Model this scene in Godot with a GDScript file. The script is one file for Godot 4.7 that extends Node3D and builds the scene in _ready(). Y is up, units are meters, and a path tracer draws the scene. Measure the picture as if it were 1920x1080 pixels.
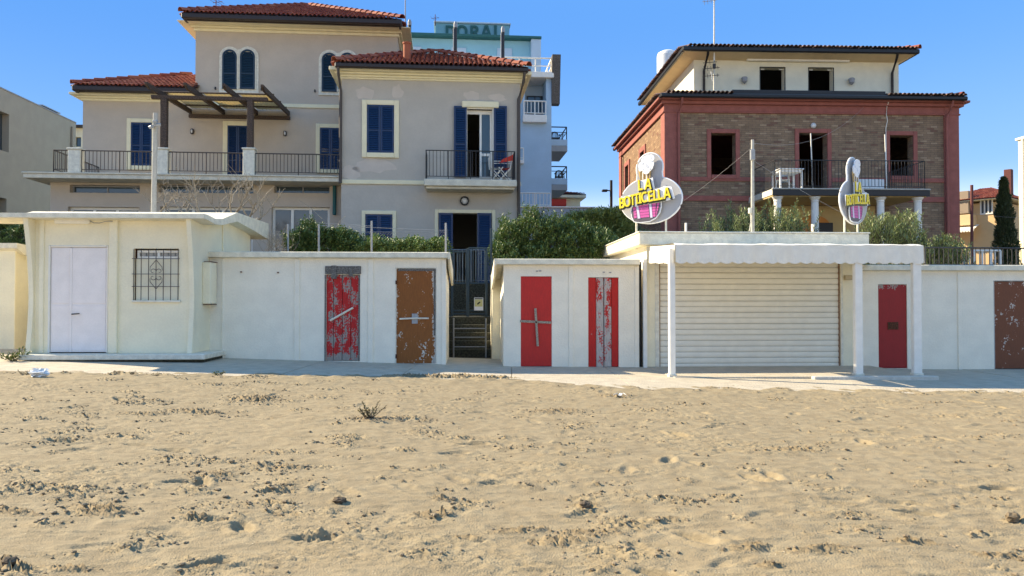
extends Node3D
# A beach front: huts, a shuttered kiosk and a cabin on a concrete path, villas behind, sand in front. Metres, y up.
const LENS := 1423.0
const EYE := Vector3(0, 1.4, 0)
const PITCH := 0.0176
var taken := {}
var M := {}
var T := {}
var HUTS: Transform3D
var VILLA: Transform3D
var BRICK: Transform3D
var HOTEL: Transform3D


func _ready():
	# ---- camera, sky, sun, exposure
	var cam := Camera3D.new()
	cam.name = "camera"
	add_child(cam)
	cam.position = EYE
	cam.rotation.x = PITCH
	cam.fov = rad_to_deg(2.0 * atan(540.0 / LENS))
	cam.near = 0.1
	cam.far = 900.0
	cam.current = true
	var env := Environment.new()
	env.background_mode = Environment.BG_SKY
	env.sky = Sky.new()
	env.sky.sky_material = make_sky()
	env.background_energy_multiplier = 1.0
	env.tonemap_mode = Environment.TONE_MAPPER_LINEAR
	env.tonemap_exposure = 2.15
	env.sdfgi_enabled = true
	env.ssao_enabled = true
	env.ssil_enabled = true
	var we := WorldEnvironment.new()
	we.name = "world"
	we.environment = env
	add_child(we)
	var sun := DirectionalLight3D.new()
	sun.name = "sun"
	add_child(sun)
	sun.light_energy = 1.6
	sun.light_color = Color(1.0, 0.93, 0.80)
	sun.light_angular_distance = 0.5
	sun.shadow_enabled = true
	sun.look_at_from_position(Vector3(-1.5, 1.0, -0.56), Vector3.ZERO)

	# ---- frames of the facades: a point on each at a distance, and its turn
	HUTS = facade(960, 16.36, 3.0)
	VILLA = facade(800, 25.0, 5.0)
	BRICK = facade(1500, 27.0, 2.4)
	HOTEL = facade(890, 45.0, 5.0)
	make_materials()
	# ---- ground, then buildings, then smaller things
	build_ground()
	build_villa()
	build_brick_house()
	build_background()
	build_huts()
	build_cabin()
	build_kiosk()
	build_alley()
	build_signs()
	build_plants()
	build_poles()
	build_furniture()
	build_litter()


func make_sky() -> PanoramaSkyMaterial:
	var w := 512
	var h := 256
	var img := Image.create(w, h, false, Image.FORMAT_RGBF)
	var sun_az := Vector2(-1.5, -0.56).normalized()
	for j in h:
		var el: float = (0.5 - (j + 0.5) / h) * PI
		var s := sin(maxf(el, 0.0))
		for i in w:
			var az: float = ((i + 0.5) / w - 0.5) * TAU
			var dir := Vector2(sin(az), -cos(az))
			var near_sun: float = 0.5 + 0.5 * dir.dot(sun_az)
			var haze_fill := Color(1.45, 1.32, 1.14)  # horizon haze band, brightened and warmed to fill the shaded fronts with light
			var low := Color(0.172, 0.318, 0.535)
			var mid := Color(0.068, 0.196, 0.47)
			var top := Color(0.102, 0.224, 0.43)
			var c := low.lerp(mid, smoothstep(0.05, 0.36, s)).lerp(top, smoothstep(0.35, 1.0, s))
			var k: float = pow(near_sun, 2.0) * 0.36 * (1.0 - 0.5 * s)
			c = Color(c.r * (0.94 + 1.5 * k), c.g * (0.95 + 0.9 * k), c.b * (0.97 + 0.2 * k))
			c = haze_fill.lerp(c, smoothstep(-0.02, 0.16, s))
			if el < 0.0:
				c = haze_fill.lerp(Color(0.3, 0.3, 0.28), smoothstep(0.0, 0.3, -el))
			img.set_pixel(i, j, c)
	var m := PanoramaSkyMaterial.new()
	m.panorama = ImageTexture.create_from_image(img)
	return m


# ---------------------------------------------------------------- measuring
func ray(px: float, py: float) -> Vector3:
	var d := Vector3((px - 960.0) / LENS, (540.0 - py) / LENS, -1.0)
	return d.rotated(Vector3.RIGHT, PITCH)


func spot(px: float, py: float, dist: float) -> Vector3:
	var d := ray(px, py)
	return EYE + d * (dist / -d.z)


func facade(px: float, dist: float, yaw: float) -> Transform3D:
	var p := spot(px, 565, dist)
	return Transform3D(Basis(Vector3.UP, deg_to_rad(yaw)), Vector3(p.x, 0, p.z))


# the metres on a facade's plane (out by w) at a place measured on the photograph
func on(fr: Transform3D, px: float, py: float, w := 0.0) -> Vector2:
	var d := ray(px, py)
	var n := fr.basis.z
	var o := fr.origin + n * w
	var t := (o - EYE).dot(n) / d.dot(n)
	var p := fr.affine_inverse() * (EYE + d * t)
	return Vector2(p.x, p.y)


# a rectangle on the facade: x, y of its lower left corner and its size
func rect(fr: Transform3D, x0: float, y0: float, x1: float, y1: float, w := 0.0) -> Rect2:
	var l := on(fr, x0, (y0 + y1) / 2, w).x
	var r := on(fr, x1, (y0 + y1) / 2, w).x
	var t := on(fr, (x0 + x1) / 2, y0, w).y
	var b := on(fr, (x0 + x1) / 2, y1, w).y
	return Rect2(l, b, r - l, t - b)


func path_y(x: float) -> float:
	var xs := [-40.0, -12.0, -6.0, -1.0, 0.0, 5.0, 10.0, 40.0]
	var ys := [0.3, 0.29, 0.2, 0.03, 0.0, -0.05, -0.11, -0.15]
	for i in 7:
		if x < xs[i + 1]:
			var t: float = clampf((x - xs[i]) / (xs[i + 1] - xs[i]), 0.0, 1.0)
			return lerpf(ys[i], ys[i + 1], t)
	return -0.15


# ---------------------------------------------------------------- naming
func numbered(called: String) -> String:
	if not taken.has(called):
		taken[called] = 0
		return called
	taken[called] += 1
	return "%s_%03d" % [called, taken[called]]


func tag(o: Node3D, label: String, category: String, group := "", kind := ""):
	if label:
		o.set_meta("label", label)
	if category:
		o.set_meta("category", category)
	if group:
		o.set_meta("group", group)
	if kind:
		o.set_meta("kind", kind)


# a thing whose base is at `base` in the facade's metres; its parts are given in the same metres
func thing(called: String, label: String, category: String, fr: Transform3D, base := Vector3.ZERO, group := "") -> Node3D:
	var o := Node3D.new()
	o.name = numbered(called)
	add_child(o)
	o.transform = fr * Transform3D(Basis.IDENTITY, base)
	o.set_meta("off", base)
	tag(o, label, category, group)
	return o


func put(parent: Node3D, called: String, m: Mesh, mat: Material) -> MeshInstance3D:
	var o := MeshInstance3D.new()
	o.mesh = m
	o.material_override = mat
	if parent == self:
		o.name = numbered(called)
	else:
		if not parent.has_meta("kids"):
			parent.set_meta("kids", {})
		var kids: Dictionary = parent.get_meta("kids")
		kids[called] = kids.get(called, -1) + 1
		o.name = called if kids[called] == 0 else "%s_%03d" % [called, kids[called]]
	parent.add_child(o, true)
	if parent.has_meta("off"):
		o.position = -parent.get_meta("off")
	return o


func many(parent: Node3D, called: String, m: Mesh, mat: Material, xs: Array, cols: Array, kind := "stuff") -> MultiMeshInstance3D:
	var mm := MultiMesh.new()
	mm.transform_format = MultiMesh.TRANSFORM_3D
	mm.use_colors = cols.size() > 0
	mm.mesh = m
	mm.instance_count = xs.size()
	for i in xs.size():
		mm.set_instance_transform(i, xs[i])
		if cols.size():
			mm.set_instance_color(i, cols[i])
	var o := MultiMeshInstance3D.new()
	o.multimesh = mm
	o.material_override = mat
	o.name = numbered(called) if parent == self else called
	parent.add_child(o, true)
	if parent.has_meta("off"):
		o.position = -parent.get_meta("off")
	if kind:
		o.set_meta("kind", kind)
	return o


# ---------------------------------------------------------------- shapes
class Shape:
	var v := PackedVector3Array()
	var n := PackedVector3Array()
	var uv := PackedVector2Array()
	var uv_rect := Rect2()
	var has_uv := false

	func tri(a: Vector3, b: Vector3, c: Vector3, hint: Vector3):
		var nn := (b - a).cross(c - a)
		if nn.length_squared() < 1e-14:
			return
		nn = nn.normalized()
		if nn.dot(hint) < 0.0:
			nn = -nn
			v.append_array([a, b, c])
		else:
			v.append_array([a, c, b])
		n.append_array([nn, nn, nn])

	func quad(a: Vector3, b: Vector3, c: Vector3, d: Vector3, hint: Vector3):
		tri(a, b, c, hint)
		tri(a, c, d, hint)

	func stri(a: Vector3, b: Vector3, c: Vector3, na: Vector3, nb: Vector3, nc: Vector3):
		var nn := (b - a).cross(c - a)
		if nn.dot(na + nb + nc) < 0.0:
			v.append_array([a, b, c])
			n.append_array([na, nb, nc])
		else:
			v.append_array([a, c, b])
			n.append_array([na, nc, nb])

	func box(a: Vector3, b: Vector3, r := 0.0, xf := Transform3D.IDENTITY) -> Shape:
		var lo := Vector3(minf(a.x, b.x), minf(a.y, b.y), minf(a.z, b.z))
		var hi := Vector3(maxf(a.x, b.x), maxf(a.y, b.y), maxf(a.z, b.z))
		var c := (lo + hi) / 2.0
		var h := (hi - lo) / 2.0
		r = minf(r, minf(h.x, minf(h.y, h.z)) * 0.9)
		for ax in 3:
			var u := (ax + 1) % 3
			var w := (ax + 2) % 3
			for s in [-1.0, 1.0]:
				var q := []
				for k in [[-1.0, -1.0], [1.0, -1.0], [1.0, 1.0], [-1.0, 1.0]]:
					var p := Vector3.ZERO
					p[ax] = s * h[ax]
					p[u] = k[0] * (h[u] - r)
					p[w] = k[1] * (h[w] - r)
					q.append(p)
				var hint := Vector3.ZERO
				hint[ax] = s
				quad(xf * (c + q[0]), xf * (c + q[1]), xf * (c + q[2]), xf * (c + q[3]), xf.basis * hint)
		if r > 0.0:
			for ax in 3:
				var u := (ax + 1) % 3
				var w := (ax + 2) % 3
				for su in [-1.0, 1.0]:
					for sw in [-1.0, 1.0]:
						var q := []
						for k in [[-1.0, 0], [1.0, 0], [1.0, 1], [-1.0, 1]]:
							var p := Vector3.ZERO
							p[ax] = k[0] * (h[ax] - r)
							p[u] = su * (h[u] - (r if k[1] == 1 else 0.0))
							p[w] = sw * (h[w] - (0.0 if k[1] == 1 else r))
							q.append(p)
						var hint := Vector3.ZERO
						hint[u] = su
						hint[w] = sw
						quad(xf * (c + q[0]), xf * (c + q[1]), xf * (c + q[2]), xf * (c + q[3]), xf.basis * hint)
			for sx in [-1.0, 1.0]:
				for sy in [-1.0, 1.0]:
					for sz in [-1.0, 1.0]:
						var s := Vector3(sx, sy, sz)
						var p0 := Vector3(sx * h.x, sy * (h.y - r), sz * (h.z - r))
						var p1 := Vector3(sx * (h.x - r), sy * h.y, sz * (h.z - r))
						var p2 := Vector3(sx * (h.x - r), sy * (h.y - r), sz * h.z)
						tri(xf * (c + p0), xf * (c + p1), xf * (c + p2), xf.basis * s)
		return self

	# polygon in x, y pushed out from z0 to z1
	func prism(poly: PackedVector2Array, z0: float, z1: float, xf := Transform3D.IDENTITY) -> Shape:
		var idx := Geometry2D.triangulate_polygon(poly)
		for z in [z0, z1]:
			var hint := xf.basis * Vector3(0, 0, -1 if z == minf(z0, z1) else 1)
			for k in range(0, idx.size(), 3):
				var a := poly[idx[k]]
				var b := poly[idx[k + 1]]
				var c := poly[idx[k + 2]]
				tri(xf * Vector3(a.x, a.y, z), xf * Vector3(b.x, b.y, z), xf * Vector3(c.x, c.y, z), hint)
		var cw := Geometry2D.is_polygon_clockwise(poly)
		for k in poly.size():
			var a := poly[k]
			var b := poly[(k + 1) % poly.size()]
			var d := b - a
			var o := Vector3(d.y, -d.x, 0) if not cw else Vector3(-d.y, d.x, 0)
			# is_polygon_clockwise works with y down, so turn the side that points outwards by a probe
			var m := (a + b) / 2.0 + Vector2(o.x, o.y).normalized() * 0.0005
			if Geometry2D.is_point_in_polygon(m, poly):
				o = -o
			quad(xf * Vector3(a.x, a.y, z0), xf * Vector3(b.x, b.y, z0), xf * Vector3(b.x, b.y, z1), xf * Vector3(a.x, a.y, z1), xf.basis * o)
		return self

	func tube(pts: Array, r0: float, r1: float, sides := 6, caps := true) -> Shape:
		var rings := []
		var norms := []
		for i in pts.size():
			var p: Vector3 = pts[i]
			var d: Vector3 = (pts[mini(i + 1, pts.size() - 1)] - pts[maxi(i - 1, 0)]).normalized()
			var up := Vector3.UP if absf(d.y) < 0.9 else Vector3.RIGHT
			var a := d.cross(up).normalized()
			var b := d.cross(a).normalized()
			var r := lerpf(r0, r1, float(i) / maxf(pts.size() - 1, 1))
			var ring := []
			var nr := []
			for k in sides:
				var t := TAU * k / sides
				var o := a * cos(t) + b * sin(t)
				ring.append(p + o * r)
				nr.append(o)
			rings.append(ring)
			norms.append(nr)
		for i in pts.size() - 1:
			for k in sides:
				var l := (k + 1) % sides
				stri(rings[i][k], rings[i][l], rings[i + 1][l], norms[i][k], norms[i][l], norms[i + 1][l])
				stri(rings[i][k], rings[i + 1][l], rings[i + 1][k], norms[i][k], norms[i + 1][l], norms[i + 1][k])
		if caps and pts.size() > 1:
			for e in [0, pts.size() - 1]:
				var out: Vector3 = (pts[0] - pts[1]) if e == 0 else (pts[e] - pts[e - 1])
				for k in range(1, sides - 1):
					tri(rings[e][0], rings[e][k], rings[e][k + 1], out)
		return self

	# profile of (radius, height) turned about the vertical through c
	func lathe(prof: Array, c: Vector3, sides := 16) -> Shape:
		for i in prof.size() - 1:
			var p: Vector2 = prof[i]
			var q: Vector2 = prof[i + 1]
			var d := (q - p).normalized()
			for k in sides:
				var t0 := TAU * k / sides
				var t1 := TAU * (k + 1) / sides
				var o0 := Vector3(cos(t0), 0, sin(t0))
				var o1 := Vector3(cos(t1), 0, sin(t1))
				var n0 := o0 * d.y - Vector3.UP * d.x
				var n1 := o1 * d.y - Vector3.UP * d.x
				if d.y < 0.0 or (d.y == 0.0 and d.x > 0.0 and i > 0):
					pass
				var a := c + o0 * p.x + Vector3.UP * p.y
				var b := c + o1 * p.x + Vector3.UP * p.y
				var e := c + o1 * q.x + Vector3.UP * q.y
				var f := c + o0 * q.x + Vector3.UP * q.y
				if p.x > 0.0001:
					stri(a, b, e, n0, n1, n1)
				if q.x > 0.0001:
					stri(a, e, f, n0, n1, n0)
		return self

	func ball(c: Vector3, r: Vector3, rings := 8, sides := 12) -> Shape:
		for i in rings:
			for k in sides:
				var q := []
				for e in [[i, k], [i, k + 1], [i + 1, k + 1], [i + 1, k]]:
					var la: float = PI * e[0] / rings
					var lo: float = TAU * e[1] / sides
					q.append(Vector3(sin(la) * cos(lo), cos(la), sin(la) * sin(lo)))
				stri(c + q[0] * r, c + q[1] * r, c + q[2] * r, q[0], q[1], q[2])
				stri(c + q[0] * r, c + q[2] * r, c + q[3] * r, q[0], q[2], q[3])
		return self

	# a wall seen from +z with rectangular openings, from z0 back to z1
	func wall(r: Rect2, holes: Array, z0: float, z1: float) -> Shape:
		var xs := [r.position.x, r.end.x]
		var ys := [r.position.y, r.end.y]
		for hh in holes:
			xs.append_array([hh.position.x, hh.end.x])
			ys.append_array([hh.position.y, hh.end.y])
		xs.sort()
		ys.sort()
		var solid := func(i: int, j: int) -> bool:
			if i < 0 or j < 0 or i >= xs.size() - 1 or j >= ys.size() - 1:
				return false
			var m := Vector2((xs[i] + xs[i + 1]) / 2, (ys[j] + ys[j + 1]) / 2)
			if not r.has_point(m):
				return false
			for hh in holes:
				if hh.has_point(m):
					return false
			return true
		for i in xs.size() - 1:
			for j in ys.size() - 1:
				if not solid.call(i, j) or xs[i + 1] - xs[i] < 1e-5 or ys[j + 1] - ys[j] < 1e-5:
					continue
				var a := Vector2(xs[i], ys[j])
				var b := Vector2(xs[i + 1], ys[j + 1])
				quad(Vector3(a.x, a.y, z0), Vector3(b.x, a.y, z0), Vector3(b.x, b.y, z0), Vector3(a.x, b.y, z0), Vector3.BACK)
				quad(Vector3(a.x, a.y, z1), Vector3(b.x, a.y, z1), Vector3(b.x, b.y, z1), Vector3(a.x, b.y, z1), Vector3.FORWARD)
				if not solid.call(i - 1, j):
					quad(Vector3(a.x, a.y, z0), Vector3(a.x, b.y, z0), Vector3(a.x, b.y, z1), Vector3(a.x, a.y, z1), Vector3.LEFT)
				if not solid.call(i + 1, j):
					quad(Vector3(b.x, a.y, z0), Vector3(b.x, b.y, z0), Vector3(b.x, b.y, z1), Vector3(b.x, a.y, z1), Vector3.RIGHT)
				if not solid.call(i, j - 1):
					quad(Vector3(a.x, a.y, z0), Vector3(b.x, a.y, z0), Vector3(b.x, a.y, z1), Vector3(a.x, a.y, z1), Vector3.DOWN)
				if not solid.call(i, j + 1):
					quad(Vector3(a.x, b.y, z0), Vector3(b.x, b.y, z0), Vector3(b.x, b.y, z1), Vector3(a.x, b.y, z1), Vector3.UP)
		return self

	# a thin level plate between four corners
	func quad_plate(a: Vector3, b: Vector3, c: Vector3, d: Vector3) -> Shape:
		var t := Vector3(0, -0.01, 0)
		quad(a + t, b + t, c + t, d + t, Vector3.UP)
		quad(a + t * 5, b + t * 5, c + t * 5, d + t * 5, Vector3.DOWN)
		for e in [[a, b], [b, c], [c, d], [d, a]]:
			quad(e[0] + t, e[1] + t, e[1] + t * 5, e[0] + t * 5, (e[0] + e[1]) / 2.0 - (a + b + c + d) / 4.0)
		return self

	func mapped(r: Rect2) -> Shape:
		uv_rect = r
		has_uv = true
		return self

	func mesh() -> ArrayMesh:
		var arr := []
		arr.resize(Mesh.ARRAY_MAX)
		arr[Mesh.ARRAY_VERTEX] = v
		arr[Mesh.ARRAY_NORMAL] = n
		if has_uv:
			uv.resize(v.size())
			for i in v.size():
				uv[i] = Vector2((v[i].x - uv_rect.position.x) / uv_rect.size.x, 1.0 - (v[i].y - uv_rect.position.y) / uv_rect.size.y)
			arr[Mesh.ARRAY_TEX_UV] = uv
		var m := ArrayMesh.new()
		if v.size():
			m.add_surface_from_arrays(Mesh.PRIMITIVE_TRIANGLES, arr)
		return m


func bx(parent: Node3D, called: String, mat: Material, a: Vector3, b: Vector3, r := 0.0) -> MeshInstance3D:
	return put(parent, called, Shape.new().box(a, b, r).mesh(), mat)


# a box over a rectangle of a facade, from z0 to z1
func slab(parent: Node3D, called: String, mat: Material, r: Rect2, z0: float, z1: float, bev := 0.0) -> MeshInstance3D:
	return put(parent, called, Shape.new().box(Vector3(r.position.x, r.position.y, z0), Vector3(r.end.x, r.end.y, z1), bev).mesh(), mat)


func rod(parent: Node3D, called: String, mat: Material, a: Vector3, b: Vector3, r: float, sides := 6) -> MeshInstance3D:
	return put(parent, called, Shape.new().tube([a, b], r, r, sides).mesh(), mat)


func v3(p: Vector2, w: float) -> Vector3:
	return Vector3(p.x, p.y, w)


func grow(r: Rect2, l: float, b: float, rr: float, t: float) -> Rect2:
	return Rect2(r.position.x - l, r.position.y - b, r.size.x + l + rr, r.size.y + b + t)


# ---------------------------------------------------------------- materials
func lin(r: float, g: float, b: float, a := 1.0) -> Color:
	return Color(r, g, b, a).linear_to_srgb()


func noise(seed_: int, freq: float, oct := 4, type := FastNoiseLite.TYPE_SIMPLEX_SMOOTH) -> FastNoiseLite:
	var n := FastNoiseLite.new()
	n.seed = seed_
	n.frequency = freq
	n.noise_type = type
	n.fractal_octaves = oct
	n.fractal_type = FastNoiseLite.FRACTAL_FBM if oct > 1 else FastNoiseLite.FRACTAL_NONE
	return n


# a grey seamless map from lo to hi, coarse patches under fine grain
func patches(seed_: int, size: int, coarse: float, fine: float, lo: float, hi: float, share := 0.5) -> ImageTexture:
	var a := noise(seed_, coarse, 5).get_seamless_image(size, size, false, false, 0.12)
	var b := noise(seed_ + 7, fine, 2).get_seamless_image(size, size, false, false, 0.05)
	var img := Image.create(size, size, false, Image.FORMAT_RGB8)
	for j in size:
		for i in size:
			var t: float = a.get_pixel(i, j).r * (1.0 - share) + b.get_pixel(i, j).r * share
			var k := lerpf(lo, hi, smoothstep(0.15, 0.85, t))
			img.set_pixel(i, j, Color(k, k, k))
	img.generate_mipmaps()
	return ImageTexture.create_from_image(img)


func bumps(seed_: int, size: int, freq: float, oct: int, strength: float) -> ImageTexture:
	var a := noise(seed_, freq, oct).get_seamless_image(size, size, false, false, 0.08)
	a.convert(Image.FORMAT_RGBA8)
	a.bump_map_to_normal_map(strength)
	a.generate_mipmaps()
	return ImageTexture.create_from_image(a)


func stuff(c: Color, rough := 0.9, tex: Texture2D = null, scale := 0.5, nrm: Texture2D = null, nscale := 0.5) -> StandardMaterial3D:
	var m := StandardMaterial3D.new()
	m.albedo_color = c
	m.roughness = rough
	if tex or nrm:
		m.uv1_triplanar = true
		m.uv1_world_triplanar = true
		m.uv1_scale = Vector3.ONE * scale
	if tex:
		m.albedo_texture = tex
	if nrm:
		m.normal_enabled = true
		m.normal_texture = nrm
		m.normal_scale = nscale
	return m


func brick_maps() -> Array:
	var w := 780
	var h := 720
	var img := Image.create(w, h, false, Image.FORMAT_RGB8)
	var hgt := Image.create(w, h, false, Image.FORMAT_RGBA8)
	var rng := RandomNumberGenerator.new()
	rng.seed = 5
	var tone := []
	for k in 20 * 64:
		tone.append(rng.randf())
	var big := noise(31, 0.008, 4).get_seamless_image(w, h)
	var fine := noise(32, 0.15, 3).get_seamless_image(w, h)
	var rag := noise(33, 0.05, 2).get_seamless_image(w, h)
	var rh := 22.5
	for j in h:
		for i in w:
			var e: float = (rag.get_pixel(i, j).r - 0.5) * 5.0
			var row := int(j / rh)
			var y := fmod(j, rh) + e * 0.5
			var sh := 0.0 if row % 2 == 0 else 39.0
			var xx := fmod(i + sh, 780.0)
			var col := int(xx / 78.0)
			var x := fmod(xx, 78.0) + e * 0.5
			var joint: bool = y < 3.2 or x < 3.4
			var t: float = tone[(row * 20 + col) % tone.size()]
			var f: float = fine.get_pixel(i, j).r - 0.5
			var b: float = big.get_pixel(i, j).r - 0.5
			var c := Color(0.23, 0.152, 0.093).lerp(Color(0.30, 0.203, 0.122), t)
			if t > 0.88:
				c = Color(0.21, 0.115, 0.075)
			elif t < 0.12:
				c = Color(0.36, 0.255, 0.16)
			var k := 1.0 + f * 0.5 + b * 0.35
			if joint:
				c = Color(0.15, 0.11, 0.08)
				k = 1.0 + f * 0.9 + b * 0.5
			img.set_pixel(i, j, Color(c.r * k, c.g * k, c.b * k).linear_to_srgb())
			var hh: float = (0.35 if joint else 0.75 + t * 0.12) + f * 0.2
			hgt.set_pixel(i, j, Color(hh, hh, hh))
	img.generate_mipmaps()
	hgt.bump_map_to_normal_map(5.0)
	hgt.generate_mipmaps()
	return [ImageTexture.create_from_image(img), ImageTexture.create_from_image(hgt)]


# old paint over wood or board; how(u, v) raises or lowers the share of bare wood, v from the top down
func peeled(seed_: int, paint: Color, bare: Color, pale: Color, level: float, how: Callable, w := 160, h := 448, streak := 6.0) -> Array:
	var big := noise(seed_, 0.02, 4)
	var fine := noise(seed_ + 1, 0.09, 3)
	var grain := noise(seed_ + 2, 0.12, 3)
	var img := Image.create(w, h, false, Image.FORMAT_RGB8)
	var hgt := Image.create(w, h, false, Image.FORMAT_RGBA8)
	for j in h:
		for i in w:
			var u := float(i) / w
			var v := float(j) / h
			var a := big.get_noise_2d(i, j / (streak * 0.35)) * 0.7 + fine.get_noise_2d(i * 1.2, j / (streak * 0.2)) * 0.5
			var s: float = a + level + how.call(u, v)
			var g := grain.get_noise_2d(i * 1.6, j / streak)
			var c: Color
			var hh: float
			if s > 0.0:
				var t := smoothstep(0.0, 0.05, s)
				c = pale.lerp(bare, clampf(t + g * 0.7 - 0.1, 0.0, 1.0))
				var k := 1.0 + g * 0.55
				c = Color(c.r * k, c.g * k, c.b * k)
				hh = 0.35 + g * 0.15
			else:
				var k := 1.0 + g * 0.16 + a * 0.12
				c = Color(paint.r * k, paint.g * k, paint.b * k)
				hh = 0.7 + g * 0.06
			img.set_pixel(i, j, Color(clampf(c.r, 0, 1), clampf(c.g, 0, 1), clampf(c.b, 0, 1)).linear_to_srgb())
			hgt.set_pixel(i, j, Color(hh, hh, hh))
	img.generate_mipmaps()
	hgt.bump_map_to_normal_map(2.5)
	hgt.generate_mipmaps()
	return [ImageTexture.create_from_image(img), ImageTexture.create_from_image(hgt)]


func uv_mat(maps: Array, rough := 0.75) -> StandardMaterial3D:
	var m := StandardMaterial3D.new()
	m.albedo_texture = maps[0]
	m.roughness = rough
	if maps.size() > 1:
		m.normal_enabled = true
		m.normal_texture = maps[1]
		m.normal_scale = 0.6
	return m


func sand_maps() -> Array:
	var s := 1024
	var a := noise(41, 0.006, 5).get_seamless_image(s, s)
	var b := noise(42, 0.045, 3).get_seamless_image(s, s)
	var g := noise(43, 0.35, 2).get_seamless_image(s, s)
	var img := Image.create(s, s, false, Image.FORMAT_RGB8)
	var rng := RandomNumberGenerator.new()
	rng.seed = 9
	for j in s:
		for i in s:
			var t: float = 0.5 + (a.get_pixel(i, j).r - 0.5) * 0.9 + (b.get_pixel(i, j).r - 0.5) * 0.5
			var k: float = 1.0 + (g.get_pixel(i, j).r - 0.5) * 0.55 + rng.randf_range(-0.1, 0.1)
			var c := Color(0.232, 0.178, 0.100).lerp(Color(0.336, 0.268, 0.160), clampf(t, 0.0, 1.0))
			img.set_pixel(i, j, Color(c.r * k, c.g * k, c.b * k).linear_to_srgb())
	for k in 900:
		var c := Color(0.16, 0.11, 0.07) if rng.randf() < 0.6 else Color(0.62, 0.56, 0.45)
		var r := rng.randi_range(1, 3)
		img.fill_rect(Rect2i(rng.randi_range(0, s - 4), rng.randi_range(0, s - 4), r, maxi(1, r - 1)), c.linear_to_srgb())
	img.generate_mipmaps()
	var h := noise(44, 0.11, 4).get_seamless_image(s, s)
	h.convert(Image.FORMAT_RGBA8)
	h.bump_map_to_normal_map(4.0)
	h.generate_mipmaps()
	return [ImageTexture.create_from_image(img), ImageTexture.create_from_image(h)]


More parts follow.
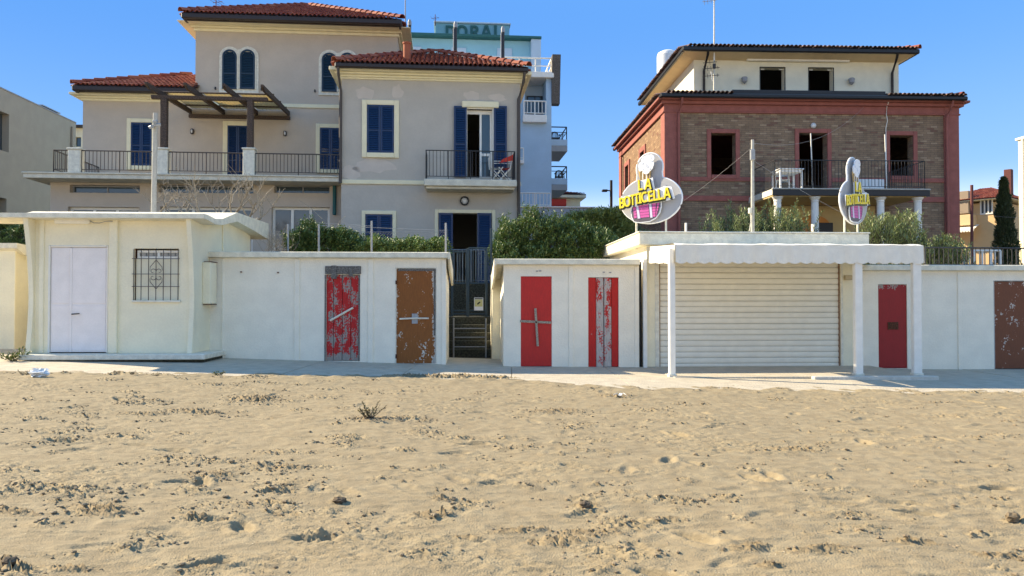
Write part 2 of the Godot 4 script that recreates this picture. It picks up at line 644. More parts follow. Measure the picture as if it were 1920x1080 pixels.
func make_materials():
	T.wall = patches(1, 512, 0.008, 0.08, 0.96, 1.0, 0.35)
	T.worn = patches(2, 512, 0.012, 0.12, 0.87, 1.0, 0.45)
	T.stain = patches(6, 512, 0.02, 0.2, 0.45, 1.0, 0.5)
	T.rough_n = bumps(3, 512, 0.09, 4, 3.0)
	T.trowel_n = bumps(4, 512, 0.02, 3, 4.0)
	M.hut = stuff(lin(0.91, 0.845, 0.69), 0.85, T.wall, 0.45, T.rough_n, 0.35)
	M.coping = stuff(lin(0.90, 0.84, 0.66), 0.85, T.worn, 0.7, T.rough_n, 0.5)
	M.cabin = stuff(lin(0.91, 0.835, 0.61), 0.85, T.wall, 0.4, T.rough_n, 0.3)
	M.metal_door = stuff(lin(0.88, 0.82, 0.79), 0.5, T.wall, 0.6)
	M.white = stuff(lin(0.88, 0.85, 0.76), 0.6, T.wall, 1.1)
	M.white_worn = stuff(lin(0.88, 0.83, 0.68), 0.8, T.worn, 1.0, T.rough_n, 0.4)
	M.villa = stuff(lin(0.56, 0.475, 0.375), 0.9, T.wall, 0.3, T.trowel_n, 0.25)
	M.villa_wing = stuff(lin(0.515, 0.468, 0.395), 0.9, T.wall, 0.3, T.trowel_n, 0.25)
	M.villa_patch = stuff(lin(0.60, 0.53, 0.45), 0.9, T.wall, 0.6)
	M.cream = stuff(lin(0.86, 0.78, 0.53), 0.8, T.wall, 0.6)
	M.terrace = stuff(lin(0.76, 0.71, 0.57), 0.85, T.worn, 0.5, T.rough_n, 0.4)
	M.shutter = stuff(lin(0.005, 0.030, 0.098), 0.45, T.wall, 1.5)
	M.blue_dark = stuff(lin(0.008, 0.03, 0.055), 0.5)
	M.glass = stuff(lin(0.05, 0.07, 0.08), 0.06)
	M.glass.metallic_specular = 0.7
	M.dark = stuff(lin(0.014, 0.011, 0.010), 0.7)
	M.black = stuff(lin(0.012, 0.012, 0.014), 0.5)
	M.gutter = stuff(lin(0.03, 0.02, 0.017), 0.5)
	M.gutter_black = stuff(lin(0.010, 0.010, 0.012), 0.45)
	M.roof_under = stuff(lin(0.16, 0.055, 0.03), 0.9, T.worn, 0.8)
	M.iron = stuff(lin(0.03, 0.03, 0.032), 0.55)
	M.iron_brown = stuff(lin(0.075, 0.06, 0.05), 0.6)
	M.timber = stuff(lin(0.16, 0.105, 0.075), 0.8, T.stain, 1.8)
	M.grey_wood = stuff(lin(0.30, 0.28, 0.25), 0.9, T.stain, 2.4, T.rough_n, 0.8)
	M.terracotta = stuff(lin(0.42, 0.13, 0.06), 0.85, T.worn, 1.0)
	M.brick_red = stuff(lin(0.38, 0.128, 0.098), 0.85, T.worn, 0.45, T.rough_n, 0.3)
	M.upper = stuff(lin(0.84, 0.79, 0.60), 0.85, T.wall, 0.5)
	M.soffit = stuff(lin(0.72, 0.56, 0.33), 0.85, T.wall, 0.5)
	M.porch = stuff(lin(0.60, 0.44, 0.20), 0.85, T.wall, 0.5)
	M.orange = stuff(lin(0.62, 0.25, 0.06), 0.85, T.wall, 0.5)
	M.hotel_top = stuff(lin(0.27, 0.52, 0.62), 0.85, T.wall, 0.25)
	M.hotel = stuff(lin(0.43, 0.58, 0.70), 0.85, T.wall, 0.25)
	M.hotel_teal = stuff(lin(0.20, 0.42, 0.50), 0.85, T.wall, 0.25)
	M.hotel_ink = stuff(lin(0.02, 0.11, 0.11), 0.7)
	M.hotel_pale = stuff(lin(0.46, 0.58, 0.68), 0.85, T.wall, 0.25)
	M.orange_wall = stuff(lin(0.70, 0.47, 0.23), 0.85, T.wall, 0.4)
	M.orange_pale = stuff(lin(0.70, 0.50, 0.26), 0.85, T.wall, 0.4)
	M.stone_pale = stuff(lin(0.34, 0.26, 0.18), 0.85, T.wall, 0.4)
	M.chimney = stuff(lin(0.16, 0.05, 0.04), 0.85, T.worn, 0.8)
	M.grey = stuff(lin(0.34, 0.34, 0.34), 0.7, T.wall, 0.8)
	M.stone = stuff(lin(0.24, 0.21, 0.18), 0.9, T.stain, 1.2, T.rough_n, 1.0)
	M.beige = stuff(lin(0.41, 0.365, 0.28), 0.9, T.wall, 0.3)
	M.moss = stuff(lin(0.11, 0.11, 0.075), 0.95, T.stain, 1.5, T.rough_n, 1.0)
	M.path = stuff(lin(0.555, 0.485, 0.37), 0.92, T.worn, 0.45, T.rough_n, 0.6)
	M.path_edge = stuff(lin(0.68, 0.64, 0.55), 0.92, T.worn, 0.8, T.rough_n, 0.6)
	M.earth = stuff(lin(0.16, 0.13, 0.09), 0.95, T.stain, 0.5)
	M.far_sand = stuff(lin(0.29, 0.23, 0.145), 0.95, T.worn, 0.3)
	M.awning = stuff(lin(0.90, 0.855, 0.74), 0.8, T.wall, 0.9, T.trowel_n, 0.5)
	M.awning.backlight_enabled = true
	M.awning.backlight = Color(0.25, 0.24, 0.2)
	M.straw = stuff(lin(0.78, 0.70, 0.50), 0.7, T.worn, 1.5)
	M.straw.backlight_enabled = true
	M.straw.backlight = Color(0.6, 0.54, 0.38)
	M.bark_pale = stuff(lin(0.66, 0.57, 0.44), 0.9, T.stain, 3.0)
	M.bark = stuff(lin(0.13, 0.10, 0.075), 0.9, T.stain, 3.0)
	M.concrete_pole = stuff(lin(0.52, 0.50, 0.44), 0.85, T.worn, 1.5)
	M.galv = stuff(lin(0.36, 0.37, 0.38), 0.45, T.worn, 2.0)
	M.rust = stuff(lin(0.17, 0.055, 0.02), 0.9, T.stain, 2.0)
	M.red_cloth = stuff(lin(0.62, 0.05, 0.03), 0.85)
	M.sign_grey = stuff(lin(0.40, 0.40, 0.41), 0.5)
	M.sign_white = stuff(lin(0.82, 0.83, 0.84), 0.5)
	M.sign_yellow = stuff(lin(0.85, 0.66, 0.02), 0.45)
	M.sign_black = stuff(lin(0.03, 0.035, 0.012), 0.5)
	M.sign_pink = stuff(lin(0.58, 0.09, 0.34), 0.5)
	M.sign_lilac = stuff(lin(0.62, 0.58, 0.74), 0.5)
	M.sign_dark = stuff(lin(0.09, 0.08, 0.10), 0.5)
	M.sign_beer = stuff(lin(0.58, 0.38, 0.13), 0.5)
	M.sign_foam = stuff(lin(0.62, 0.66, 0.74), 0.5)
	M.gate = stuff(lin(0.018, 0.042, 0.055), 0.5)
	M.gate_bar = stuff(lin(0.06, 0.10, 0.13), 0.5)
	M.sign_pale_yellow = stuff(lin(0.62, 0.58, 0.25), 0.5)
	M.shutter_white = stuff(lin(0.90, 0.85, 0.71), 0.55, T.wall, 0.8)
	M.guide = stuff(lin(0.5, 0.3, 0.18), 0.7, T.stain, 2.0)
	M.straw_box = stuff(lin(0.5, 0.4, 0.24), 0.7)
	M.glass_white = stuff(lin(0.7, 0.7, 0.68), 0.3)
	M.plastic = stuff(lin(0.78, 0.78, 0.76), 0.4)
	var b := brick_maps()
	M.brick = stuff(Color.WHITE, 0.9, b[0], 1.0, b[1], 0.8)
	M.brick.uv1_world_triplanar = false
	M.brick.uv1_scale = Vector3(1 / 2.6, 1 / 2.4, 1 / 2.6)
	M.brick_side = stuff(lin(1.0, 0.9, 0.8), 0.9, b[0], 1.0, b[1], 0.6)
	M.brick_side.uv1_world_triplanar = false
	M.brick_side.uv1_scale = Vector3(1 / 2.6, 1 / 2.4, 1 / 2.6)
	var s := sand_maps()
	M.sand = stuff(Color.WHITE, 0.97, s[0], 0.55, s[1], 0.7)
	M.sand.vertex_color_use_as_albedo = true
	var red := Color(0.47, 0.012, 0.010)
	var wood := Color(0.27, 0.235, 0.20)
	var pale := Color(0.50, 0.44, 0.38)
	var brown := Color(0.25, 0.083, 0.013)
	M.door_planks = uv_mat(peeled(101, red, wood, pale, -0.17, func(u, v): return 0.5 * smoothstep(0.88, 0.98, v) + 0.35 * smoothstep(0.05, 0.0, v) + 0.12 * smoothstep(0.35, 0.6, v)))
	M.door_brown = uv_mat(peeled(111, brown, Color(0.52, 0.47, 0.40), Color(0.6, 0.56, 0.5), -0.47, func(u, v): return 0.5 * smoothstep(0.84, 0.98, u) + 0.55 * smoothstep(0.035, 0.0, v) + 0.3 * smoothstep(0.05, 0.0, u) + 0.17 * smoothstep(0.6, 0.95, v)))
	M.door_red = uv_mat(peeled(121, Color(0.50, 0.010, 0.006), wood, pale, -1.3, func(_u, _v): return 0.0), 0.55)
	M.door_strip = uv_mat(peeled(131, Color(0.48, 0.014, 0.008), Color(0.42, 0.38, 0.34), Color(0.62, 0.57, 0.52), -0.75, func(u, v): return (0.95 if u > 0.25 and u < 0.77 else 0.0) - (0.22 if u > 0.5 else 0.0) * (1.0 - v) + 0.1 * v))
	M.door_dark_red = uv_mat(peeled(141, Color(0.29, 0.006, 0.006), wood, pale, -0.75, func(_u, v): return 0.75 * smoothstep(0.12, 0.0, v)), 0.6)
	M.door_rust = uv_mat(peeled(151, Color(0.16, 0.045, 0.014), Color(0.5, 0.44, 0.38), pale, -0.3, func(u, v): return 0.35 * smoothstep(0.12, 0.02, v) - 0.25 * smoothstep(0.3, 0.8, absf(v - 0.45) * 2.0)), 0.6)
	M.dark_tiles = []
	for c in [lin(0.10, 0.06, 0.05), lin(0.07, 0.05, 0.045), lin(0.30, 0.17, 0.12), lin(0.16, 0.09, 0.07)]:
		M.dark_tiles.append(stuff(c, 0.85, T.worn, 1.6))
	var tile := [lin(0.36, 0.09, 0.045), lin(0.31, 0.073, 0.038), lin(0.40, 0.125, 0.066), lin(0.27, 0.06, 0.034)]
	M.tiles = []
	for c in tile:
		M.tiles.append(stuff(c, 0.85, T.worn, 1.6))
	M.tile_any = stuff(Color.WHITE, 0.85, T.worn, 1.6)
	M.tile_any.vertex_color_use_as_albedo = true
	M.leaf = StandardMaterial3D.new()
	M.leaf.vertex_color_use_as_albedo = true
	M.leaf.roughness = 0.5
	M.leaf.backlight_enabled = true
	M.leaf.backlight = Color(0.40, 0.46, 0.15)


# ---------------------------------------------------------------- ground
func path_front(x: float) -> float:
	var xs := [-30.0, -8.9, -5.7, -3.3, -2.0, -0.5, 0.3, 1.3, 2.15, 30.0]
	var zs := [-12.2, -12.2, -12.3, -12.85, -13.1, -13.3, -13.2, -12.35, -12.1, -11.85]
	for i in 9:
		if x < xs[i + 1]:
			return lerpf(zs[i], zs[i + 1], clampf((x - xs[i]) / (xs[i + 1] - xs[i]), 0, 1))
	return -11.85


func build_ground():
	# the wide ground: sand out to the horizon, earth of the gardens higher up behind the huts
	var s := Shape.new()
	s.quad(Vector3(-420, -0.32, 160), Vector3(420, -0.32, 160), Vector3(420, -0.32, -420), Vector3(-420, -0.32, -420), Vector3.UP)
	tag(put(self, "ground", s.mesh(), M.far_sand), "", "", "", "structure")
	s = Shape.new()
	s.box(Vector3(-60, -0.3, -17.9), Vector3(60, -0.02, -140), 0)
	var g := s.box(Vector3(-60, -0.02, -21.9), Vector3(60, 0.95, -140)).box(Vector3(-60, -0.02, -19.0), Vector3(-1.85, 0.95, -21.9)).box(Vector3(-0.25, -0.02, -19.4), Vector3(60, 0.95, -21.9))
	tag(put(self, "garden_ground", g.mesh(), M.earth), "", "", "", "structure")
	build_sand()
	# the concrete path: slabs with open joints
	var path := Node3D.new()
	path.name = "path"
	add_child(path)
	tag(path, "", "", "", "structure")
	bx(path, "bed", M.earth, Vector3(-30, -0.3, -18.4), Vector3(30, -0.2, -12.9))
	var rng := RandomNumberGenerator.new()
	rng.seed = 77
	for k in 20:
		var xa := -20.0 + k * 2.0
		var xb := xa + 2.0 - 0.012
		for row in 2:
			var za := -18.3 if row == 0 else -15.05
			var zb := -15.062 if row == 0 else path_front((xa + xb) / 2) + 0.35
			var t := Shape.new()
			var lift := rng.randf_range(-0.003, 0.004)
			var zm0 := path_front(xa) + 0.3 if row == 1 else zb
			var zm1 := path_front(xb) + 0.3 if row == 1 else zb
			var c := [Vector3(xa, path_y(xa) + lift, za), Vector3(xb, path_y(xb) + lift, za), Vector3(xb, path_y(xb) + lift, zm1), Vector3(xa, path_y(xa) + lift, zm0)]
			var d := []
			for p in c:
				d.append(p - Vector3(0, 0.14, 0))
			t.quad(c[0], c[1], c[2], c[3], Vector3.UP)
			t.quad(c[3], c[2], d[2], d[3], Vector3.BACK)
			t.quad(c[0], c[3], d[3], d[0], Vector3.LEFT)
			t.quad(c[1], c[2], d[2], d[1], Vector3.RIGHT)
			t.quad(c[0], c[1], d[1], d[0], Vector3.FORWARD)
			put(path, "concrete_slab", t.mesh(), M.path)
	# the raised slab in front of the kiosk, its kerb paler
	var r := rect(HUTS, 1262, 690, 1742, 715, 2.2)
	var top := path_y(6.0) + 0.045
	var fl := Node3D.new()
	fl.name = "kiosk_floor"
	add_child(fl)
	fl.transform = HUTS
	tag(fl, "", "", "", "structure")
	bx(fl, "slab", M.path, Vector3(r.position.x, -0.2, 0.0), Vector3(r.end.x, top, 2.32), 0.01)
	bx(fl, "kerb", M.path_edge, Vector3(r.position.x + 2.6, -0.2, 2.325), Vector3(r.end.x + 0.03, top + 0.012, 2.47), 0.012)


func build_sand():
	var xs := PackedFloat32Array()
	var x := -11.2
	while x < 11.4:
		xs.append(x)
		x += 0.019 if absf(x) < 9.4 else 0.05
	var zs := PackedFloat32Array()
	var z := 0.5
	while z > -14.4:
		zs.append(z)
		z -= 0.05 if z > -3.3 else lerpf(0.0135, 0.042, clampf((-z - 4.0) / 9.0, 0, 1))
	var nx := xs.size()
	var nz := zs.size()
	var big := noise(11, 0.22, 2)
	var mid := noise(12, 1.1, 3)
	var small := noise(13, 6.0, 3)
	var grit := noise(16, 22.0, 2)
	var streak := noise(17, 1.6, 3)
	streak.fractal_type = FastNoiseLite.FRACTAL_RIDGED
	var patch := noise(14, 0.42, 3)
	var crumb := noise(15, 5.5, 4)
	crumb.fractal_type = FastNoiseLite.FRACTAL_RIDGED
	var hs := PackedFloat32Array()
	hs.resize(nx * nz)
	var py := PackedFloat32Array()
	var pf := PackedFloat32Array()
	for i in nx:
		py.append(path_y(xs[i]))
		pf.append(path_front(xs[i]))
	for j in nz:
		var zz := zs[j]
		var up := smoothstep(-4.0, -11.0, zz) if false else clampf((-zz - 4.0) / 7.5, 0, 1)
		for i in nx:
			var xx := xs[i]
			var h := -0.035 + (py[i] + 0.035) * up
			h += big.get_noise_2d(xx, zz) * 0.04 + mid.get_noise_2d(xx * 0.7, zz * 1.5) * 0.013
			h += small.get_noise_2d(xx, zz * 1.4) * 0.007 + grit.get_noise_2d(xx, zz) * 0.0035
			var m := patch.get_noise_2d(xx * 0.75, zz * 1.5)
			m = smoothstep(0.10, 0.42, m)
			if m > 0.0:
				h += m * (crumb.get_noise_2d(xx * 1.9, zz * 2.6) * 0.015 - 0.003)
			var st := streak.get_noise_2d(xx * 0.55, zz * 2.2)
			h += maxf(st - 0.45, 0.0) * 0.025
			# towards the path it lies a finger thick on the concrete, then ends
			var e := pf[i] - zz
			if e > -1.2:
				var edge: float = py[i] + 0.02 - e * 0.05 + mid.get_noise_2d(xx * 1.6, zz * 2.0) * 0.035 + small.get_noise_2d(xx * 0.6, zz * 0.6) * 0.012
				h = lerpf(h, edge, smoothstep(-1.2, 0.0, e))
			hs[j * nx + i] = h
	var clod_tint := PackedFloat32Array()
	clod_tint.resize(nx * nz)
	var rng := RandomNumberGenerator.new()
	rng.seed = 4242
	var clods := []
	var clod_c := []
	# disturbed heaps: [pixel x, y on the photograph, half length, half depth, height]
	var heaps := [[850, 712, 1.5, 0.35, 0.13], [480, 762, 0.42, 0.3, 0.10], [370, 785, 0.5, 0.16, 0.09], [270, 792, 0.34, 0.1, 0.07], [190, 955, 0.33, 0.16, 0.08], [370, 968, 0.2, 0.09, 0.07], [540, 955, 0.16, 0.08, -0.05], [1095, 945, 0.13, 0.09, 0.10], [1045, 1005, 0.25, 0.09, 0.08], [1480, 838, 0.34, 0.13, 0.08], [1405, 1022, 0.16, 0.07, 0.07], [1530, 1028, 0.3, 0.06, 0.06], [1440, 1055, 0.11, 0.05, 0.08], [20, 1060, 0.22, 0.1, 0.12], [135, 1058, 0.2, 0.05, 0.07], [385, 1052, 0.12, 0.06, 0.08], [830, 930, 0.14, 0.07, 0.07], [810, 960, 0.2, 0.08, 0.06], [980, 985, 0.3, 0.06, 0.06], [635, 937, 0.08, 0.05, 0.10], [1900, 968, 0.1, 0.07, 0.11], [1720, 1012, 0.2, 0.06, 0.06], [1160, 745, 0.3, 0.15, 0.07], [1250, 970, 0.2, 0.06, 0.05], [400, 890, 0.3, 0.12, 0.05], [1040, 770, 0.5, 0.2, 0.05], [700, 795, 0.4, 0.2, 0.05], [540, 880, 0.25, 0.12, 0.05], [1880, 1035, 0.2, 0.08, 0.06], [1100, 990, 0.3, 0.09, 0.05], [30, 960, 0.3, 0.08, 0.07], [880, 1000, 0.12, 0.03, 0.05]]
	for k in 520:
		var d := 3.6 + 9.2 * rng.randf()
		var px := rng.randf_range(-100, 2020)
		var left := 1.25 if px < 1250 else 0.8
		var p := spot(px, 565 + LENS * 1.43 / d, d)
		var big_one := rng.randf() < 0.22
		var a := rng.randf_range(0.05, 0.16) * (1.8 if big_one else 1.0) * left
		heaps.append([-1, -1, a, a * rng.randf_range(0.3, 0.8), rng.randf_range(0.02, 0.05) * (1.2 if big_one else 1.0), p.x, p.z])
	for hp in heaps:
		var cx: float
		var cz: float
		if hp[0] >= 0:
			var d: float = LENS * 1.42 / (hp[1] - 565.0)
			cx = (hp[0] - 960.0) / LENS * d
			cz = -d
		else:
			cx = hp[5]
			cz = hp[6]
		var ra: float = hp[2]
		var rb: float = hp[3]
		var turn := rng.randf_range(-0.35, 0.35)
		var j0 := bsearch_down(zs, cz + rb + ra * 0.4)
		var j1 := bsearch_down(zs, cz - rb - ra * 0.4)
		var i0 := clampi(xs.bsearch(cx - ra * 1.1), 0, nx - 1)
		var i1 := clampi(xs.bsearch(cx + ra * 1.1), 0, nx - 1)
		var seedx := rng.randf_range(0, 90)
		for j in range(j0, mini(j1 + 1, nz)):
			for i in range(i0, i1 + 1):
				var dx := xs[i] - cx
				var dz := zs[j] - cz
				var u := (dx * cos(turn) + dz * sin(turn)) / ra
				var w := (-dx * sin(turn) + dz * cos(turn)) / rb
				var q := u * u + w * w
				if q < 1.0:
					var m := (1.0 - q) * (1.0 - q)
					var c := crumb.get_noise_2d(xs[i] * 3.2 + seedx, zs[j] * 3.6)
					hs[j * nx + i] += hp[4] * (m * 0.12 + (1.0 - q) * (c * 0.8 - 0.1))
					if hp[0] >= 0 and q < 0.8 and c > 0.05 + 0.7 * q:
						clod_tint[j * nx + i] = 1.0
		var count := int(clampf(ra * rb * 1100.0, 3, 220))
		for c in count:
			var t := rng.randf() * TAU
			var r := pow(rng.randf(), 0.7) * 1.2
			clods.append(Vector3(cx + cos(t) * ra * r, 0, cz + sin(t) * rb * r))
	# footprints: a sole pressed in, a low rim round it
	for k in 150:
		var d := 3.7 + 8.0 * pow(rng.randf(), 1.3)
		var cx := rng.randf_range(-0.8, 0.8) * d
		var cz := -d
		var ang := rng.randf_range(-0.6, 0.6) + (0.0 if rng.randf() < 0.6 else 1.3)
		var deep := rng.randf_range(0.006, 0.016) if k > 36 else rng.randf_range(0.02, 0.034)
		var j0 := bsearch_down(zs, cz + 0.3)
		var j1 := bsearch_down(zs, cz - 0.3)
		var i0 := clampi(xs.bsearch(cx - 0.3), 0, nx - 1)
		var i1 := clampi(xs.bsearch(cx + 0.3), 0, nx - 1)
		for j in range(j0, mini(j1 + 1, nz)):
			for i in range(i0, i1 + 1):
				var dx := xs[i] - cx
				var dz := zs[j] - cz
				var u := (dx * cos(ang) + dz * sin(ang)) / 0.15
				var w := (-dx * sin(ang) + dz * cos(ang)) / (0.058 + 0.012 * u)
				var q := sqrt(u * u + w * w)
				if q < 1.0:
					hs[j * nx + i] -= deep * (1.0 - smoothstep(0.72, 1.0, q))
				elif q < 1.9:
					hs[j * nx + i] += deep * 0.45 * sin((q - 1.0) / 0.9 * PI) * (0.7 + small.get_noise_2d(xs[i] * 3.0, zs[j] * 3.0))
	var v := PackedVector3Array()
	v.resize(nx * nz)
	var nn := PackedVector3Array()
	nn.resize(nx * nz)
	for j in nz:
		for i in nx:
			var at := j * nx + i
			v[at] = Vector3(xs[i], hs[at], zs[j])
			var il := maxi(i - 1, 0)
			var ir := mini(i + 1, nx - 1)
			var ju := maxi(j - 1, 0)
			var jd := mini(j + 1, nz - 1)
			var sx: float = (hs[j * nx + ir] - hs[j * nx + il]) / (xs[ir] - xs[il])
			var sz: float = (hs[jd * nx + i] - hs[ju * nx + i]) / (zs[jd] - zs[ju])
			nn[at] = Vector3(-sx, 1, -sz).normalized()
	# turned up clods are tinted darker and browner than the dry crust
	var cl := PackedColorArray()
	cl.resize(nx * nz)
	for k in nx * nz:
		cl[k] = Color.WHITE.lerp(Color(0.74, 0.70, 0.66), clod_tint[k] * (0.55 + 0.45 * hash01(k)))
	var idx := PackedInt32Array()
	idx.resize((nx - 1) * (nz - 1) * 6)
	var o := 0
	for j in nz - 1:
		for i in nx - 1:
			var a := j * nx + i
			idx[o] = a
			idx[o + 1] = a + nx
			idx[o + 2] = a + 1
			idx[o + 3] = a + 1
			idx[o + 4] = a + nx
			idx[o + 5] = a + nx + 1
			o += 6
	var arr := []
	arr.resize(Mesh.ARRAY_MAX)
	arr[Mesh.ARRAY_VERTEX] = v
	arr[Mesh.ARRAY_NORMAL] = nn
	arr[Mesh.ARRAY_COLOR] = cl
	arr[Mesh.ARRAY_INDEX] = idx
	var m := ArrayMesh.new()
	m.add_surface_from_arrays(Mesh.PRIMITIVE_TRIANGLES, arr)
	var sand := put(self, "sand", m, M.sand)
	tag(sand, "", "", "", "structure")
	set_meta("sand_x", xs)
	set_meta("sand_z", zs)
	set_meta("sand_h", hs)
	# crumbs of crusted sand lying about the heaps
	for k in 400:
		var d := 3.8 + 8.6 * rng.randf()
		clods.append(Vector3(rng.randf_range(-0.8, 0.8) * d, 0, -d))
	var xf := []
	for p in clods:
		var sc := 0.0035 + 0.013 * pow(rng.randf(), 2.2) * (1.0 if rng.randf() < 0.9 else 1.6)
		var b := Basis.from_euler(Vector3(rng.randf() * TAU, rng.randf() * TAU, rng.randf() * TAU)).scaled(Vector3(sc, sc * 0.55, sc * rng.randf_range(0.8, 1.6)))
		xf.append(Transform3D(b, Vector3(p.x, sand_at(p.x, p.z) + sc * 0.22, p.z)))
		var t := rng.randf()
		var col := Color(0.27, 0.207, 0.128) * (0.7 + 0.4 * t)
		clod_c.append(Color(col.r, col.g, col.b))
	var cm := StandardMaterial3D.new()
	cm.vertex_color_use_as_albedo = true
	cm.roughness = 0.95
	tag(many(self, "sand_crumbs", lump(3), cm, xf, clod_c), "crumbs of crusted sand scattered over the beach", "sand crumbs", "", "stuff")


func bsearch_down(zs: PackedFloat32Array, z: float) -> int:
	var lo := 0
	var hi := zs.size() - 1
	while lo < hi:
		var m := (lo + hi) / 2
		if zs[m] > z:
			lo = m + 1
		else:
			hi = m
	return lo


func sand_at(x: float, z: float) -> float:
	var xs: PackedFloat32Array = get_meta("sand_x")
	var zs: PackedFloat32Array = get_meta("sand_z")
	var hs: PackedFloat32Array = get_meta("sand_h")
	var i := clampi(xs.bsearch(x), 0, xs.size() - 1)
	var j := clampi(bsearch_down(zs, z), 0, zs.size() - 1)
	return hs[j * xs.size() + i]


# an uneven stone of radius about 1
func lump(seed_: int, rings := 4, sides := 6) -> ArrayMesh:
	var rng := RandomNumberGenerator.new()
	rng.seed = seed_
	var pts := []
	for i in rings + 1:
		var row := []
		for k in sides:
			var la := PI * i / rings
			var lo := TAU * (k + 0.5 * (i % 2)) / sides
			var r := rng.randf_range(0.72, 1.2)
			row.append(Vector3(sin(la) * cos(lo), cos(la) * 0.85, sin(la) * sin(lo)) * r)
		if i == 0 or i == rings:
			for k in sides:
				row[k] = Vector3(0, 0.8 if i == 0 else -0.8, 0)
		pts.append(row)
	var s := Shape.new()
	for i in rings:
		for k in sides:
			var l := (k + 1) % sides
			s.quad(pts[i][k], pts[i][l], pts[i + 1][l], pts[i + 1][k], pts[i][k] + pts[i + 1][l])
	return s.mesh()


func hash01(k: int) -> float:
	return float((k * 7919 + 104729) % 1013) / 1013.0


# ---------------------------------------------------------------- pieces of buildings
# a louvred leaf over a rectangle at depth w; arch > 0 rounds its top
func louvre(parent: Node3D, r: Rect2, w: float, mat: Material, pitch := 0.06, arch := false, called := "shutter") -> MeshInstance3D:
	var s := Shape.new()
	var f := minf(0.06, r.size.x * 0.16)
	var x0 := r.position.x
	var x1 := r.end.x
	var y0 := r.position.y
	var y1 := r.end.y
	var rad := r.size.x / 2.0
	if arch:
		y1 -= rad
		var outer := PackedVector2Array()
		var c := Vector2((x0 + x1) / 2, y1)
		for k in 13:
			outer.append(c + Vector2(cos(PI * k / 12), sin(PI * k / 12)) * rad)
		for k in range(12, -1, -1):
			outer.append(c + Vector2(cos(PI * k / 12), sin(PI * k / 12)) * (rad - f))
		s.prism(outer, w, w + 0.04)
	s.box(Vector3(x0, y0, w), Vector3(x0 + f, y1, w + 0.04))
	s.box(Vector3(x1 - f, y0, w), Vector3(x1, y1, w + 0.04))
	s.box(Vector3(x0 + f, y0, w), Vector3(x1 - f, y0 + f, w + 0.039))
	if not arch:
		s.box(Vector3(x0 + f, y1 - f, w), Vector3(x1 - f, y1, w + 0.039))
	var mid := y0 + (y1 - y0) * 0.45
	s.box(Vector3(x0 + f, mid, w), Vector3(x1 - f, mid + f * 0.8, w + 0.0395))
	# a back board keeps the light out, slats slope before it
	s.box(Vector3(x0 + f, y0 + f, w - 0.012), Vector3(x1 - f, y1, w - 0.002))
	var top := r.end.y - f
	var y := y0 + f
	while y < top - pitch * 0.6:
		var half := (x1 - x0) / 2 - f
		if arch and y > y1:
			var dy := y + pitch * 0.5 - y1
			half = sqrt(maxf((rad - f) * (rad - f) - dy * dy, 0.0))
		if half > 0.02 and not (y > mid - pitch * 0.7 and y < mid + f * 0.8):
			var cx := (x0 + x1) / 2
			s.quad(Vector3(cx - half, y, w + 0.034), Vector3(cx + half, y, w + 0.034), Vector3(cx + half, y + pitch * 0.85, w + 0.008), Vector3(cx - half, y + pitch * 0.85, w + 0.008), Vector3(0, 0.6, 1))
			s.quad(Vector3(cx - half, y, w + 0.034), Vector3(cx + half, y, w + 0.034), Vector3(cx + half, y - 0.006, w + 0.0), Vector3(cx - half, y - 0.006, w + 0.0), Vector3.DOWN)
		y += pitch
	return put(parent, called, s.mesh(), mat)


# a flat surround of width b round r, standing out from w0 to w1; open at the foot if sill is false
func surround(parent: Node3D, r: Rect2, b: float, w0: float, w1: float, mat: Material, sill := true, called := "window_surround") -> MeshInstance3D:
	var s := Shape.new()
	var e := 0.012
	s.box(Vector3(r.position.x - b, r.position.y - (b if sill else 0.0), w0), Vector3(r.position.x, r.end.y + b, w1), e)
	s.box(Vector3(r.end.x, r.position.y - (b if sill else 0.0), w0), Vector3(r.end.x + b, r.end.y + b, w1), e)
	s.box(Vector3(r.position.x, r.end.y, w0), Vector3(r.end.x, r.end.y + b, w1 - 0.003), e)
	if sill:
		s.box(Vector3(r.position.x - 0.001, r.position.y - b, w0), Vector3(r.end.x + 0.001, r.position.y, w1 + 0.03), e)
	return put(parent, called, s.mesh(), mat)


func shuttered_window(parent: Node3D, r: Rect2, w: float, mat: Material, trim: Material, b: float, leaves := 2):
	var sr := surround(parent, r, b, w - 0.01, w + 0.055, trim)
	var lw := r.size.x / leaves
	for k in leaves:
		louvre(sr, Rect2(r.position.x + k * lw + 0.004, r.position.y + 0.004, lw - 0.008, r.size.y - 0.008), w + 0.004, mat)
		var hx := r.position.x + 0.01 if k == 0 else r.end.x - 0.03
		for t in [0.15, 0.85]:
			bx(sr, "hinge", M.iron, Vector3(hx, r.position.y + r.size.y * t, w + 0.04), Vector3(hx + 0.02, r.position.y + r.size.y * t + 0.09, w + 0.058))


# panes in a pale frame, as many lights as asked
func glazed(parent: Node3D, r: Rect2, w: float, lights: int, mat: Material, bar := 0.06, called := "window"):
	var s := Shape.new()
	s.box(Vector3(r.position.x, r.position.y, w), Vector3(r.end.x, r.position.y + bar, w + 0.06), 0.006)
	s.box(Vector3(r.position.x, r.end.y - bar, w), Vector3(r.end.x, r.end.y, w + 0.06), 0.006)
	for k in lights + 1:
		var x := r.position.x + (r.size.x - bar) * k / lights
		s.box(Vector3(x, r.position.y + bar, w), Vector3(x + bar, r.end.y - bar, w + 0.058), 0.006)
	var f := put(parent, called, s.mesh(), mat)
	for k in lights:
		var x := r.position.x + (r.size.x - bar) * k / lights + bar
		bx(f, "pane", M.glass, Vector3(x, r.position.y + bar, w + 0.02), Vector3(x + (r.size.x - bar) / lights - bar, r.end.y - bar, w + 0.028))
	return f


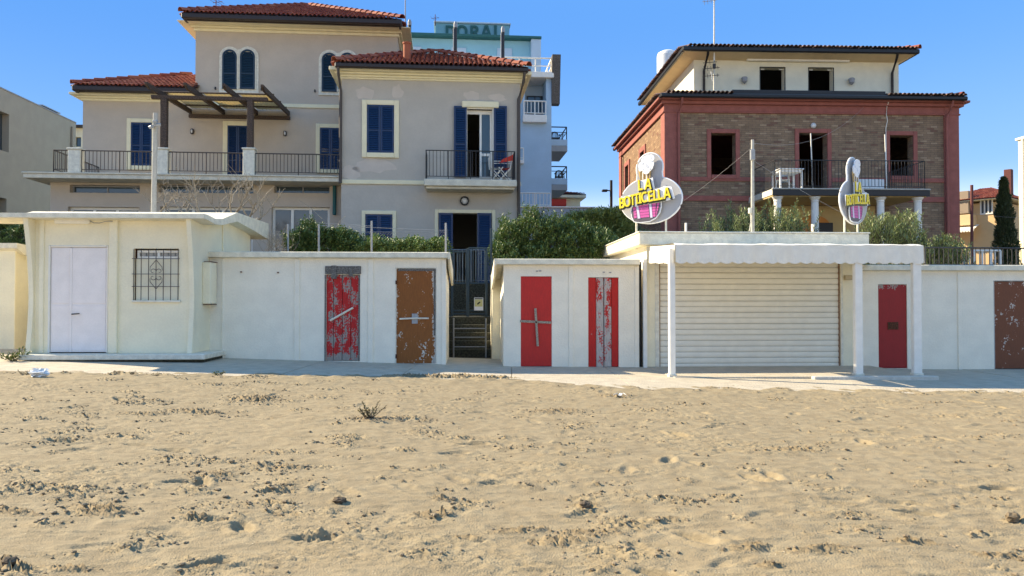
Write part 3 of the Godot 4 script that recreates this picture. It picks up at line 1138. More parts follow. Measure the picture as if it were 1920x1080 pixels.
# a railing from a to b (feet), bars of radius r; each bar a part
func railing(parent: Node3D, a: Vector3, b: Vector3, h: float, gap: float, mat: Material, r := 0.011, foot := 0.1, posts := 2, called := "railing") -> MeshInstance3D:
	var s := Shape.new()
	var up := Vector3.UP
	s.tube([a + up * h, b + up * h], r * 1.9, r * 1.9, 6)
	s.tube([a + up * foot, b + up * foot], r * 1.2, r * 1.2, 6)
	for k in posts + 1:
		var p := a.lerp(b, float(k) / posts)
		s.tube([p, p + up * h], r * 1.7, r * 1.7, 6)
	var o := put(parent, called, s.mesh(), mat)
	var n := int(a.distance_to(b) / gap)
	var bar := Shape.new().tube([Vector3.ZERO, up * (h - foot)], r, r, 5, false).mesh()
	for k in range(1, n):
		var p := a.lerp(b, float(k) / n)
		var m := put(o, "baluster", bar, mat)
		m.position = p + up * foot
	return o


# barrel tiles over the slope between an eave (a to b) and a ridge (c above a, d above b)
func tile_slope(parent: Node3D, a: Vector3, b: Vector3, c: Vector3, d: Vector3, seed_: int, single := 70, tones: Array = []):
	var rng := RandomNumberGenerator.new()
	rng.seed = seed_
	if tones.is_empty():
		tones = M.tiles
	var n := (b - a).cross(c - a).normalized()
	if n.length() < 0.5 or n.y == 0.0:
		n = (b - a).cross(d - a).normalized()
	if n.y < 0.0:
		n = -n
	var along := (b - a).normalized()
	var up := n.cross(along).normalized()
	if up.y < 0.0:
		up = -up
	var wid := (b - a).length()
	var lc := (c - a).dot(along)
	var ld := (d - a).dot(along)
	var rise := maxf((c - a).dot(up), (d - a).dot(up))
	var base := Shape.new()
	base.quad(a, b, d, c, n)
	base.quad(a - n * 0.05, b - n * 0.05, d - n * 0.05, c - n * 0.05, -n)
	put(parent, "roof_deck", base.mesh(), M.roof_under)
	# one tile, its long side along z (down the slope), arched in x
	var t := Shape.new()
	for k in 5:
		var t0 := PI * k / 5
		var t1 := PI * (k + 1) / 5
		var o0 := Vector3(-cos(t0), sin(t0), 0)
		var o1 := Vector3(-cos(t1), sin(t1), 0)
		var r0 := 0.07
		var r1 := 0.056
		t.stri(o0 * r0 + Vector3(0, 0.022, 0.21), o1 * r0 + Vector3(0, 0.022, 0.21), o1 * r1 + Vector3(0, 0.0, -0.21), o0, o1, o1)
		t.stri(o0 * r0 + Vector3(0, 0.022, 0.21), o1 * r1 + Vector3(0, 0.0, -0.21), o0 * r1 + Vector3(0, 0.0, -0.21), o0, o1, o0)
		t.quad(o0 * r0 + Vector3(0, 0.022, 0.21), o1 * r0 + Vector3(0, 0.022, 0.21), o1 * (r0 - 0.014) + Vector3(0, 0.022, 0.21), o0 * (r0 - 0.014) + Vector3(0, 0.022, 0.21), Vector3.BACK)
	var tile := t.mesh()
	var basis := Basis(along, n, -up)
	if along.cross(n).dot(-up) < 0.0:
		basis = Basis(-along, n, -up)
	var xf := []
	var cols := []
	var made := 0
	var step := 0.32
	var rows := int(rise / step)
	for row in rows:
		var y := (row + 0.5) * step
		var f := y / rise
		var x0 := lc * f
		var x1 := wid + (ld - wid) * f
		var x := ceilf(x0 / 0.158) * 0.158 + 0.1
		while x < x1:
			var p := a + along * (x + rng.randf_range(-0.008, 0.008)) + up * (y - 0.06 + rng.randf_range(-0.015, 0.015)) + n * 0.012
			var bb := basis.rotated(n, rng.randf_range(-0.03, 0.03))
			if made < single:
				var o := put(parent, "roof_tile", tile, tones[rng.randi() % 4])
				o.transform = Transform3D(bb, p + o.position)
			else:
				xf.append(Transform3D(bb, p))
				var q := rng.randf()
				cols.append(tones[rng.randi() % 4].albedo_color.srgb_to_linear() * (0.8 + 0.4 * q))
			made += 1
			x += 0.158
	if xf.size():
		many(parent, "roof_tiles", tile, M.tile_any, xf, cols)


func ridge_tiles(parent: Node3D, a: Vector3, b: Vector3, seed_: int):
	var rng := RandomNumberGenerator.new()
	rng.seed = seed_
	var t := Shape.new()
	for k in 6:
		var t0 := PI * k / 6
		var t1 := PI * (k + 1) / 6
		var o0 := Vector3(-cos(t0), sin(t0), 0)
		var o1 := Vector3(-cos(t1), sin(t1), 0)
		t.quad(o0 * 0.13 + Vector3(0, 0.03, 0.22), o1 * 0.13 + Vector3(0, 0.03, 0.22), o1 * 0.11 + Vector3(0, 0, -0.22), o0 * 0.11 + Vector3(0, 0, -0.22), o0 + o1)
		t.quad(o0 * 0.13 + Vector3(0, 0.03, 0.22), o1 * 0.13 + Vector3(0, 0.03, 0.22), o1 * 0.11 + Vector3(0, 0.03, 0.22), o0 * 0.11 + Vector3(0, 0.03, 0.22), Vector3.BACK)
	var m := t.mesh()
	var n := int(a.distance_to(b) / 0.38)
	var dn := (a - b).normalized()
	if dn.y > 0.0:
		dn = -dn
	var side := Vector3.UP.cross(dn).normalized()
	var bas := Basis(side, dn.cross(side).normalized(), dn)
	for k in n:
		var o := put(parent, "ridge_tile", m, M.tiles[rng.randi() % 4])
		o.transform = Transform3D(bas, a.lerp(b, (k + 0.5) / n) + Vector3(0, 0.03, 0) + o.position)


# stepped moulding along the front under an eave, returned at both ends by `ret`
func cornice(parent: Node3D, x0: float, x1: float, ys: Array, outs: Array, w: float, back: float, mat: Material, called := "cornice"):
	var s := Shape.new()
	for k in ys.size() - 1:
		var o: float = outs[k]
		s.box(Vector3(x0 - o, ys[k], w + o), Vector3(x1 + o, ys[k + 1] - 0.0005, back), 0.012)
	return put(parent, called, s.mesh(), mat)


func downpipe(parent: Node3D, pts: Array, r: float, mat: Material):
	return put(parent, "downpipe", Shape.new().tube(pts, r, r, 8).mesh(), mat)


func round_light(parent: Node3D, p: Vector3, r: float):
	var s := Shape.new()
	var ring := []
	for k in 25:
		ring.append(p + Vector3(cos(TAU * k / 24), sin(TAU * k / 24), 0) * r + Vector3(0, 0, 0.05))
	s.tube(ring, 0.03, 0.03, 6, false)
	var o := put(parent, "wall_lamp", s.mesh(), M.iron)
	put(o, "lamp_glass", Shape.new().ball(p + Vector3(0, 0, 0.03), Vector3(r * 0.9, r * 0.9, 0.06)).mesh(), M.glass_white)


# ---------------------------------------------------------------- the villa
func build_villa():
	var F := VILLA
	var base := v3(on(F, 640, 480), 0)
	base.y = 0.95
	var h := thing("villa", "grey beige villa with blue shutters, tiled roofs, tower and terrace", "villa", F, base)
	var gy := 0.9
	# --- wing
	var w := rect(F, 640, 128, 975, 480)
	var top := w.end.y + 0.05
	var wing := Rect2(w.position.x, gy, w.size.x, top - gy)
	var fd := rect(F, 876, 205, 923, 333)
	var gd := rect(F, 848, 400, 895, 480)
	gd = Rect2(gd.position.x, 1.25, gd.size.x, gd.end.y - 1.25)
	var front := put(h, "wing_wall", Shape.new().wall(wing, [fd, gd], 0, -0.35).mesh(), M.villa_wing)
	var deep := -7.5
	var side := Shape.new()
	side.box(Vector3(wing.position.x, gy, -0.35), Vector3(wing.position.x + 0.3, top, deep))
	side.box(Vector3(wing.end.x - 0.3, gy, -0.35), Vector3(wing.end.x, top, deep))
	side.box(Vector3(wing.position.x + 0.3, gy, deep + 0.3), Vector3(wing.end.x - 0.3, top, deep))
	side.box(Vector3(wing.position.x + 0.3, top - 0.3, -0.35), Vector3(wing.end.x - 0.3, top - 0.1, deep + 0.3))
	var fl := on(F, 800, 335).y
	side.box(Vector3(wing.position.x + 0.3, fl - 0.25, -0.35), Vector3(wing.end.x - 0.3, fl, deep + 0.3))
	side.box(Vector3(wing.position.x + 0.3, gy, -0.35), Vector3(wing.end.x - 0.3, 1.2, deep + 0.3))
	put(h, "side_wall", side.mesh(), M.villa_wing)
	# patched plaster over the windows and low on the wall
	var rng := RandomNumberGenerator.new()
	rng.seed = 3
	for p in [[685, 175, 17, 12], [745, 172, 12, 13], [884, 180, 14, 12], [932, 183, 18, 7], [702, 310, 40, 14], [660, 325, 20, 14]]:
		var c := on(F, p[0], p[1])
		var poly := PackedVector2Array()
		for k in 14:
			var rr := rng.randf_range(0.7, 1.2)
			poly.append(c + Vector2(cos(TAU * k / 14) * p[2] * rr, sin(TAU * k / 14) * p[3] * rr) / 57.0)
		put(front, "plaster_patch", Shape.new().prism(poly, 0.0, 0.004).mesh(), M.villa_patch)
	var band := rect(F, 640, 339, 975, 347)
	slab(h, "floor_band", M.cream, Rect2(band.position.x - 0.03, band.position.y, band.size.x + 0.06, band.size.y), -0.2, 0.05, 0.01)
	shuttered_window(h, rect(F, 688, 197, 739, 287), 0.0, M.shutter, M.cream, 0.16)
	shuttered_window(h, rect(F, 685, 402, 736, 470), 0.0, M.shutter, M.cream, 0.12)
	# first floor door: white frame, one leaf glazed and shut, shutters folded back on the wall
	var sr := surround(h, fd, 0.06, -0.3, 0.03, M.white, false, "door_frame")
	var hood := rect(F, 866, 191, 935, 203)
	slab(h, "door_hood", M.cream, hood, -0.02, 0.12, 0.02)
	var leaf := Rect2(fd.position.x + fd.size.x * 0.5, fd.position.y, fd.size.x * 0.5, fd.size.y)
	glazed(h, leaf, -0.22, 1, M.white, 0.07, "door_leaf")
	var rail := bx(sr, "door_rail", M.white, Vector3(leaf.position.x + 0.07, fd.position.y + 0.75, -0.21), Vector3(leaf.end.x - 0.07, fd.position.y + 0.84, -0.165))
	rail.name = "door_rail"
	bx(sr, "top_light_bar", M.white, Vector3(fd.position.x, fd.end.y - 0.13, -0.23), Vector3(fd.end.x, fd.end.y, -0.15))
	for p in [[851, 875], [926, 950]]:
		var r := rect(F, p[0], 200, p[1], 333)
		louvre(h, r, 0.06, M.shutter)
	# ground floor door
	surround(h, Rect2(on(F, 822, 440).x, gd.position.y, on(F, 922, 440).x - on(F, 822, 440).x, gd.size.y), 0.12, -0.02, 0.05, M.cream, false, "door_surround")
	for p in [[823, 849], [895, 921]]:
		var r := rect(F, p[0], 400, p[1], 480)
		louvre(h, Rect2(r.position.x, 1.25, r.size.x, r.end.y - 1.25), 0.055, M.shutter)
	round_light(h, v3(on(F, 871, 377), 0), 0.13)
	# balcony
	var bs := rect(F, 795, 336, 969, 349, 0.9)
	var bl := put(h, "balcony_slab", Shape.new().box(Vector3(bs.position.x, bs.position.y, -0.1), Vector3(bs.end.x, bs.end.y, 0.9), 0.02).box(Vector3(bs.position.x + 0.06, bs.position.y - 0.08, -0.1), Vector3(bs.end.x - 0.06, bs.position.y - 0.001, 0.8), 0.02).mesh(), M.terrace)
	var rh := on(F, 880, 283, 0.84).y - bs.end.y
	railing(h, Vector3(bs.position.x + 0.06, bs.end.y, 0.84), Vector3(bs.end.x - 0.06, bs.end.y, 0.84), rh, 0.112, M.iron, 0.009, 0.09, 4)
	railing(h, Vector3(bs.position.x + 0.06, bs.end.y, 0.02), Vector3(bs.position.x + 0.06, bs.end.y, 0.84), rh, 0.112, M.iron, 0.009, 0.09, 1)
	railing(h, Vector3(bs.end.x - 0.06, bs.end.y, 0.02), Vector3(bs.end.x - 0.06, bs.end.y, 0.84), rh, 0.112, M.iron, 0.009, 0.09, 1)
	# cornice, gutter and roof of the wing
	var y0 := on(F, 800, 152).y
	var y1 := on(F, 800, 143, 0.1).y
	var y2 := on(F, 800, 136, 0.3).y
	var ye := on(F, 800, 127, 0.5).y
	cornice(h, wing.position.x, wing.end.x, [y0, y0 + 0.06, y1, y2, ye + 0.02], [0.05, 0.1, 0.2, 0.36], 0, deep, M.cream)
	var gx0 := on(F, 627, 125, 0.55).x
	var gx1 := on(F, 991, 128, 0.55).x
	var eave := on(F, 800, 129, 0.55).y
	var gut := Shape.new()
	gut.box(Vector3(gx0, eave - 0.02, 0.42), Vector3(gx1, eave + 0.15, 0.56), 0.04)
	gut.box(Vector3(gx1 - 0.14, eave - 0.02, 0.42), Vector3(gx1, eave + 0.15, deep), 0.04)
	gut.box(Vector3(gx0, eave - 0.02, 0.42), Vector3(gx0 + 0.14, eave + 0.15, -3.0), 0.04)
	put(h, "gutter", gut.mesh(), M.gutter)
	var ap := on(F, 817, 99, -3.2)
	var apex := Vector3(ap.x, ap.y, -3.2)
	var ea := eave + 0.16
	var A := Vector3(gx0, ea, 0.5)
	var B := Vector3(gx1, ea, 0.5)
	var C := Vector3(gx1, ea, -7.2)
	var D := Vector3(gx0, ea, -7.2)
	var roof := put(h, "wing_roof", Shape.new().quad_plate(A, B, C, D).mesh(), M.gutter)
	tile_slope(roof, A, B, apex, apex, 21, 90)
	tile_slope(roof, B, C, apex, apex, 22, 0)
	tile_slope(roof, D, A, apex, apex, 23, 0)
	ridge_tiles(roof, apex, B, 24)
	ridge_tiles(roof, apex, A, 25)
	# chimney pot on the wing
	var cp := on(F, 763, 108, -0.6)
	var ct := on(F, 763, 80, -0.6)
	var pot := Shape.new()
	pot.lathe([Vector2(0.11, cp.y - 0.3), Vector2(0.125, cp.y), Vector2(0.125, ct.y - 0.06), Vector2(0.15, ct.y - 0.05), Vector2(0.15, ct.y), Vector2(0.11, ct.y), Vector2(0.11, ct.y - 0.2)], Vector3(cp.x, 0, -0.6), 14)
	put(h, "chimney", pot.mesh(), M.terracotta)
	# downpipes
	var dl := on(F, 639, 150, 0.08)
	downpipe(h, [Vector3(gx0 + 0.1, eave, 0.5), Vector3(gx0 + 0.12, eave - 0.25, 0.45), Vector3(dl.x, eave - 0.65, 0.09), Vector3(dl.x, fl - 0.2, 0.09)], 0.05, M.iron_brown)
	downpipe(h, [Vector3(gx1 - 0.12, eave, 0.5), Vector3(gx1 - 0.15, eave - 0.3, 0.4), Vector3(wing.end.x - 0.05, eave - 0.8, 0.09), Vector3(wing.end.x - 0.05, gy, 0.09)], 0.055, M.iron_brown)

	# --- tower and left wing, set back behind the terrace
	var W := -3.4
	var tw := rect(F, 366, 60, 745, 330, W)
	var tb := rect(F, 155, 172, 366, 330, W)
	var tg := tb.position.y - 0.4
	var lower := Shape.new()
	lower.box(Vector3(tb.position.x, gy, W), Vector3(tw.position.x - 0.001, tb.end.y + 0.2, W - 8.0))
	put(h, "left_wing_wall", lower.mesh(), M.villa)
	var tower := Shape.new()
	tower.box(Vector3(tw.position.x, gy, W + 0.002), Vector3(tw.end.x, tw.end.y + 0.25, W - 8.5))
	put(h, "tower_wall", tower.mesh(), M.villa)
	var b2 := rect(F, 367, 194, 637, 201, W)
	slab(h, "floor_band", M.cream, b2, W, W + 0.05, 0.008)
	# arched pairs
	for pr in [[[418, 445], [451, 479], 94, 168], [[604, 632], [638, 665], 100, 173]]:
		var ra := rect(F, pr[0][0], pr[2], pr[0][1], pr[3], W)
		var rb := rect(F, pr[1][0], pr[2], pr[1][1], pr[3], W)
		var s := Shape.new()
		var poly := PackedVector2Array()
		var q := 0.12
		poly.append(Vector2(ra.position.x - q, ra.position.y - q))
		poly.append(Vector2(rb.end.x + q, ra.position.y - q))
		for r in [rb, ra]:
			var rad: float = r.size.x / 2
			var c := Vector2(r.position.x + rad, r.end.y - rad)
			for k in 13:
				var a := PI * k / 12
				var pt := c + Vector2(cos(a), sin(a)) * (rad + q)
				if r == rb and pt.x < (ra.end.x + rb.position.x) / 2 or r == ra and pt.x > (ra.end.x + rb.position.x) / 2:
					continue
				poly.append(pt)
		s.prism(poly, W, W + 0.05)
		var tr := put(h, "arched_surround", s.mesh(), M.white_worn)
		for r in [ra, rb]:
			# the shutters sit in front of the surround plate by a hair, framed by its bead
			louvre(tr, r, W + 0.062, M.blue_dark, 0.06, true)
			var bead := []
			var rad: float = r.size.x / 2 + 0.02
			var c := Vector2(r.position.x + r.size.x / 2, r.end.y - r.size.x / 2)
			bead.append(Vector3(c.x + rad, r.position.y, W + 0.06))
			for k in 13:
				bead.append(Vector3(c.x + cos(PI * k / 12) * rad, c.y + sin(PI * k / 12) * rad, W + 0.06))
			bead.append(Vector3(c.x - rad, r.position.y, W + 0.06))
			put(tr, "bead", Shape.new().tube(bead, 0.035, 0.035, 6).mesh(), M.white_worn)
		for xx in [ra.position.x - 0.28, rb.end.x + 0.2]:
			bx(tr, "shutter_catch", M.iron, Vector3(xx, ra.position.y - 0.02, W), Vector3(xx + 0.05, ra.position.y + 0.08, W + 0.07), 0.01)
	# windows on the terrace
	for p in [[246, 285, 230, 311, true], [427, 465, 236, 330, false], [600, 640, 240, 318, true]]:
		var r := rect(F, p[0], p[2], p[1], p[3], W)
		if not p[4]:
			r = Rect2(r.position.x, fl + 0.02, r.size.x, r.end.y - fl - 0.02)
			var s2 := surround(h, r, 0.17, W - 0.01, W + 0.055, M.cream, false)
			louvre(s2, Rect2(r.position.x, r.position.y, r.size.x / 2 - 0.004, r.size.y), W + 0.004, M.shutter)
			louvre(s2, Rect2(r.position.x + r.size.x / 2 + 0.004, r.position.y, r.size.x / 2 - 0.004, r.size.y), W + 0.004, M.shutter)
		else:
			shuttered_window(h, r, W, M.shutter, M.cream, 0.15)
	for p in [[361, 247], [535, 251]]:
		var q := on(F, p[0], p[1], W)
		var l := Shape.new()
		l.box(Vector3(q.x - 0.06, q.y - 0.1, W), Vector3(q.x + 0.06, q.y + 0.1, W + 0.1), 0.03)
		var o := put(h, "wall_lamp", l.mesh(), M.iron_brown)
		put(o, "lamp_glass", Shape.new().ball(Vector3(q.x, q.y, W + 0.1), Vector3(0.035, 0.07, 0.03)).mesh(), M.glass_white)
	# cornices and roofs
	var c0 := on(F, 560, 64, W).y
	var c1 := on(F, 560, 52, W + 0.2).y
	var te := on(F, 545, 40, W + 0.75).y
	cornice(h, tw.position.x, tw.end.x, [c0, c0 + 0.1, c1, lerpf(c1, te, 0.5), te + 0.02], [0.06, 0.16, 0.3, 0.5], W, W - 8.5, M.cream)
	var tx0 := on(F, 339, 33, W + 0.8).x
	var tx1 := on(F, 753, 38, W + 0.8).x
	gut = Shape.new()
	gut.box(Vector3(tx0, te - 0.02, W + 0.66), Vector3(tx1, te + 0.19, W + 0.82), 0.04)
	gut.box(Vector3(tx1 - 0.15, te - 0.02, W + 0.66), Vector3(tx1, te + 0.19, W - 9.2), 0.04)
	gut.box(Vector3(tx0, te - 0.02, W + 0.66), Vector3(tx0 + 0.15, te + 0.19, W - 9.2), 0.04)
	gut.box(Vector3(tx0 + 0.15, te - 0.01, W + 0.6), Vector3(tx1 - 0.15, te + 0.05, W - 9.2))
	put(h, "gutter", gut.mesh(), M.gutter)
	var tp := on(F, 578, 12, W - 4.2)
	apex = Vector3(tp.x, tp.y, W - 4.2)
	A = Vector3(tx0, te + 0.2, W + 0.76)
	B = Vector3(tx1, te + 0.2, W + 0.76)
	C = Vector3(tx1, te + 0.2, W - 9.2)
	D = Vector3(tx0, te + 0.2, W - 9.2)
	roof = put(h, "tower_roof", Shape.new().quad_plate(A, B, C, D).mesh(), M.gutter)
	tile_slope(roof, A, B, apex, apex, 31, 90)
	tile_slope(roof, B, C, apex, apex, 32, 0)
	tile_slope(roof, D, A, apex, apex, 33, 0)
	ridge_tiles(roof, apex, B, 34)
	ridge_tiles(roof, apex, A, 35)
	# left wing roof: one slope up to the tower, a hip at the far left
	var l0 := on(F, 260, 191, W).y
	var l1 := on(F, 260, 181, W + 0.2).y
	var le := on(F, 250, 172, W + 0.6).y
	cornice(h, tb.position.x, tw.position.x - 0.35, [l0, l0 + 0.08, l1, le + 0.02], [0.06, 0.16, 0.34], W, W - 8.0, M.cream)
	var lx0 := on(F, 134, 166, W + 0.65).x
	var lx1 := on(F, 364, 168, W + 0.65).x
	gut = Shape.new()
	gut.box(Vector3(lx0, le - 0.02, W + 0.5), Vector3(lx1, le + 0.19, W + 0.67), 0.04)
	gut.box(Vector3(lx0, le - 0.02, W + 0.5), Vector3(lx0 + 0.15, le + 0.19, W - 8.0), 0.04)
	put(h, "gutter", gut.mesh(), M.gutter)
	var lp := on(F, 366, 142, W - 2.4)
	A = Vector3(lx0, le + 0.2, W + 0.6)
	B = Vector3(lx1, le + 0.2, W + 0.6)
	C = Vector3(lx0 + 3.1, lp.y, W - 2.4)
	D = Vector3(lx1, lp.y, W - 2.4)
	roof = put(h, "left_wing_roof", Shape.new().quad_plate(A, B, Vector3(lx1, le + 0.2, W - 8), Vector3(lx0, le + 0.2, W - 8)).mesh(), M.gutter)
	tile_slope(roof, A, B, C, D, 41, 90)
	tile_slope(roof, Vector3(lx0, le + 0.2, W - 5.4), A, C, C, 42, 0)
	ridge_tiles(roof, C, A, 43)

	# --- terrace: slab on the ground floor rooms
	var s0 := on(F, 43, 325, 0.0)
	var tt := on(F, 340, 326, 0.0).y
	var tu := on(F, 340, 337, 0.0).y
	var te_x := wing.position.x - 0.002
	var ts := Shape.new()
	ts.box(Vector3(s0.x, tu, W), Vector3(te_x, tt - 0.05, 0.0), 0.012)
	ts.box(Vector3(s0.x - 0.03, tt - 0.05, W), Vector3(te_x, tt, 0.04), 0.012)
	var deck := put(h, "terrace_slab", ts.mesh(), M.terrace)
	var gw := rect(F, 94, 343, 637, 470, -0.9)
	var wy := Rect2(gw.position.x, gy, te_x - gw.position.x, tu - gy)
	var holes := []
	var strips := []
	for p in [[131, 262], [297, 475], [514, 618]]:
		var r := rect(F, p[0], 347, p[1], 362, -0.9)
		holes.append(r)
		strips.append(r)
	var bigs := []
	for p in [[127, 261], [300, 474], [509, 618]]:
		var r := rect(F, p[0], 388, p[1], 470, -0.9)
		r = Rect2(r.position.x, 1.3, r.size.x, r.end.y - 1.3)
		holes.append(r)
		bigs.append(r)
	put(h, "ground_floor_wall", Shape.new().wall(wy, holes, -0.9, -1.2).mesh(), M.villa)
	bx(h, "inner_wall", M.beige, Vector3(wy.position.x, gy, -3.0), Vector3(te_x, tu, -3.2))
	bx(h, "end_wall", M.villa, Vector3(wy.position.x, gy, -1.2), Vector3(wy.position.x + 0.25, tu, W - 8))
	for r in strips:
		glazed(h, r, -1.15, 2, M.grey, 0.04)
	for r in bigs:
		glazed(h, r, -1.12, 3, M.white, 0.09)
	# balustrade piers and railings
	var piers := [[127, 150], [293, 314], [455, 477]]
	var ends := []
	for p in piers:
		var r := rect(F, p[0], 275, p[1], 325, -0.05)
		var ph := on(F, p[0], 280, -0.05).y
		var s := Shape.new()
		s.box(Vector3(r.position.x, tt, -0.36), Vector3(r.end.x, ph, -0.04), 0.015)
		s.box(Vector3(r.position.x - 0.03, ph + 0.001, -0.39), Vector3(r.end.x + 0.03, ph + 0.06, -0.01), 0.015)
		put(h, "balustrade_pier", s.mesh(), M.white_worn)
		ends.append([r.position.x, r.end.x])
	var th := on(F, 380, 286, -0.15).y - tt
	var rx0 := on(F, 101, 280, -0.15).x
	railing(h, Vector3(rx0, tt, -0.15), Vector3(ends[0][0], tt, -0.15), th, 0.115, M.iron_brown, 0.011, 0.12, 1)
	railing(h, Vector3(ends[0][1], tt, -0.15), Vector3(ends[1][0], tt, -0.15), th, 0.115, M.iron_brown, 0.011, 0.12, 2)
	railing(h, Vector3(ends[1][1], tt, -0.15), Vector3(ends[2][0], tt, -0.15), th, 0.115, M.iron_brown, 0.011, 0.12, 2)
	railing(h, Vector3(ends[2][1], tt, -0.15), Vector3(te_x - 0.02, tt, -0.15), th, 0.115, M.iron_brown, 0.011, 0.12, 2)
	railing(h, Vector3(rx0, tt, -0.15), Vector3(rx0, tt, W + 0.1), th, 0.115, M.iron_brown, 0.011, 0.12, 2)
	# dark drain pipe under the terrace
	var dp := on(F, 627, 375, -0.8)
	downpipe(h, [Vector3(dp.x, tu, -0.82), Vector3(dp.x, dp.y - 0.5, -0.82)], 0.06, M.hotel_ink)

	# --- pergola of brown timber on the piers
	var pb := on(F, 307, 278, -0.2)
	var g := thing("pergola", "brown timber pergola with straw coloured roofing over the terrace door", "pergola", F, Vector3(pb.x, tt, -0.2))
	var beam_y := on(F, 400, 188, -0.2).y
	for p in [[302, 314], [464, 475]]:
		var r := rect(F, p[0], 190, p[1], 278, -0.2)
		put(g, "post", Shape.new().box(Vector3(r.position.x, ph_of(F), -0.3), Vector3(r.end.x, beam_y, -0.1), 0.012).mesh(), M.timber)
	var fx0 := on(F, 284, 187, -0.2).x
	var fx1 := on(F, 502, 187, -0.2).x
	bx(g, "front_beam", M.timber, Vector3(fx0, beam_y, -0.28), Vector3(fx1, beam_y + 0.12, -0.13), 0.01)
	var ly := on(F, 450, 221, W + 0.15).y
	bx(g, "wall_beam", M.timber, Vector3(on(F, 356, 219, W).x, ly - 0.02, W + 0.04), Vector3(on(F, 545, 219, W).x, ly + 0.1, W + 0.16), 0.01)
	var backs := [357, 419, 481, 541]
	var fronts := [273, 346, 419, 491]
	var tops := []
	for k in 4:
		var f := on(F, fronts[k], 183, 0.75)
		var b := on(F, backs[k], 217, W + 0.1)
		var pa := Vector3(f.x, beam_y + 0.22 - 0.02, 0.75)
		var pbk := Vector3(b.x, ly + 0.2, W + 0.06)
		var s := Shape.new()
		var dir := (pbk - pa)
		var xf := Transform3D(Basis.looking_at(dir, Vector3.UP), pa)
		var ln := dir.length()
		var prof := PackedVector2Array([Vector2(0, 0.09), Vector2(0, 0.02), Vector2(0.22, -0.07), Vector2(ln, -0.07), Vector2(ln, 0.09)])
		# profile in (along, up), pushed across the rafter
		s.prism(prof, -0.042, 0.042, xf * Transform3D(Basis(Vector3(0, 0, -1), Vector3(0, 1, 0), Vector3(1, 0, 0)), Vector3.ZERO))
		put(g, "rafter", s.mesh(), M.timber)
		tops.append([pa, pbk])
	for f in [0.36, 0.62, 0.85]:
		var a: Vector3 = tops[0][0].lerp(tops[0][1], f) + Vector3(-0.05, 0.115, 0)
		var b: Vector3 = tops[3][0].lerp(tops[3][1], f) + Vector3(0.05, 0.115, 0)
		rod(g, "purlin", M.timber, a, b, 0.028, 4)
	for k in 3:
		# corrugated straw coloured sheets over the back of each bay
		var s := Shape.new()
		var a0: Vector3 = tops[k][0].lerp(tops[k][1], 0.42) + Vector3(0.03, 0.15, 0)
		var a1: Vector3 = tops[k][1] + Vector3(0.03, 0.15, 0)
		var b0: Vector3 = tops[k + 1][0].lerp(tops[k + 1][1], 0.42) + Vector3(-0.03, 0.15, 0)
		var b1: Vector3 = tops[k + 1][1] + Vector3(-0.03, 0.15, 0)
		var nseg := 30
		for i in nseg:
			var u0 := float(i) / nseg
			var u1 := float(i + 1) / nseg
			var d0 := Vector3(0, 0.02 * sin(u0 * 60.0), 0)
			var d1 := Vector3(0, 0.02 * sin(u1 * 60.0), 0)
			s.quad(a0.lerp(b0, u0) + d0, a0.lerp(b0, u1) + d1, a1.lerp(b1, u1) + d1, a1.lerp(b1, u0) + d0, Vector3.UP)
		put(g, "roof_sheet", s.mesh(), M.straw)


func ph_of(F: Transform3D) -> float:
	return on(F, 300, 280, -0.05).y + 0.06


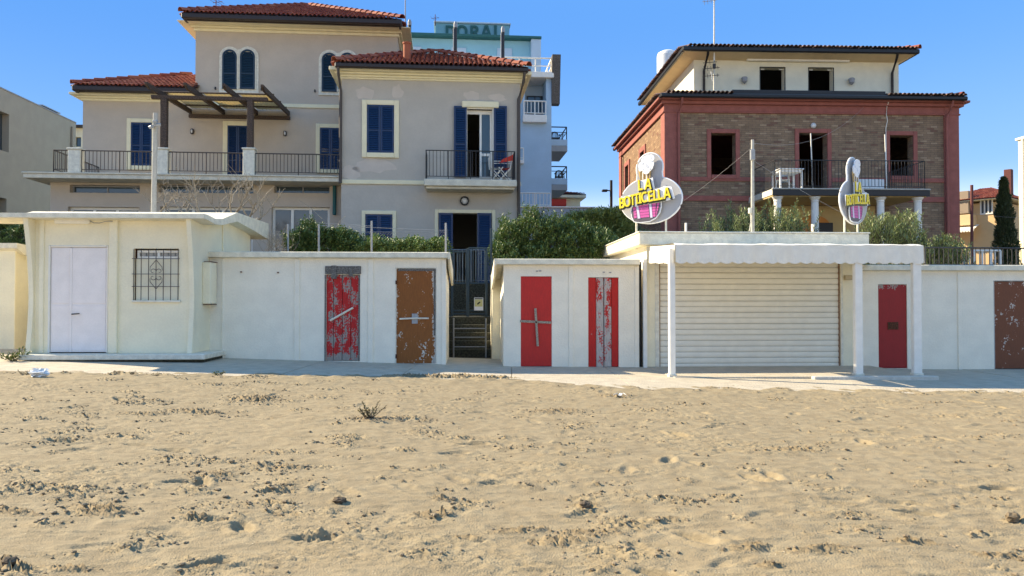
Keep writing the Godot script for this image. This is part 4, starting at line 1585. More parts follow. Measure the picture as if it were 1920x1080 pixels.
# ---------------------------------------------------------------- the brick house
func build_brick_house():
	var F := BRICK
	var base := v3(on(F, 1500, 480), 0)
	base.y = 0.95
	var h := thing("brick_house", "brown brick house with red painted trim, cream upper floor and pillared balcony", "house", F, base)
	var gy := 0.9
	var w := rect(F, 1247, 190, 1796, 470)
	var deep := -8.6
	var wl := Rect2(w.position.x, gy, w.size.x, w.end.y - gy)
	var w1 := rect(F, 1333, 250, 1379, 328)
	var fd := rect(F, 1498, 250, 1551, 352)
	var w2 := rect(F, 1668, 254, 1712, 330)
	var fl := on(F, 1590, 354, 2.3).y
	fd = Rect2(fd.position.x, fl + 0.01, fd.size.x, fd.end.y - fl)
	var pd := rect(F, 1530, 418, 1560, 470)
	pd = Rect2(pd.position.x, 1.2, pd.size.x, pd.end.y - 1.2)
	var gw2 := rect(F, 1690, 408, 1722, 470)
	put(h, "front_wall", Shape.new().wall(wl, [w1, fd, w2, pd], 0, -0.35).mesh(), M.brick)
	var sidew := Shape.new()
	# left wall, with two window openings, built flat and turned to face left
	var lw := Rect2(0, gy, -deep - 0.36, wl.end.y - gy)
	var turned := Transform3D(Basis(Vector3.UP, -PI / 2), Vector3(wl.position.x, 0, deep))
	var sw := []
	for p in [[1.35, 0.62], [4.55, 0.62]]:
		sw.append(Rect2(p[0], w1.position.y + 0.05, 0.8, w1.size.y))
	for p in [1.35, 4.55]:
		sw.append(Rect2(p, 1.9, 0.8, 1.5))
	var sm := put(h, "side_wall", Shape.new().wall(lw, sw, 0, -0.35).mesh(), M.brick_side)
	sm.transform = Transform3D(turned.basis, turned.origin - base)
	for r in sw:
		var t := surround(sm, r, 0.2, -0.02, 0.05, M.brick_red)
		t.name = "window_surround"
		louvre(sm, Rect2(r.position.x, r.position.y, r.size.x / 2 - 0.003, r.size.y), -0.16, M.grey_wood)
		louvre(sm, Rect2(r.position.x + r.size.x / 2 + 0.003, r.position.y, r.size.x / 2 - 0.003, r.size.y), -0.16, M.grey_wood)
	var rest := Shape.new()
	rest.box(Vector3(wl.end.x - 0.3, gy, -0.35), Vector3(wl.end.x, wl.end.y, deep))
	rest.box(Vector3(wl.position.x + 0.36, gy, deep + 0.3), Vector3(wl.end.x - 0.3, wl.end.y, deep))
	rest.box(Vector3(wl.position.x + 0.36, wl.end.y - 0.25, -0.35), Vector3(wl.end.x - 0.3, wl.end.y - 0.02, deep + 0.3))
	rest.box(Vector3(wl.position.x + 0.36, fl - 0.3, -0.35), Vector3(wl.end.x - 0.3, fl - 0.02, deep + 0.3))
	put(h, "back_wall", rest.mesh(), M.brick)
	# surrounds and dark shutters standing open inside the reveals
	for r in [w1, w2]:
		surround(h, r, 0.15, -0.02, 0.045, M.brick_red)
	surround(h, fd, 0.15, -0.02, 0.045, M.brick_red, false, "door_surround")
	# corner pilasters and bands
	var pl := rect(F, 1247, 210, 1272, 470)
	var pr := rect(F, 1770, 210, 1796, 470)
	bx(h, "corner_pilaster", M.brick_red, Vector3(pl.position.x - 0.03, gy, 0.06), Vector3(pl.end.x, w.end.y, -0.5), 0.01)
	bx(h, "corner_pilaster", M.brick_red, Vector3(pr.position.x, gy, 0.06), Vector3(pr.end.x + 0.03, w.end.y, -0.5), 0.01)
	bx(h, "corner_pilaster", M.brick_red, Vector3(wl.position.x - 0.06, gy, deep + 0.5), Vector3(wl.position.x + 0.2, w.end.y, deep - 0.02), 0.01)
	for yy in [[333, 341], [368, 378]]:
		var r := rect(F, 1500, yy[0], 1520, yy[1])
		slab(h, "string_course", M.brick_red, Rect2(pl.end.x + 0.001, r.position.y, fd.position.x - 0.16 - pl.end.x if yy[0] == 333 else pr.position.x - pl.end.x, r.size.y), -0.02, 0.04, 0.01)
		if yy[0] == 333:
			slab(h, "string_course", M.brick_red, Rect2(fd.end.x + 0.16, r.position.y, pr.position.x - fd.end.x - 0.16, r.size.y), -0.02, 0.04, 0.01)
		bx(h, "string_course", M.brick_red, Vector3(wl.position.x - 0.04, r.position.y, -0.51), Vector3(wl.position.x + 0.02, r.end.y, deep + 0.51), 0.01)
	# entablature and cornice
	var e0 := on(F, 1500, 214).y
	var e1 := on(F, 1500, 198, 0.05).y
	var e2 := on(F, 1500, 190, 0.2).y
	var eave := on(F, 1520, 184, 0.45).y
	cornice(h, wl.position.x, wl.end.x, [e0, e0 + 0.05, e1, e2, eave + 0.03], [0.08, 0.05, 0.16, 0.3], 0, deep, M.brick_red, "entablature")
	var gx0 := on(F, 1239, 180, 0.5).x
	var gx1 := on(F, 1816, 186, 0.5).x
	var gut := Shape.new()
	gut.box(Vector3(gx0, eave - 0.02, 0.36), Vector3(gx1, eave + 0.13, 0.5), 0.035)
	gut.box(Vector3(gx0, eave - 0.02, 0.36), Vector3(gx0 + 0.14, eave + 0.13, deep - 0.5), 0.035)
	gut.box(Vector3(gx1 - 0.14, eave - 0.02, 0.36), Vector3(gx1, eave + 0.13, deep - 0.5), 0.035)
	put(h, "gutter", gut.mesh(), M.gutter_black)
	# roof strips round the upper floor, a terrace between them in front
	var W := -1.9
	var u := rect(F, 1301, 96, 1685, 180, W)
	var rise := 0.42
	var A := Vector3(gx0 + 0.02, eave + 0.12, 0.44)
	var tl := on(F, 1374, 180, 0.4).x
	var tr2 := on(F, 1662, 182, 0.4).x
	var deck := put(h, "lower_roof", Shape.new().quad_plate(Vector3(gx0 + 0.02, eave + 0.12, 0.44), Vector3(gx1 - 0.02, eave + 0.12, 0.44), Vector3(gx1 - 0.02, eave + 0.12, deep - 0.4), Vector3(gx0 + 0.02, eave + 0.12, deep - 0.4)).mesh(), M.gutter)
	tile_slope(deck, A, Vector3(tl, eave + 0.12, 0.44), Vector3(u.position.x, eave + 0.12 + rise, W), Vector3(tl, eave + 0.12 + rise, W), 51, 60, M.dark_tiles)
	tile_slope(deck, Vector3(tr2, eave + 0.12, 0.44), Vector3(gx1 - 0.02, eave + 0.12, 0.44), Vector3(tr2, eave + 0.12 + rise, W), Vector3(u.end.x, eave + 0.12 + rise, W), 52, 60, M.dark_tiles)
	tile_slope(deck, Vector3(gx0 + 0.02, eave + 0.12, deep - 0.4), A, Vector3(u.position.x, eave + 0.12 + rise, deep), Vector3(u.position.x, eave + 0.12 + rise, W), 53, 0, M.dark_tiles)
	tile_slope(deck, Vector3(gx1 - 0.02, eave + 0.12, 0.44), Vector3(gx1 - 0.02, eave + 0.12, deep - 0.4), Vector3(u.end.x, eave + 0.12 + rise, W), Vector3(u.end.x, eave + 0.12 + rise, deep), 54, 0, M.dark_tiles)
	ridge_tiles(deck, Vector3(u.end.x, eave + 0.12 + rise, W), Vector3(gx1 - 0.1, eave + 0.14, 0.34), 55)
	var tp := Shape.new()
	tp.box(Vector3(tl, eave + 0.1, W), Vector3(tr2, eave + 0.3, 0.35), 0.01)
	put(h, "terrace_edge", tp.mesh(), M.gutter_black)
	# upper floor
	var a1 := rect(F, 1426, 127, 1471, 172, W)
	var a2 := rect(F, 1517, 128, 1562, 172, W)
	var ub := eave + 0.1
	var uw := Rect2(u.position.x, ub, u.size.x, u.end.y + 0.1 - ub)
	a1 = Rect2(a1.position.x, ub + 0.05, a1.size.x, a1.end.y - ub - 0.05)
	a2 = Rect2(a2.position.x, ub + 0.05, a2.size.x, a2.end.y - ub - 0.05)
	var uf := put(h, "upper_wall", Shape.new().wall(uw, [a1, a2], W, W - 0.3).mesh(), M.upper)
	var us := Shape.new()
	us.box(Vector3(uw.position.x, ub, W - 0.3), Vector3(uw.position.x + 0.3, uw.end.y, deep))
	us.box(Vector3(uw.end.x - 0.3, ub, W - 0.3), Vector3(uw.end.x, uw.end.y, deep))
	us.box(Vector3(uw.position.x + 0.3, ub, deep + 0.3), Vector3(uw.end.x - 0.3, uw.end.y, deep))
	put(h, "upper_side_wall", us.mesh(), M.upper)
	for r in [a1, a2]:
		var t := surround(h, r, 0.035, W - 0.02, W + 0.02, M.black, false, "door_frame")
		for xx in [r.position.x + 0.03, r.end.x - 0.18]:
			bx(t, "corner_bracket", M.white_worn, Vector3(xx, r.end.y - 0.06, W - 0.09), Vector3(xx + 0.15, r.end.y - 0.02, W - 0.08))
	for p in [[1394, 152], [1594, 154]]:
		var q := on(F, p[0], p[1], W)
		var l := Shape.new()
		l.lathe([Vector2(0.02, -0.14), Vector2(0.1, -0.05), Vector2(0.12, 0.08), Vector2(0.09, 0.12)], Vector3(q.x, q.y, W + 0.12), 10)
		l.box(Vector3(q.x - 0.04, q.y - 0.04, W), Vector3(q.x + 0.04, q.y + 0.04, W + 0.1))
		put(h, "wall_lamp", l.mesh(), M.galv)
	# upper eaves
	var ue := on(F, 1500, 97, W + 0.75).y
	var ux0 := on(F, 1281, 92, W + 0.8).x
	var ux1 := on(F, 1724, 96, W + 0.8).x
	var sf := Shape.new()
	# soffit slopes from the wall head out to the gutter
	var yw := ue - 0.12
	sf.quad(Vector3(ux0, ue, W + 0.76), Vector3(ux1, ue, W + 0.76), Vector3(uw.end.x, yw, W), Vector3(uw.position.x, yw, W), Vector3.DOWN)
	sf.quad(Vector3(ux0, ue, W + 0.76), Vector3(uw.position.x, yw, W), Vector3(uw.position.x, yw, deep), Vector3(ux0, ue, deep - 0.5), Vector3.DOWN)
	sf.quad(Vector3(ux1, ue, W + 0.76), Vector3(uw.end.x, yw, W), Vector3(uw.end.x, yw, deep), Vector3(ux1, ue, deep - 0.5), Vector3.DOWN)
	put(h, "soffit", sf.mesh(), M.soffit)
	gut = Shape.new()
	gut.box(Vector3(ux0 - 0.02, ue - 0.03, W + 0.68), Vector3(ux1 + 0.02, ue + 0.15, W + 0.82), 0.035)
	gut.box(Vector3(ux0 - 0.02, ue - 0.03, W + 0.68), Vector3(ux0 + 0.12, ue + 0.15, deep - 0.5), 0.035)
	gut.box(Vector3(ux1 - 0.12, ue - 0.03, W + 0.68), Vector3(ux1 + 0.02, ue + 0.15, deep - 0.5), 0.035)
	put(h, "gutter", gut.mesh(), M.gutter_black)
	var hd := 1.0
	var r1 := Vector3(uw.position.x + 2.4, ue + 0.14 + hd, (W + deep) / 2)
	var r2 := Vector3(uw.end.x - 2.4, ue + 0.14 + hd, (W + deep) / 2)
	A = Vector3(ux0, ue + 0.14, W + 0.78)
	var B := Vector3(ux1, ue + 0.14, W + 0.78)
	var C := Vector3(ux1, ue + 0.14, deep - 0.5)
	var D := Vector3(ux0, ue + 0.14, deep - 0.5)
	var ur := put(h, "upper_roof", Shape.new().quad_plate(A, B, C, D).mesh(), M.gutter)
	tile_slope(ur, A, B, r1, r2, 56, 90, M.dark_tiles)
	tile_slope(ur, B, C, r2, r2, 57, 0, M.dark_tiles)
	tile_slope(ur, D, A, r1, r1, 58, 0, M.dark_tiles)
	ridge_tiles(ur, r2, B, 59)
	# awning box under the eave
	var ab := rect(F, 1371, 104, 1616, 112, W)
	var ac := slab(h, "awning_box", M.white_worn, ab, W, W + 0.22, 0.05)
	var ab2 := rect(F, 1398, 112, 1590, 117, W)
	slab(h, "awning_bar", M.white, Rect2(ab2.position.x, ab2.position.y, ab2.size.x, ab2.size.y - 0.005), W + 0.05, W + 0.16, 0.02)
	# pipes
	for p in [1320, 1673]:
		var q := on(F, p, 130, W + 0.08)
		var top_x := on(F, p + 5, 100, W + 0.5).x
		downpipe(h, [Vector3(top_x, ue, W + 0.7), Vector3(top_x, ue - 0.12, W + 0.65), Vector3(q.x, ue - 0.55, W + 0.08), Vector3(q.x, ub + 0.05, W + 0.08)], 0.05, M.gutter_black)
	for p in [1273, 1776]:
		var q := on(F, p, 300, 0.12)
		downpipe(h, [Vector3(q.x + 0.05, eave, 0.4), Vector3(q.x + 0.05, eave - 0.15, 0.38), Vector3(q.x, e0 - 0.1, 0.12), Vector3(q.x, gy, 0.12)], 0.05, M.brick_red)
	var cab := []
	for p in [[1661, 184], [1663, 200], [1662, 215], [1664, 226], [1661, 240], [1662, 330]]:
		cab.append(v3(on(F, p[0], p[1], 0.09), 0.09))
	cab[0].z = 0.42
	put(h, "cable", Shape.new().tube(cab, 0.014, 0.014, 5).mesh(), M.white)
	round_light_plain(h, v3(on(F, 1524, 236), 0.05), 0.1)
	# balcony on columns
	var D2 := 2.3
	var br := rect(F, 1449, 354, 1744, 367, D2)
	put(h, "balcony_slab", Shape.new().box(Vector3(br.position.x + 0.02, br.position.y + 0.03, -0.05), Vector3(br.end.x - 0.02, br.end.y, D2 - 0.05), 0.01).mesh(), M.white_worn)
	bx(h, "balcony_fascia", M.gutter_black, Vector3(br.position.x, br.position.y, D2 - 0.049), Vector3(br.end.x, br.end.y - 0.03, D2), 0.008)
	bx(h, "balcony_lip", M.concrete_pole, Vector3(br.position.x - 0.01, br.end.y - 0.029, D2 - 0.1), Vector3(br.end.x + 0.02, br.end.y + 0.015, D2 + 0.02), 0.008)
	bx(h, "porch_ceiling", M.porch, Vector3(br.position.x + 0.05, br.position.y - 0.02, -0.04), Vector3(br.end.x - 0.05, br.position.y + 0.029, D2 - 0.12), 0.005)
	for p in [1458, 1528, 1651, 1721]:
		var q := on(F, p, 400, D2 - 0.22)
		var s := Shape.new()
		var yt: float = br.position.y - 0.02
		s.lathe([Vector2(0.17, gy), Vector2(0.17, gy + 0.2), Vector2(0.135, gy + 0.25), Vector2(0.115, yt - 0.16), Vector2(0.13, yt - 0.14), Vector2(0.12, yt - 0.1), Vector2(0.18, yt - 0.02), Vector2(0.18, yt)], Vector3(q.x, 0, D2 - 0.22), 18)
		put(h, "column", s.mesh(), M.white)
	var a := Vector3(on(F, 1453, 350, D2 - 0.1).x, br.end.y + 0.015, D2 - 0.1)
	var b := Vector3(on(F, 1734, 350, D2 - 0.1).x, br.end.y + 0.015, D2 - 0.1)
	var rh := on(F, 1590, 301, D2 - 0.1).y - a.y
	railing(h, a, b, rh, 0.11, M.iron, 0.008, 0.08, 4)
	railing(h, Vector3(a.x, a.y, 0.05), a, rh, 0.11, M.iron, 0.008, 0.08, 1)
	railing(h, Vector3(b.x, b.y, 0.05), b, rh, 0.11, M.iron, 0.008, 0.08, 1)
	# the porch wall is plastered yellow, with an orange arch round its door
	var pz := 0.03
	var pw := rect(F, 1446, 372, 1640, 470)
	var ph := Rect2(pw.position.x, 1.0, pw.size.x, br.position.y - 1.05)
	put(h, "porch_wall", Shape.new().wall(ph, [pd], pz, 0.001).mesh(), M.porch)
	var arch := PackedVector2Array()
	var ac2 := on(F, 1525, 426, pz)
	arch.append(Vector2(ac2.x + 0.62, 1.0))
	for k in 17:
		arch.append(ac2 + Vector2(cos(PI * k / 16) * 0.62, sin(PI * k / 16) * 0.42))
	arch.append(Vector2(ac2.x - 0.62, 1.0))
	put(h, "door_arch", Shape.new().prism(arch, pz + 0.001, pz + 0.025).mesh(), M.orange)
	bx(h, "porch_door", M.black, Vector3(pd.position.x - 0.1, 1.0, pz + 0.026), Vector3(pd.end.x, pd.end.y, pz + 0.06), 0.01)


func round_light_plain(parent: Node3D, p: Vector3, r: float):
	put(parent, "wall_lamp", Shape.new().ball(p, Vector3(r, r, r * 0.8)).mesh(), M.glass_white)


# ---------------------------------------------------------------- things farther off
func build_background():
	build_hotel()
	# the beige building at the left: its long wall runs away from us
	var p0 := spot(0, 400, 33.7)
	var fr := Transform3D(Basis(Vector3.UP, deg_to_rad(4.0) + PI / 2), Vector3(p0.x, 0, -33.7))
	# local x runs away from us along the wall, local z out of it to the right
	var len := 6.6
	var top := on(fr, 0, 165).y
	var b := thing("beige_building", "plain beige modern building with dark recessed windows, left of the villa", "building", fr, Vector3(len / 2, 0.9, -0.1))
	var wa := rect(fr, -40, 203, 17, 277)
	var wb := rect(fr, -30, 368, 12, 430)
	put(b, "side_wall", Shape.new().wall(Rect2(-10, 0.8, 10 + len, top - 0.8), [wa, wb], 0, -0.4).mesh(), M.beige)
	var s := Shape.new()
	s.box(Vector3(-10, 0.8, -0.4), Vector3(-9.6, top, -9))
	s.box(Vector3(len - 0.4, 0.8, -0.4), Vector3(len, top, -9))
	s.box(Vector3(-9.6, top - 0.4, -0.4), Vector3(len - 0.4, top - 0.1, -9))
	s.box(Vector3(-9.6, 0.8, -8.6), Vector3(len - 0.4, top - 0.4, -9))
	put(b, "back_wall", s.mesh(), M.beige)
	put(b, "roof_edge", Shape.new().box(Vector3(-10, top, -9), Vector3(len + 0.02, top + 0.06, 0.03), 0.01).mesh(), M.galv)
	for r in [wa, wb]:
		bx(b, "window_pane", M.glass, Vector3(r.position.x, r.position.y, -0.33), Vector3(r.end.x, r.end.y, -0.3))
	rod(b, "downpipe", M.beige, Vector3(len - 0.5, 0.9, 0.08), Vector3(len - 0.5, top - 0.3, 0.08), 0.06, 8)
	var vt := Shape.new()
	for k in 4:
		vt.box(Vector3(len - 2.4 + k * 0.1, top + 0.1 + k * 0.1, -0.6), Vector3(len - 0.8 + k * 0.14, top + 0.15 + k * 0.1, -1.6))
	vt.box(Vector3(len - 2.0, top + 0.05, -0.8), Vector3(len - 0.9, top + 0.4, -1.4))
	put(b, "roof_vent", vt.mesh(), M.galv)
	# a small cream building glimpsed past it
	var p1 := spot(146, 400, 46)
	var fc := Transform3D(Basis(Vector3.UP, deg_to_rad(5)), Vector3(p1.x, 0, p1.z))
	var c := thing("cream_building", "cream building glimpsed in the gap between beige building and villa", "building", fc, Vector3(0, 0.9, 0))
	var ctop := on(fc, 146, 240).y
	var cw := rect(fc, 141, 257, 152, 275)
	put(c, "wall", Shape.new().wall(Rect2(-3, 0.9, 7, ctop - 0.9), [cw], 0, -0.3).mesh(), M.cream)
	bx(c, "roof", M.gutter, Vector3(-3.2, ctop, 0.3), Vector3(4.2, ctop + 0.15, -6), 0.02)
	bx(c, "side_wall", M.cream, Vector3(-3, 0.9, -0.3), Vector3(4, ctop, -6))
	bx(c, "window_pane", M.glass, Vector3(cw.position.x, cw.position.y, -0.2), Vector3(cw.end.x, cw.end.y, -0.15))
	# the low white terrace wall and the little house behind it
	var p2 := spot(1040, 400, 38)
	var fl := Transform3D(Basis(Vector3.UP, deg_to_rad(5)), Vector3(p2.x, 0, p2.z))
	var wr := rect(fl, 972, 387, 1112, 470)
	var t := thing("terrace_wall", "low white terrace wall below the pale blue hotel, behind the hedge", "wall", fl, Vector3(wr.get_center().x, 0.9, 0))
	bx(t, "wall", M.hotel_pale if M.has("hotel_pale") else M.white_worn, Vector3(wr.position.x, 0.9, 0), Vector3(wr.end.x, wr.end.y - 0.08, -1.0), 0.02)
	bx(t, "coping", M.white, Vector3(wr.position.x - 0.05, wr.end.y - 0.079, 0.06), Vector3(wr.end.x + 0.1, wr.end.y, -1.05), 0.02)
	var ra := rect(fl, 973, 362, 1032, 388, -0.3)
	railing(t, Vector3(ra.position.x, wr.end.y, -0.3), Vector3(ra.end.x, wr.end.y, -0.3), ra.size.y, 0.16, M.white, 0.018, 0.1, 2)
	var p3 := spot(1065, 400, 47)
	var fs := Transform3D(Basis(Vector3.UP, deg_to_rad(5)), Vector3(p3.x, 0, p3.z))
	var sr := rect(fs, 1030, 372, 1088, 400)
	var sh := thing("small_house", "small low house with a dark tiled roof and red awning beside the hotel", "house", fs, Vector3(0, 0.9, 0))
	bx(sh, "wall", M.cream, Vector3(sr.position.x - 1, 0.9, 0), Vector3(sr.end.x, sr.end.y, -5), 0)
	bx(sh, "roof_slab", M.upper, Vector3(sr.position.x - 1.2, sr.end.y + 0.001, 0.4), Vector3(sr.end.x + 0.3, sr.end.y + 0.18, -5.3), 0.02)
	var rs := put(sh, "roof", Shape.new().quad_plate(Vector3(sr.position.x - 1.2, sr.end.y + 0.24, 0.4), Vector3(sr.end.x + 0.3, sr.end.y + 0.24, 0.4), Vector3(sr.end.x + 0.3, sr.end.y + 0.24, -5.3), Vector3(sr.position.x - 1.2, sr.end.y + 0.24, -5.3)).mesh(), M.gutter)
	tile_slope(rs, Vector3(sr.position.x - 1.2, sr.end.y + 0.22, 0.4), Vector3(sr.end.x + 0.3, sr.end.y + 0.22, 0.4), Vector3(sr.position.x, sr.end.y + 0.8, -2.5), Vector3(sr.end.x - 1.5, sr.end.y + 0.8, -2.5), 61, 0)
	var aw := rect(fs, 1033, 373, 1062, 386, 0.3)
	bx(sh, "awning", M.red_cloth, Vector3(aw.position.x, aw.position.y, 0.02), Vector3(aw.end.x, aw.end.y, 0.3), 0.03)
	# right: orange house, seen past the brick house
	var p4 := spot(1878, 400, 49)
	var fo := Transform3D(Basis(Vector3.UP, deg_to_rad(-50)), Vector3(p4.x, 0, p4.z))
	# its right front corner is the origin; the sunlit wall runs to the left and back
	var ot := on(fo, 1850, 380).y
	var oe := thing("orange_house", "orange rendered house with red tiled roof and white windows, right of the brick house", "house", fo, Vector3(-2.5, 0.9, 0))
	var lx := on(fo, 1796, 400).x
	bx(oe, "wall", M.orange_wall, Vector3(lx - 1.5, 0.9, 0), Vector3(0, ot, -6), 0)
	var wnd := rect(fo, 1838, 372, 1862, 402)
	var f = glazed(oe, wnd, 0.0, 3, M.white, 0.08)
	var box_r := rect(fo, 1797, 360, 1822, 402)
	bx(oe, "oriel", M.stone_pale, Vector3(box_r.position.x - 1, box_r.position.y, 0.01), Vector3(box_r.end.x, box_r.end.y, 0.55), 0.02)
	var bal := rect(fo, 1796, 404, 1832, 424)
	bx(oe, "balcony", M.orange_pale, Vector3(bal.position.x - 1, bal.position.y, 0.01), Vector3(bal.end.x, bal.end.y, 0.7), 0.02)
	var aws := Shape.new()
	var av := rect(fo, 1796, 422, 1838, 432)
	aws.quad(Vector3(av.position.x - 1, av.end.y, 0.1), Vector3(av.end.x, av.end.y, 0.1), Vector3(av.end.x, av.position.y, 1.1), Vector3(av.position.x - 1, av.position.y, 1.1), Vector3.UP)
	var scal := PackedVector2Array()
	var n := 14
	scal.append(Vector2(av.end.x, av.position.y))
	scal.append(Vector2(av.position.x - 1, av.position.y))
	for k in n * 4 + 1:
		var u := float(k) / (n * 4)
		scal.append(Vector2(lerpf(av.position.x - 1, av.end.x, u), av.position.y - 0.12 - 0.08 * absf(sin(u * n * PI))))
	aws.prism(scal, 1.1, 1.11)
	put(oe, "awning", aws.mesh(), M.awning)
	var oroof := put(oe, "roof", Shape.new().quad_plate(Vector3(lx - 2, ot + 0.2, 0.6), Vector3(0.5, ot + 0.2, 0.6), Vector3(0.5, ot + 0.2, -6.3), Vector3(lx - 2, ot + 0.2, -6.3)).mesh(), M.cream)
	tile_slope(oroof, Vector3(lx - 2, ot + 0.22, 0.6), Vector3(0.5, ot + 0.22, 0.6), Vector3(lx + 0.5, ot + 1.3, -2.8), Vector3(-1.5, ot + 1.3, -2.8), 62, 0)
	tile_slope(oroof, Vector3(0.5, ot + 0.22, 0.6), Vector3(0.5, ot + 0.22, -6.3), Vector3(-1.5, ot + 1.3, -2.8), Vector3(-1.5, ot + 1.3, -2.8), 63, 0)
	var ch := on(fo, 1891, 330, -2.0)
	bx(oe, "chimney", M.chimney, Vector3(ch.x - 0.22, ot + 0.2, -2.2), Vector3(ch.x + 0.22, on(fo, 1891, 318, -2.0).y, -1.8), 0.02)
	# far right: sunlit cream block cut off by the picture's edge
	var p5 := spot(2112, 400, 30)
	var fk := Transform3D(Basis(Vector3.UP, deg_to_rad(2.4)), Vector3(p5.x, 0, p5.z))
	var kt := spot(1910, 264, 36).y
	var kb := thing("tall_cream_building", "tall pale cream building cut off by the right picture edge", "building", fk, Vector3(2, 0.9, 0))
	bx(kb, "wall", M.cream, Vector3(0, 0.9, 0), Vector3(6, kt, -6), 0.02)
	bx(kb, "coping", M.white, Vector3(-0.08, kt + 0.001, 0.08), Vector3(6, kt + 0.12, -6.1), 0.02)
	rod(kb, "downpipe", M.white, Vector3(-0.07, 0.95, -5.6), Vector3(-0.07, kt, -5.6), 0.05, 8)


func build_hotel():
	var F := HOTEL
	var h := thing("hotel", "pale blue seaside hotel with stacked balconies, rising behind the villa", "hotel", F, Vector3(0, 0.9, 0))
	var gy := 0.9
	# top storey, set back
	var t := rect(F, 700, 73, 1012, 140)
	var Z := 5.0
	var fr := rect(F, 700, 133, 1034, 400, Z)
	bx(h, "top_storey_wall", M.hotel_top, Vector3(t.position.x, fr.end.y - 0.1, 0), Vector3(t.end.x, t.end.y, -9), 0.02)
	bx(h, "roof_slab", M.hotel_ink, Vector3(t.position.x - 0.2, t.end.y, 0.5), Vector3(t.end.x + 0.05, t.end.y + 0.15, -9.5), 0.02)
	var st := rect(F, 990, 75, 1012, 140)
	bx(h, "corner_pier", M.hotel_pale, Vector3(st.position.x + 0.15, fr.end.y - 0.1, 0.001), Vector3(t.end.x + 0.02, t.end.y - 0.001, 0.42), 0.02)
	for p in [[846, 90, 874, 106], [932, 91, 960, 107], [773, 88, 790, 100]]:
		var r := rect(F, p[0], p[1], p[2], p[3] + 30)
		bx(h, "upper_window", M.hotel_pale, Vector3(r.position.x, r.position.y, 0.0), Vector3(r.end.x, r.end.y, 0.07), 0.01)
	# sign box on the roof with the name
	var sb := rect(F, 816, 45, 955, 68, -1.0)
	var box := bx(h, "sign_box", M.hotel_teal, Vector3(sb.position.x, t.end.y + 0.2, -1.0), Vector3(sb.end.x, sb.end.y, -4), 0.02)
	bx(h, "sign_box_cap", M.hotel_pale, Vector3(sb.position.x - 0.08, sb.end.y + 0.001, -0.9), Vector3(sb.end.x + 0.08, sb.end.y + 0.1, -4.1), 0.02)
	var letters := ["D", "O", "R", "A", "L"]
	var at := [844, 866, 889, 912, 932]
	for k in 5:
		var tm := TextMesh.new()
		tm.text = letters[k]
		tm.font = font(700)
		tm.font_size = 64
		tm.pixel_size = 0.0165
		tm.depth = 0.06
		var lo := put(h, "letter", tm, M.hotel_ink)
		var q := on(F, at[k], 60, -0.95)
		lo.position += Vector3(q.x, q.y, -0.95)
	# main block with its balconies
	bx(h, "front_wall", M.hotel, Vector3(fr.position.x, gy, Z - 0.4), Vector3(fr.end.x - 1.6, fr.end.y - 0.3, -9), 0.02)
	var lo2 := rect(F, 984, 136, 1024, 216, Z)
	put(h, "corner_wall", Shape.new().wall(Rect2(fr.end.x - 1.75, gy, 1.75, fr.end.y - 0.3 - gy), [lo2], Z, Z - 0.4).mesh(), M.hotel)
	bx(h, "loggia_back", M.hotel_pale, Vector3(fr.end.x - 1.6, gy, Z - 1.4), Vector3(fr.end.x - 0.3, fr.end.y - 0.3, Z - 1.6))
	bx(h, "end_wall", M.hotel, Vector3(fr.end.x - 0.3, gy, Z - 0.4), Vector3(fr.end.x, fr.end.y - 0.3, -9))
	bx(h, "terrace_slab", M.white, Vector3(fr.position.x, fr.end.y - 0.299, Z + 0.25), Vector3(fr.end.x + 0.1, fr.end.y, -0.5), 0.02)
	var wr := rect(F, 988, 180, 1018, 215, Z - 1.35)
	glazed(h, wr, Z - 1.39, 2, M.black, 0.06)
	var r1 := rect(F, 982, 190, 1023, 216, Z + 0.15)
	bx(h, "loggia_sill", M.white, Vector3(r1.position.x - 0.05, r1.position.y - 0.4, Z + 0.001), Vector3(r1.end.x + 0.05, r1.position.y, Z + 0.3), 0.02)
	railing(h, Vector3(r1.position.x, r1.position.y, Z + 0.2), Vector3(r1.end.x, r1.position.y, Z + 0.2), r1.size.y, 0.17, M.white, 0.022, 0.1, 2)
	var rt := rect(F, 790, 104, 1040, 131, Z + 0.1)
	railing(h, Vector3(rt.position.x, fr.end.y, Z + 0.1), Vector3(fr.end.x, fr.end.y, Z + 0.1), rt.size.y, 1.4, M.white, 0.022, 0.35, 8)
	railing(h, Vector3(fr.end.x, fr.end.y, Z + 0.1), Vector3(fr.end.x, fr.end.y, 0.0), rt.size.y, 1.4, M.white, 0.022, 0.35, 3)
	# stone clad fin at the corner
	var fn := rect(F, 1031, 113, 1045, 200, Z - 0.6)
	var fin := Shape.new()
	fin.prism(PackedVector2Array([Vector2(0, fn.end.y), Vector2(0, fn.position.y), Vector2(-0.5, fn.position.y), Vector2(-0.9, fn.end.y)]), 0, 0.45, Transform3D(Basis(Vector3(0, 0, -1), Vector3.UP, Vector3(1, 0, 0)), Vector3(fr.end.x + 0.001, 0, Z - 0.5)))
	put(h, "stone_fin", fin.mesh(), M.stone)
	# side balconies, two floors
	for p in [[238, 273, 284], [312, 346, 357]]:
		var r := rect(F, 1034, p[1], 1064, p[2], Z - 1.0)
		bx(h, "side_balcony", M.grey, Vector3(fr.end.x + 0.001, r.position.y, Z - 1.0), Vector3(r.end.x, r.end.y, Z - 4.0), 0.02)
		var hh := on(F, 1050, p[0] + 0.0, Z - 1.05).y - r.end.y - 0.35
		bx(h, "balcony_parapet", M.hotel_pale, Vector3(fr.end.x + 0.002, r.end.y + 0.001, Z - 1.0), Vector3(r.end.x, r.end.y + 0.34, Z - 1.1), 0.01)
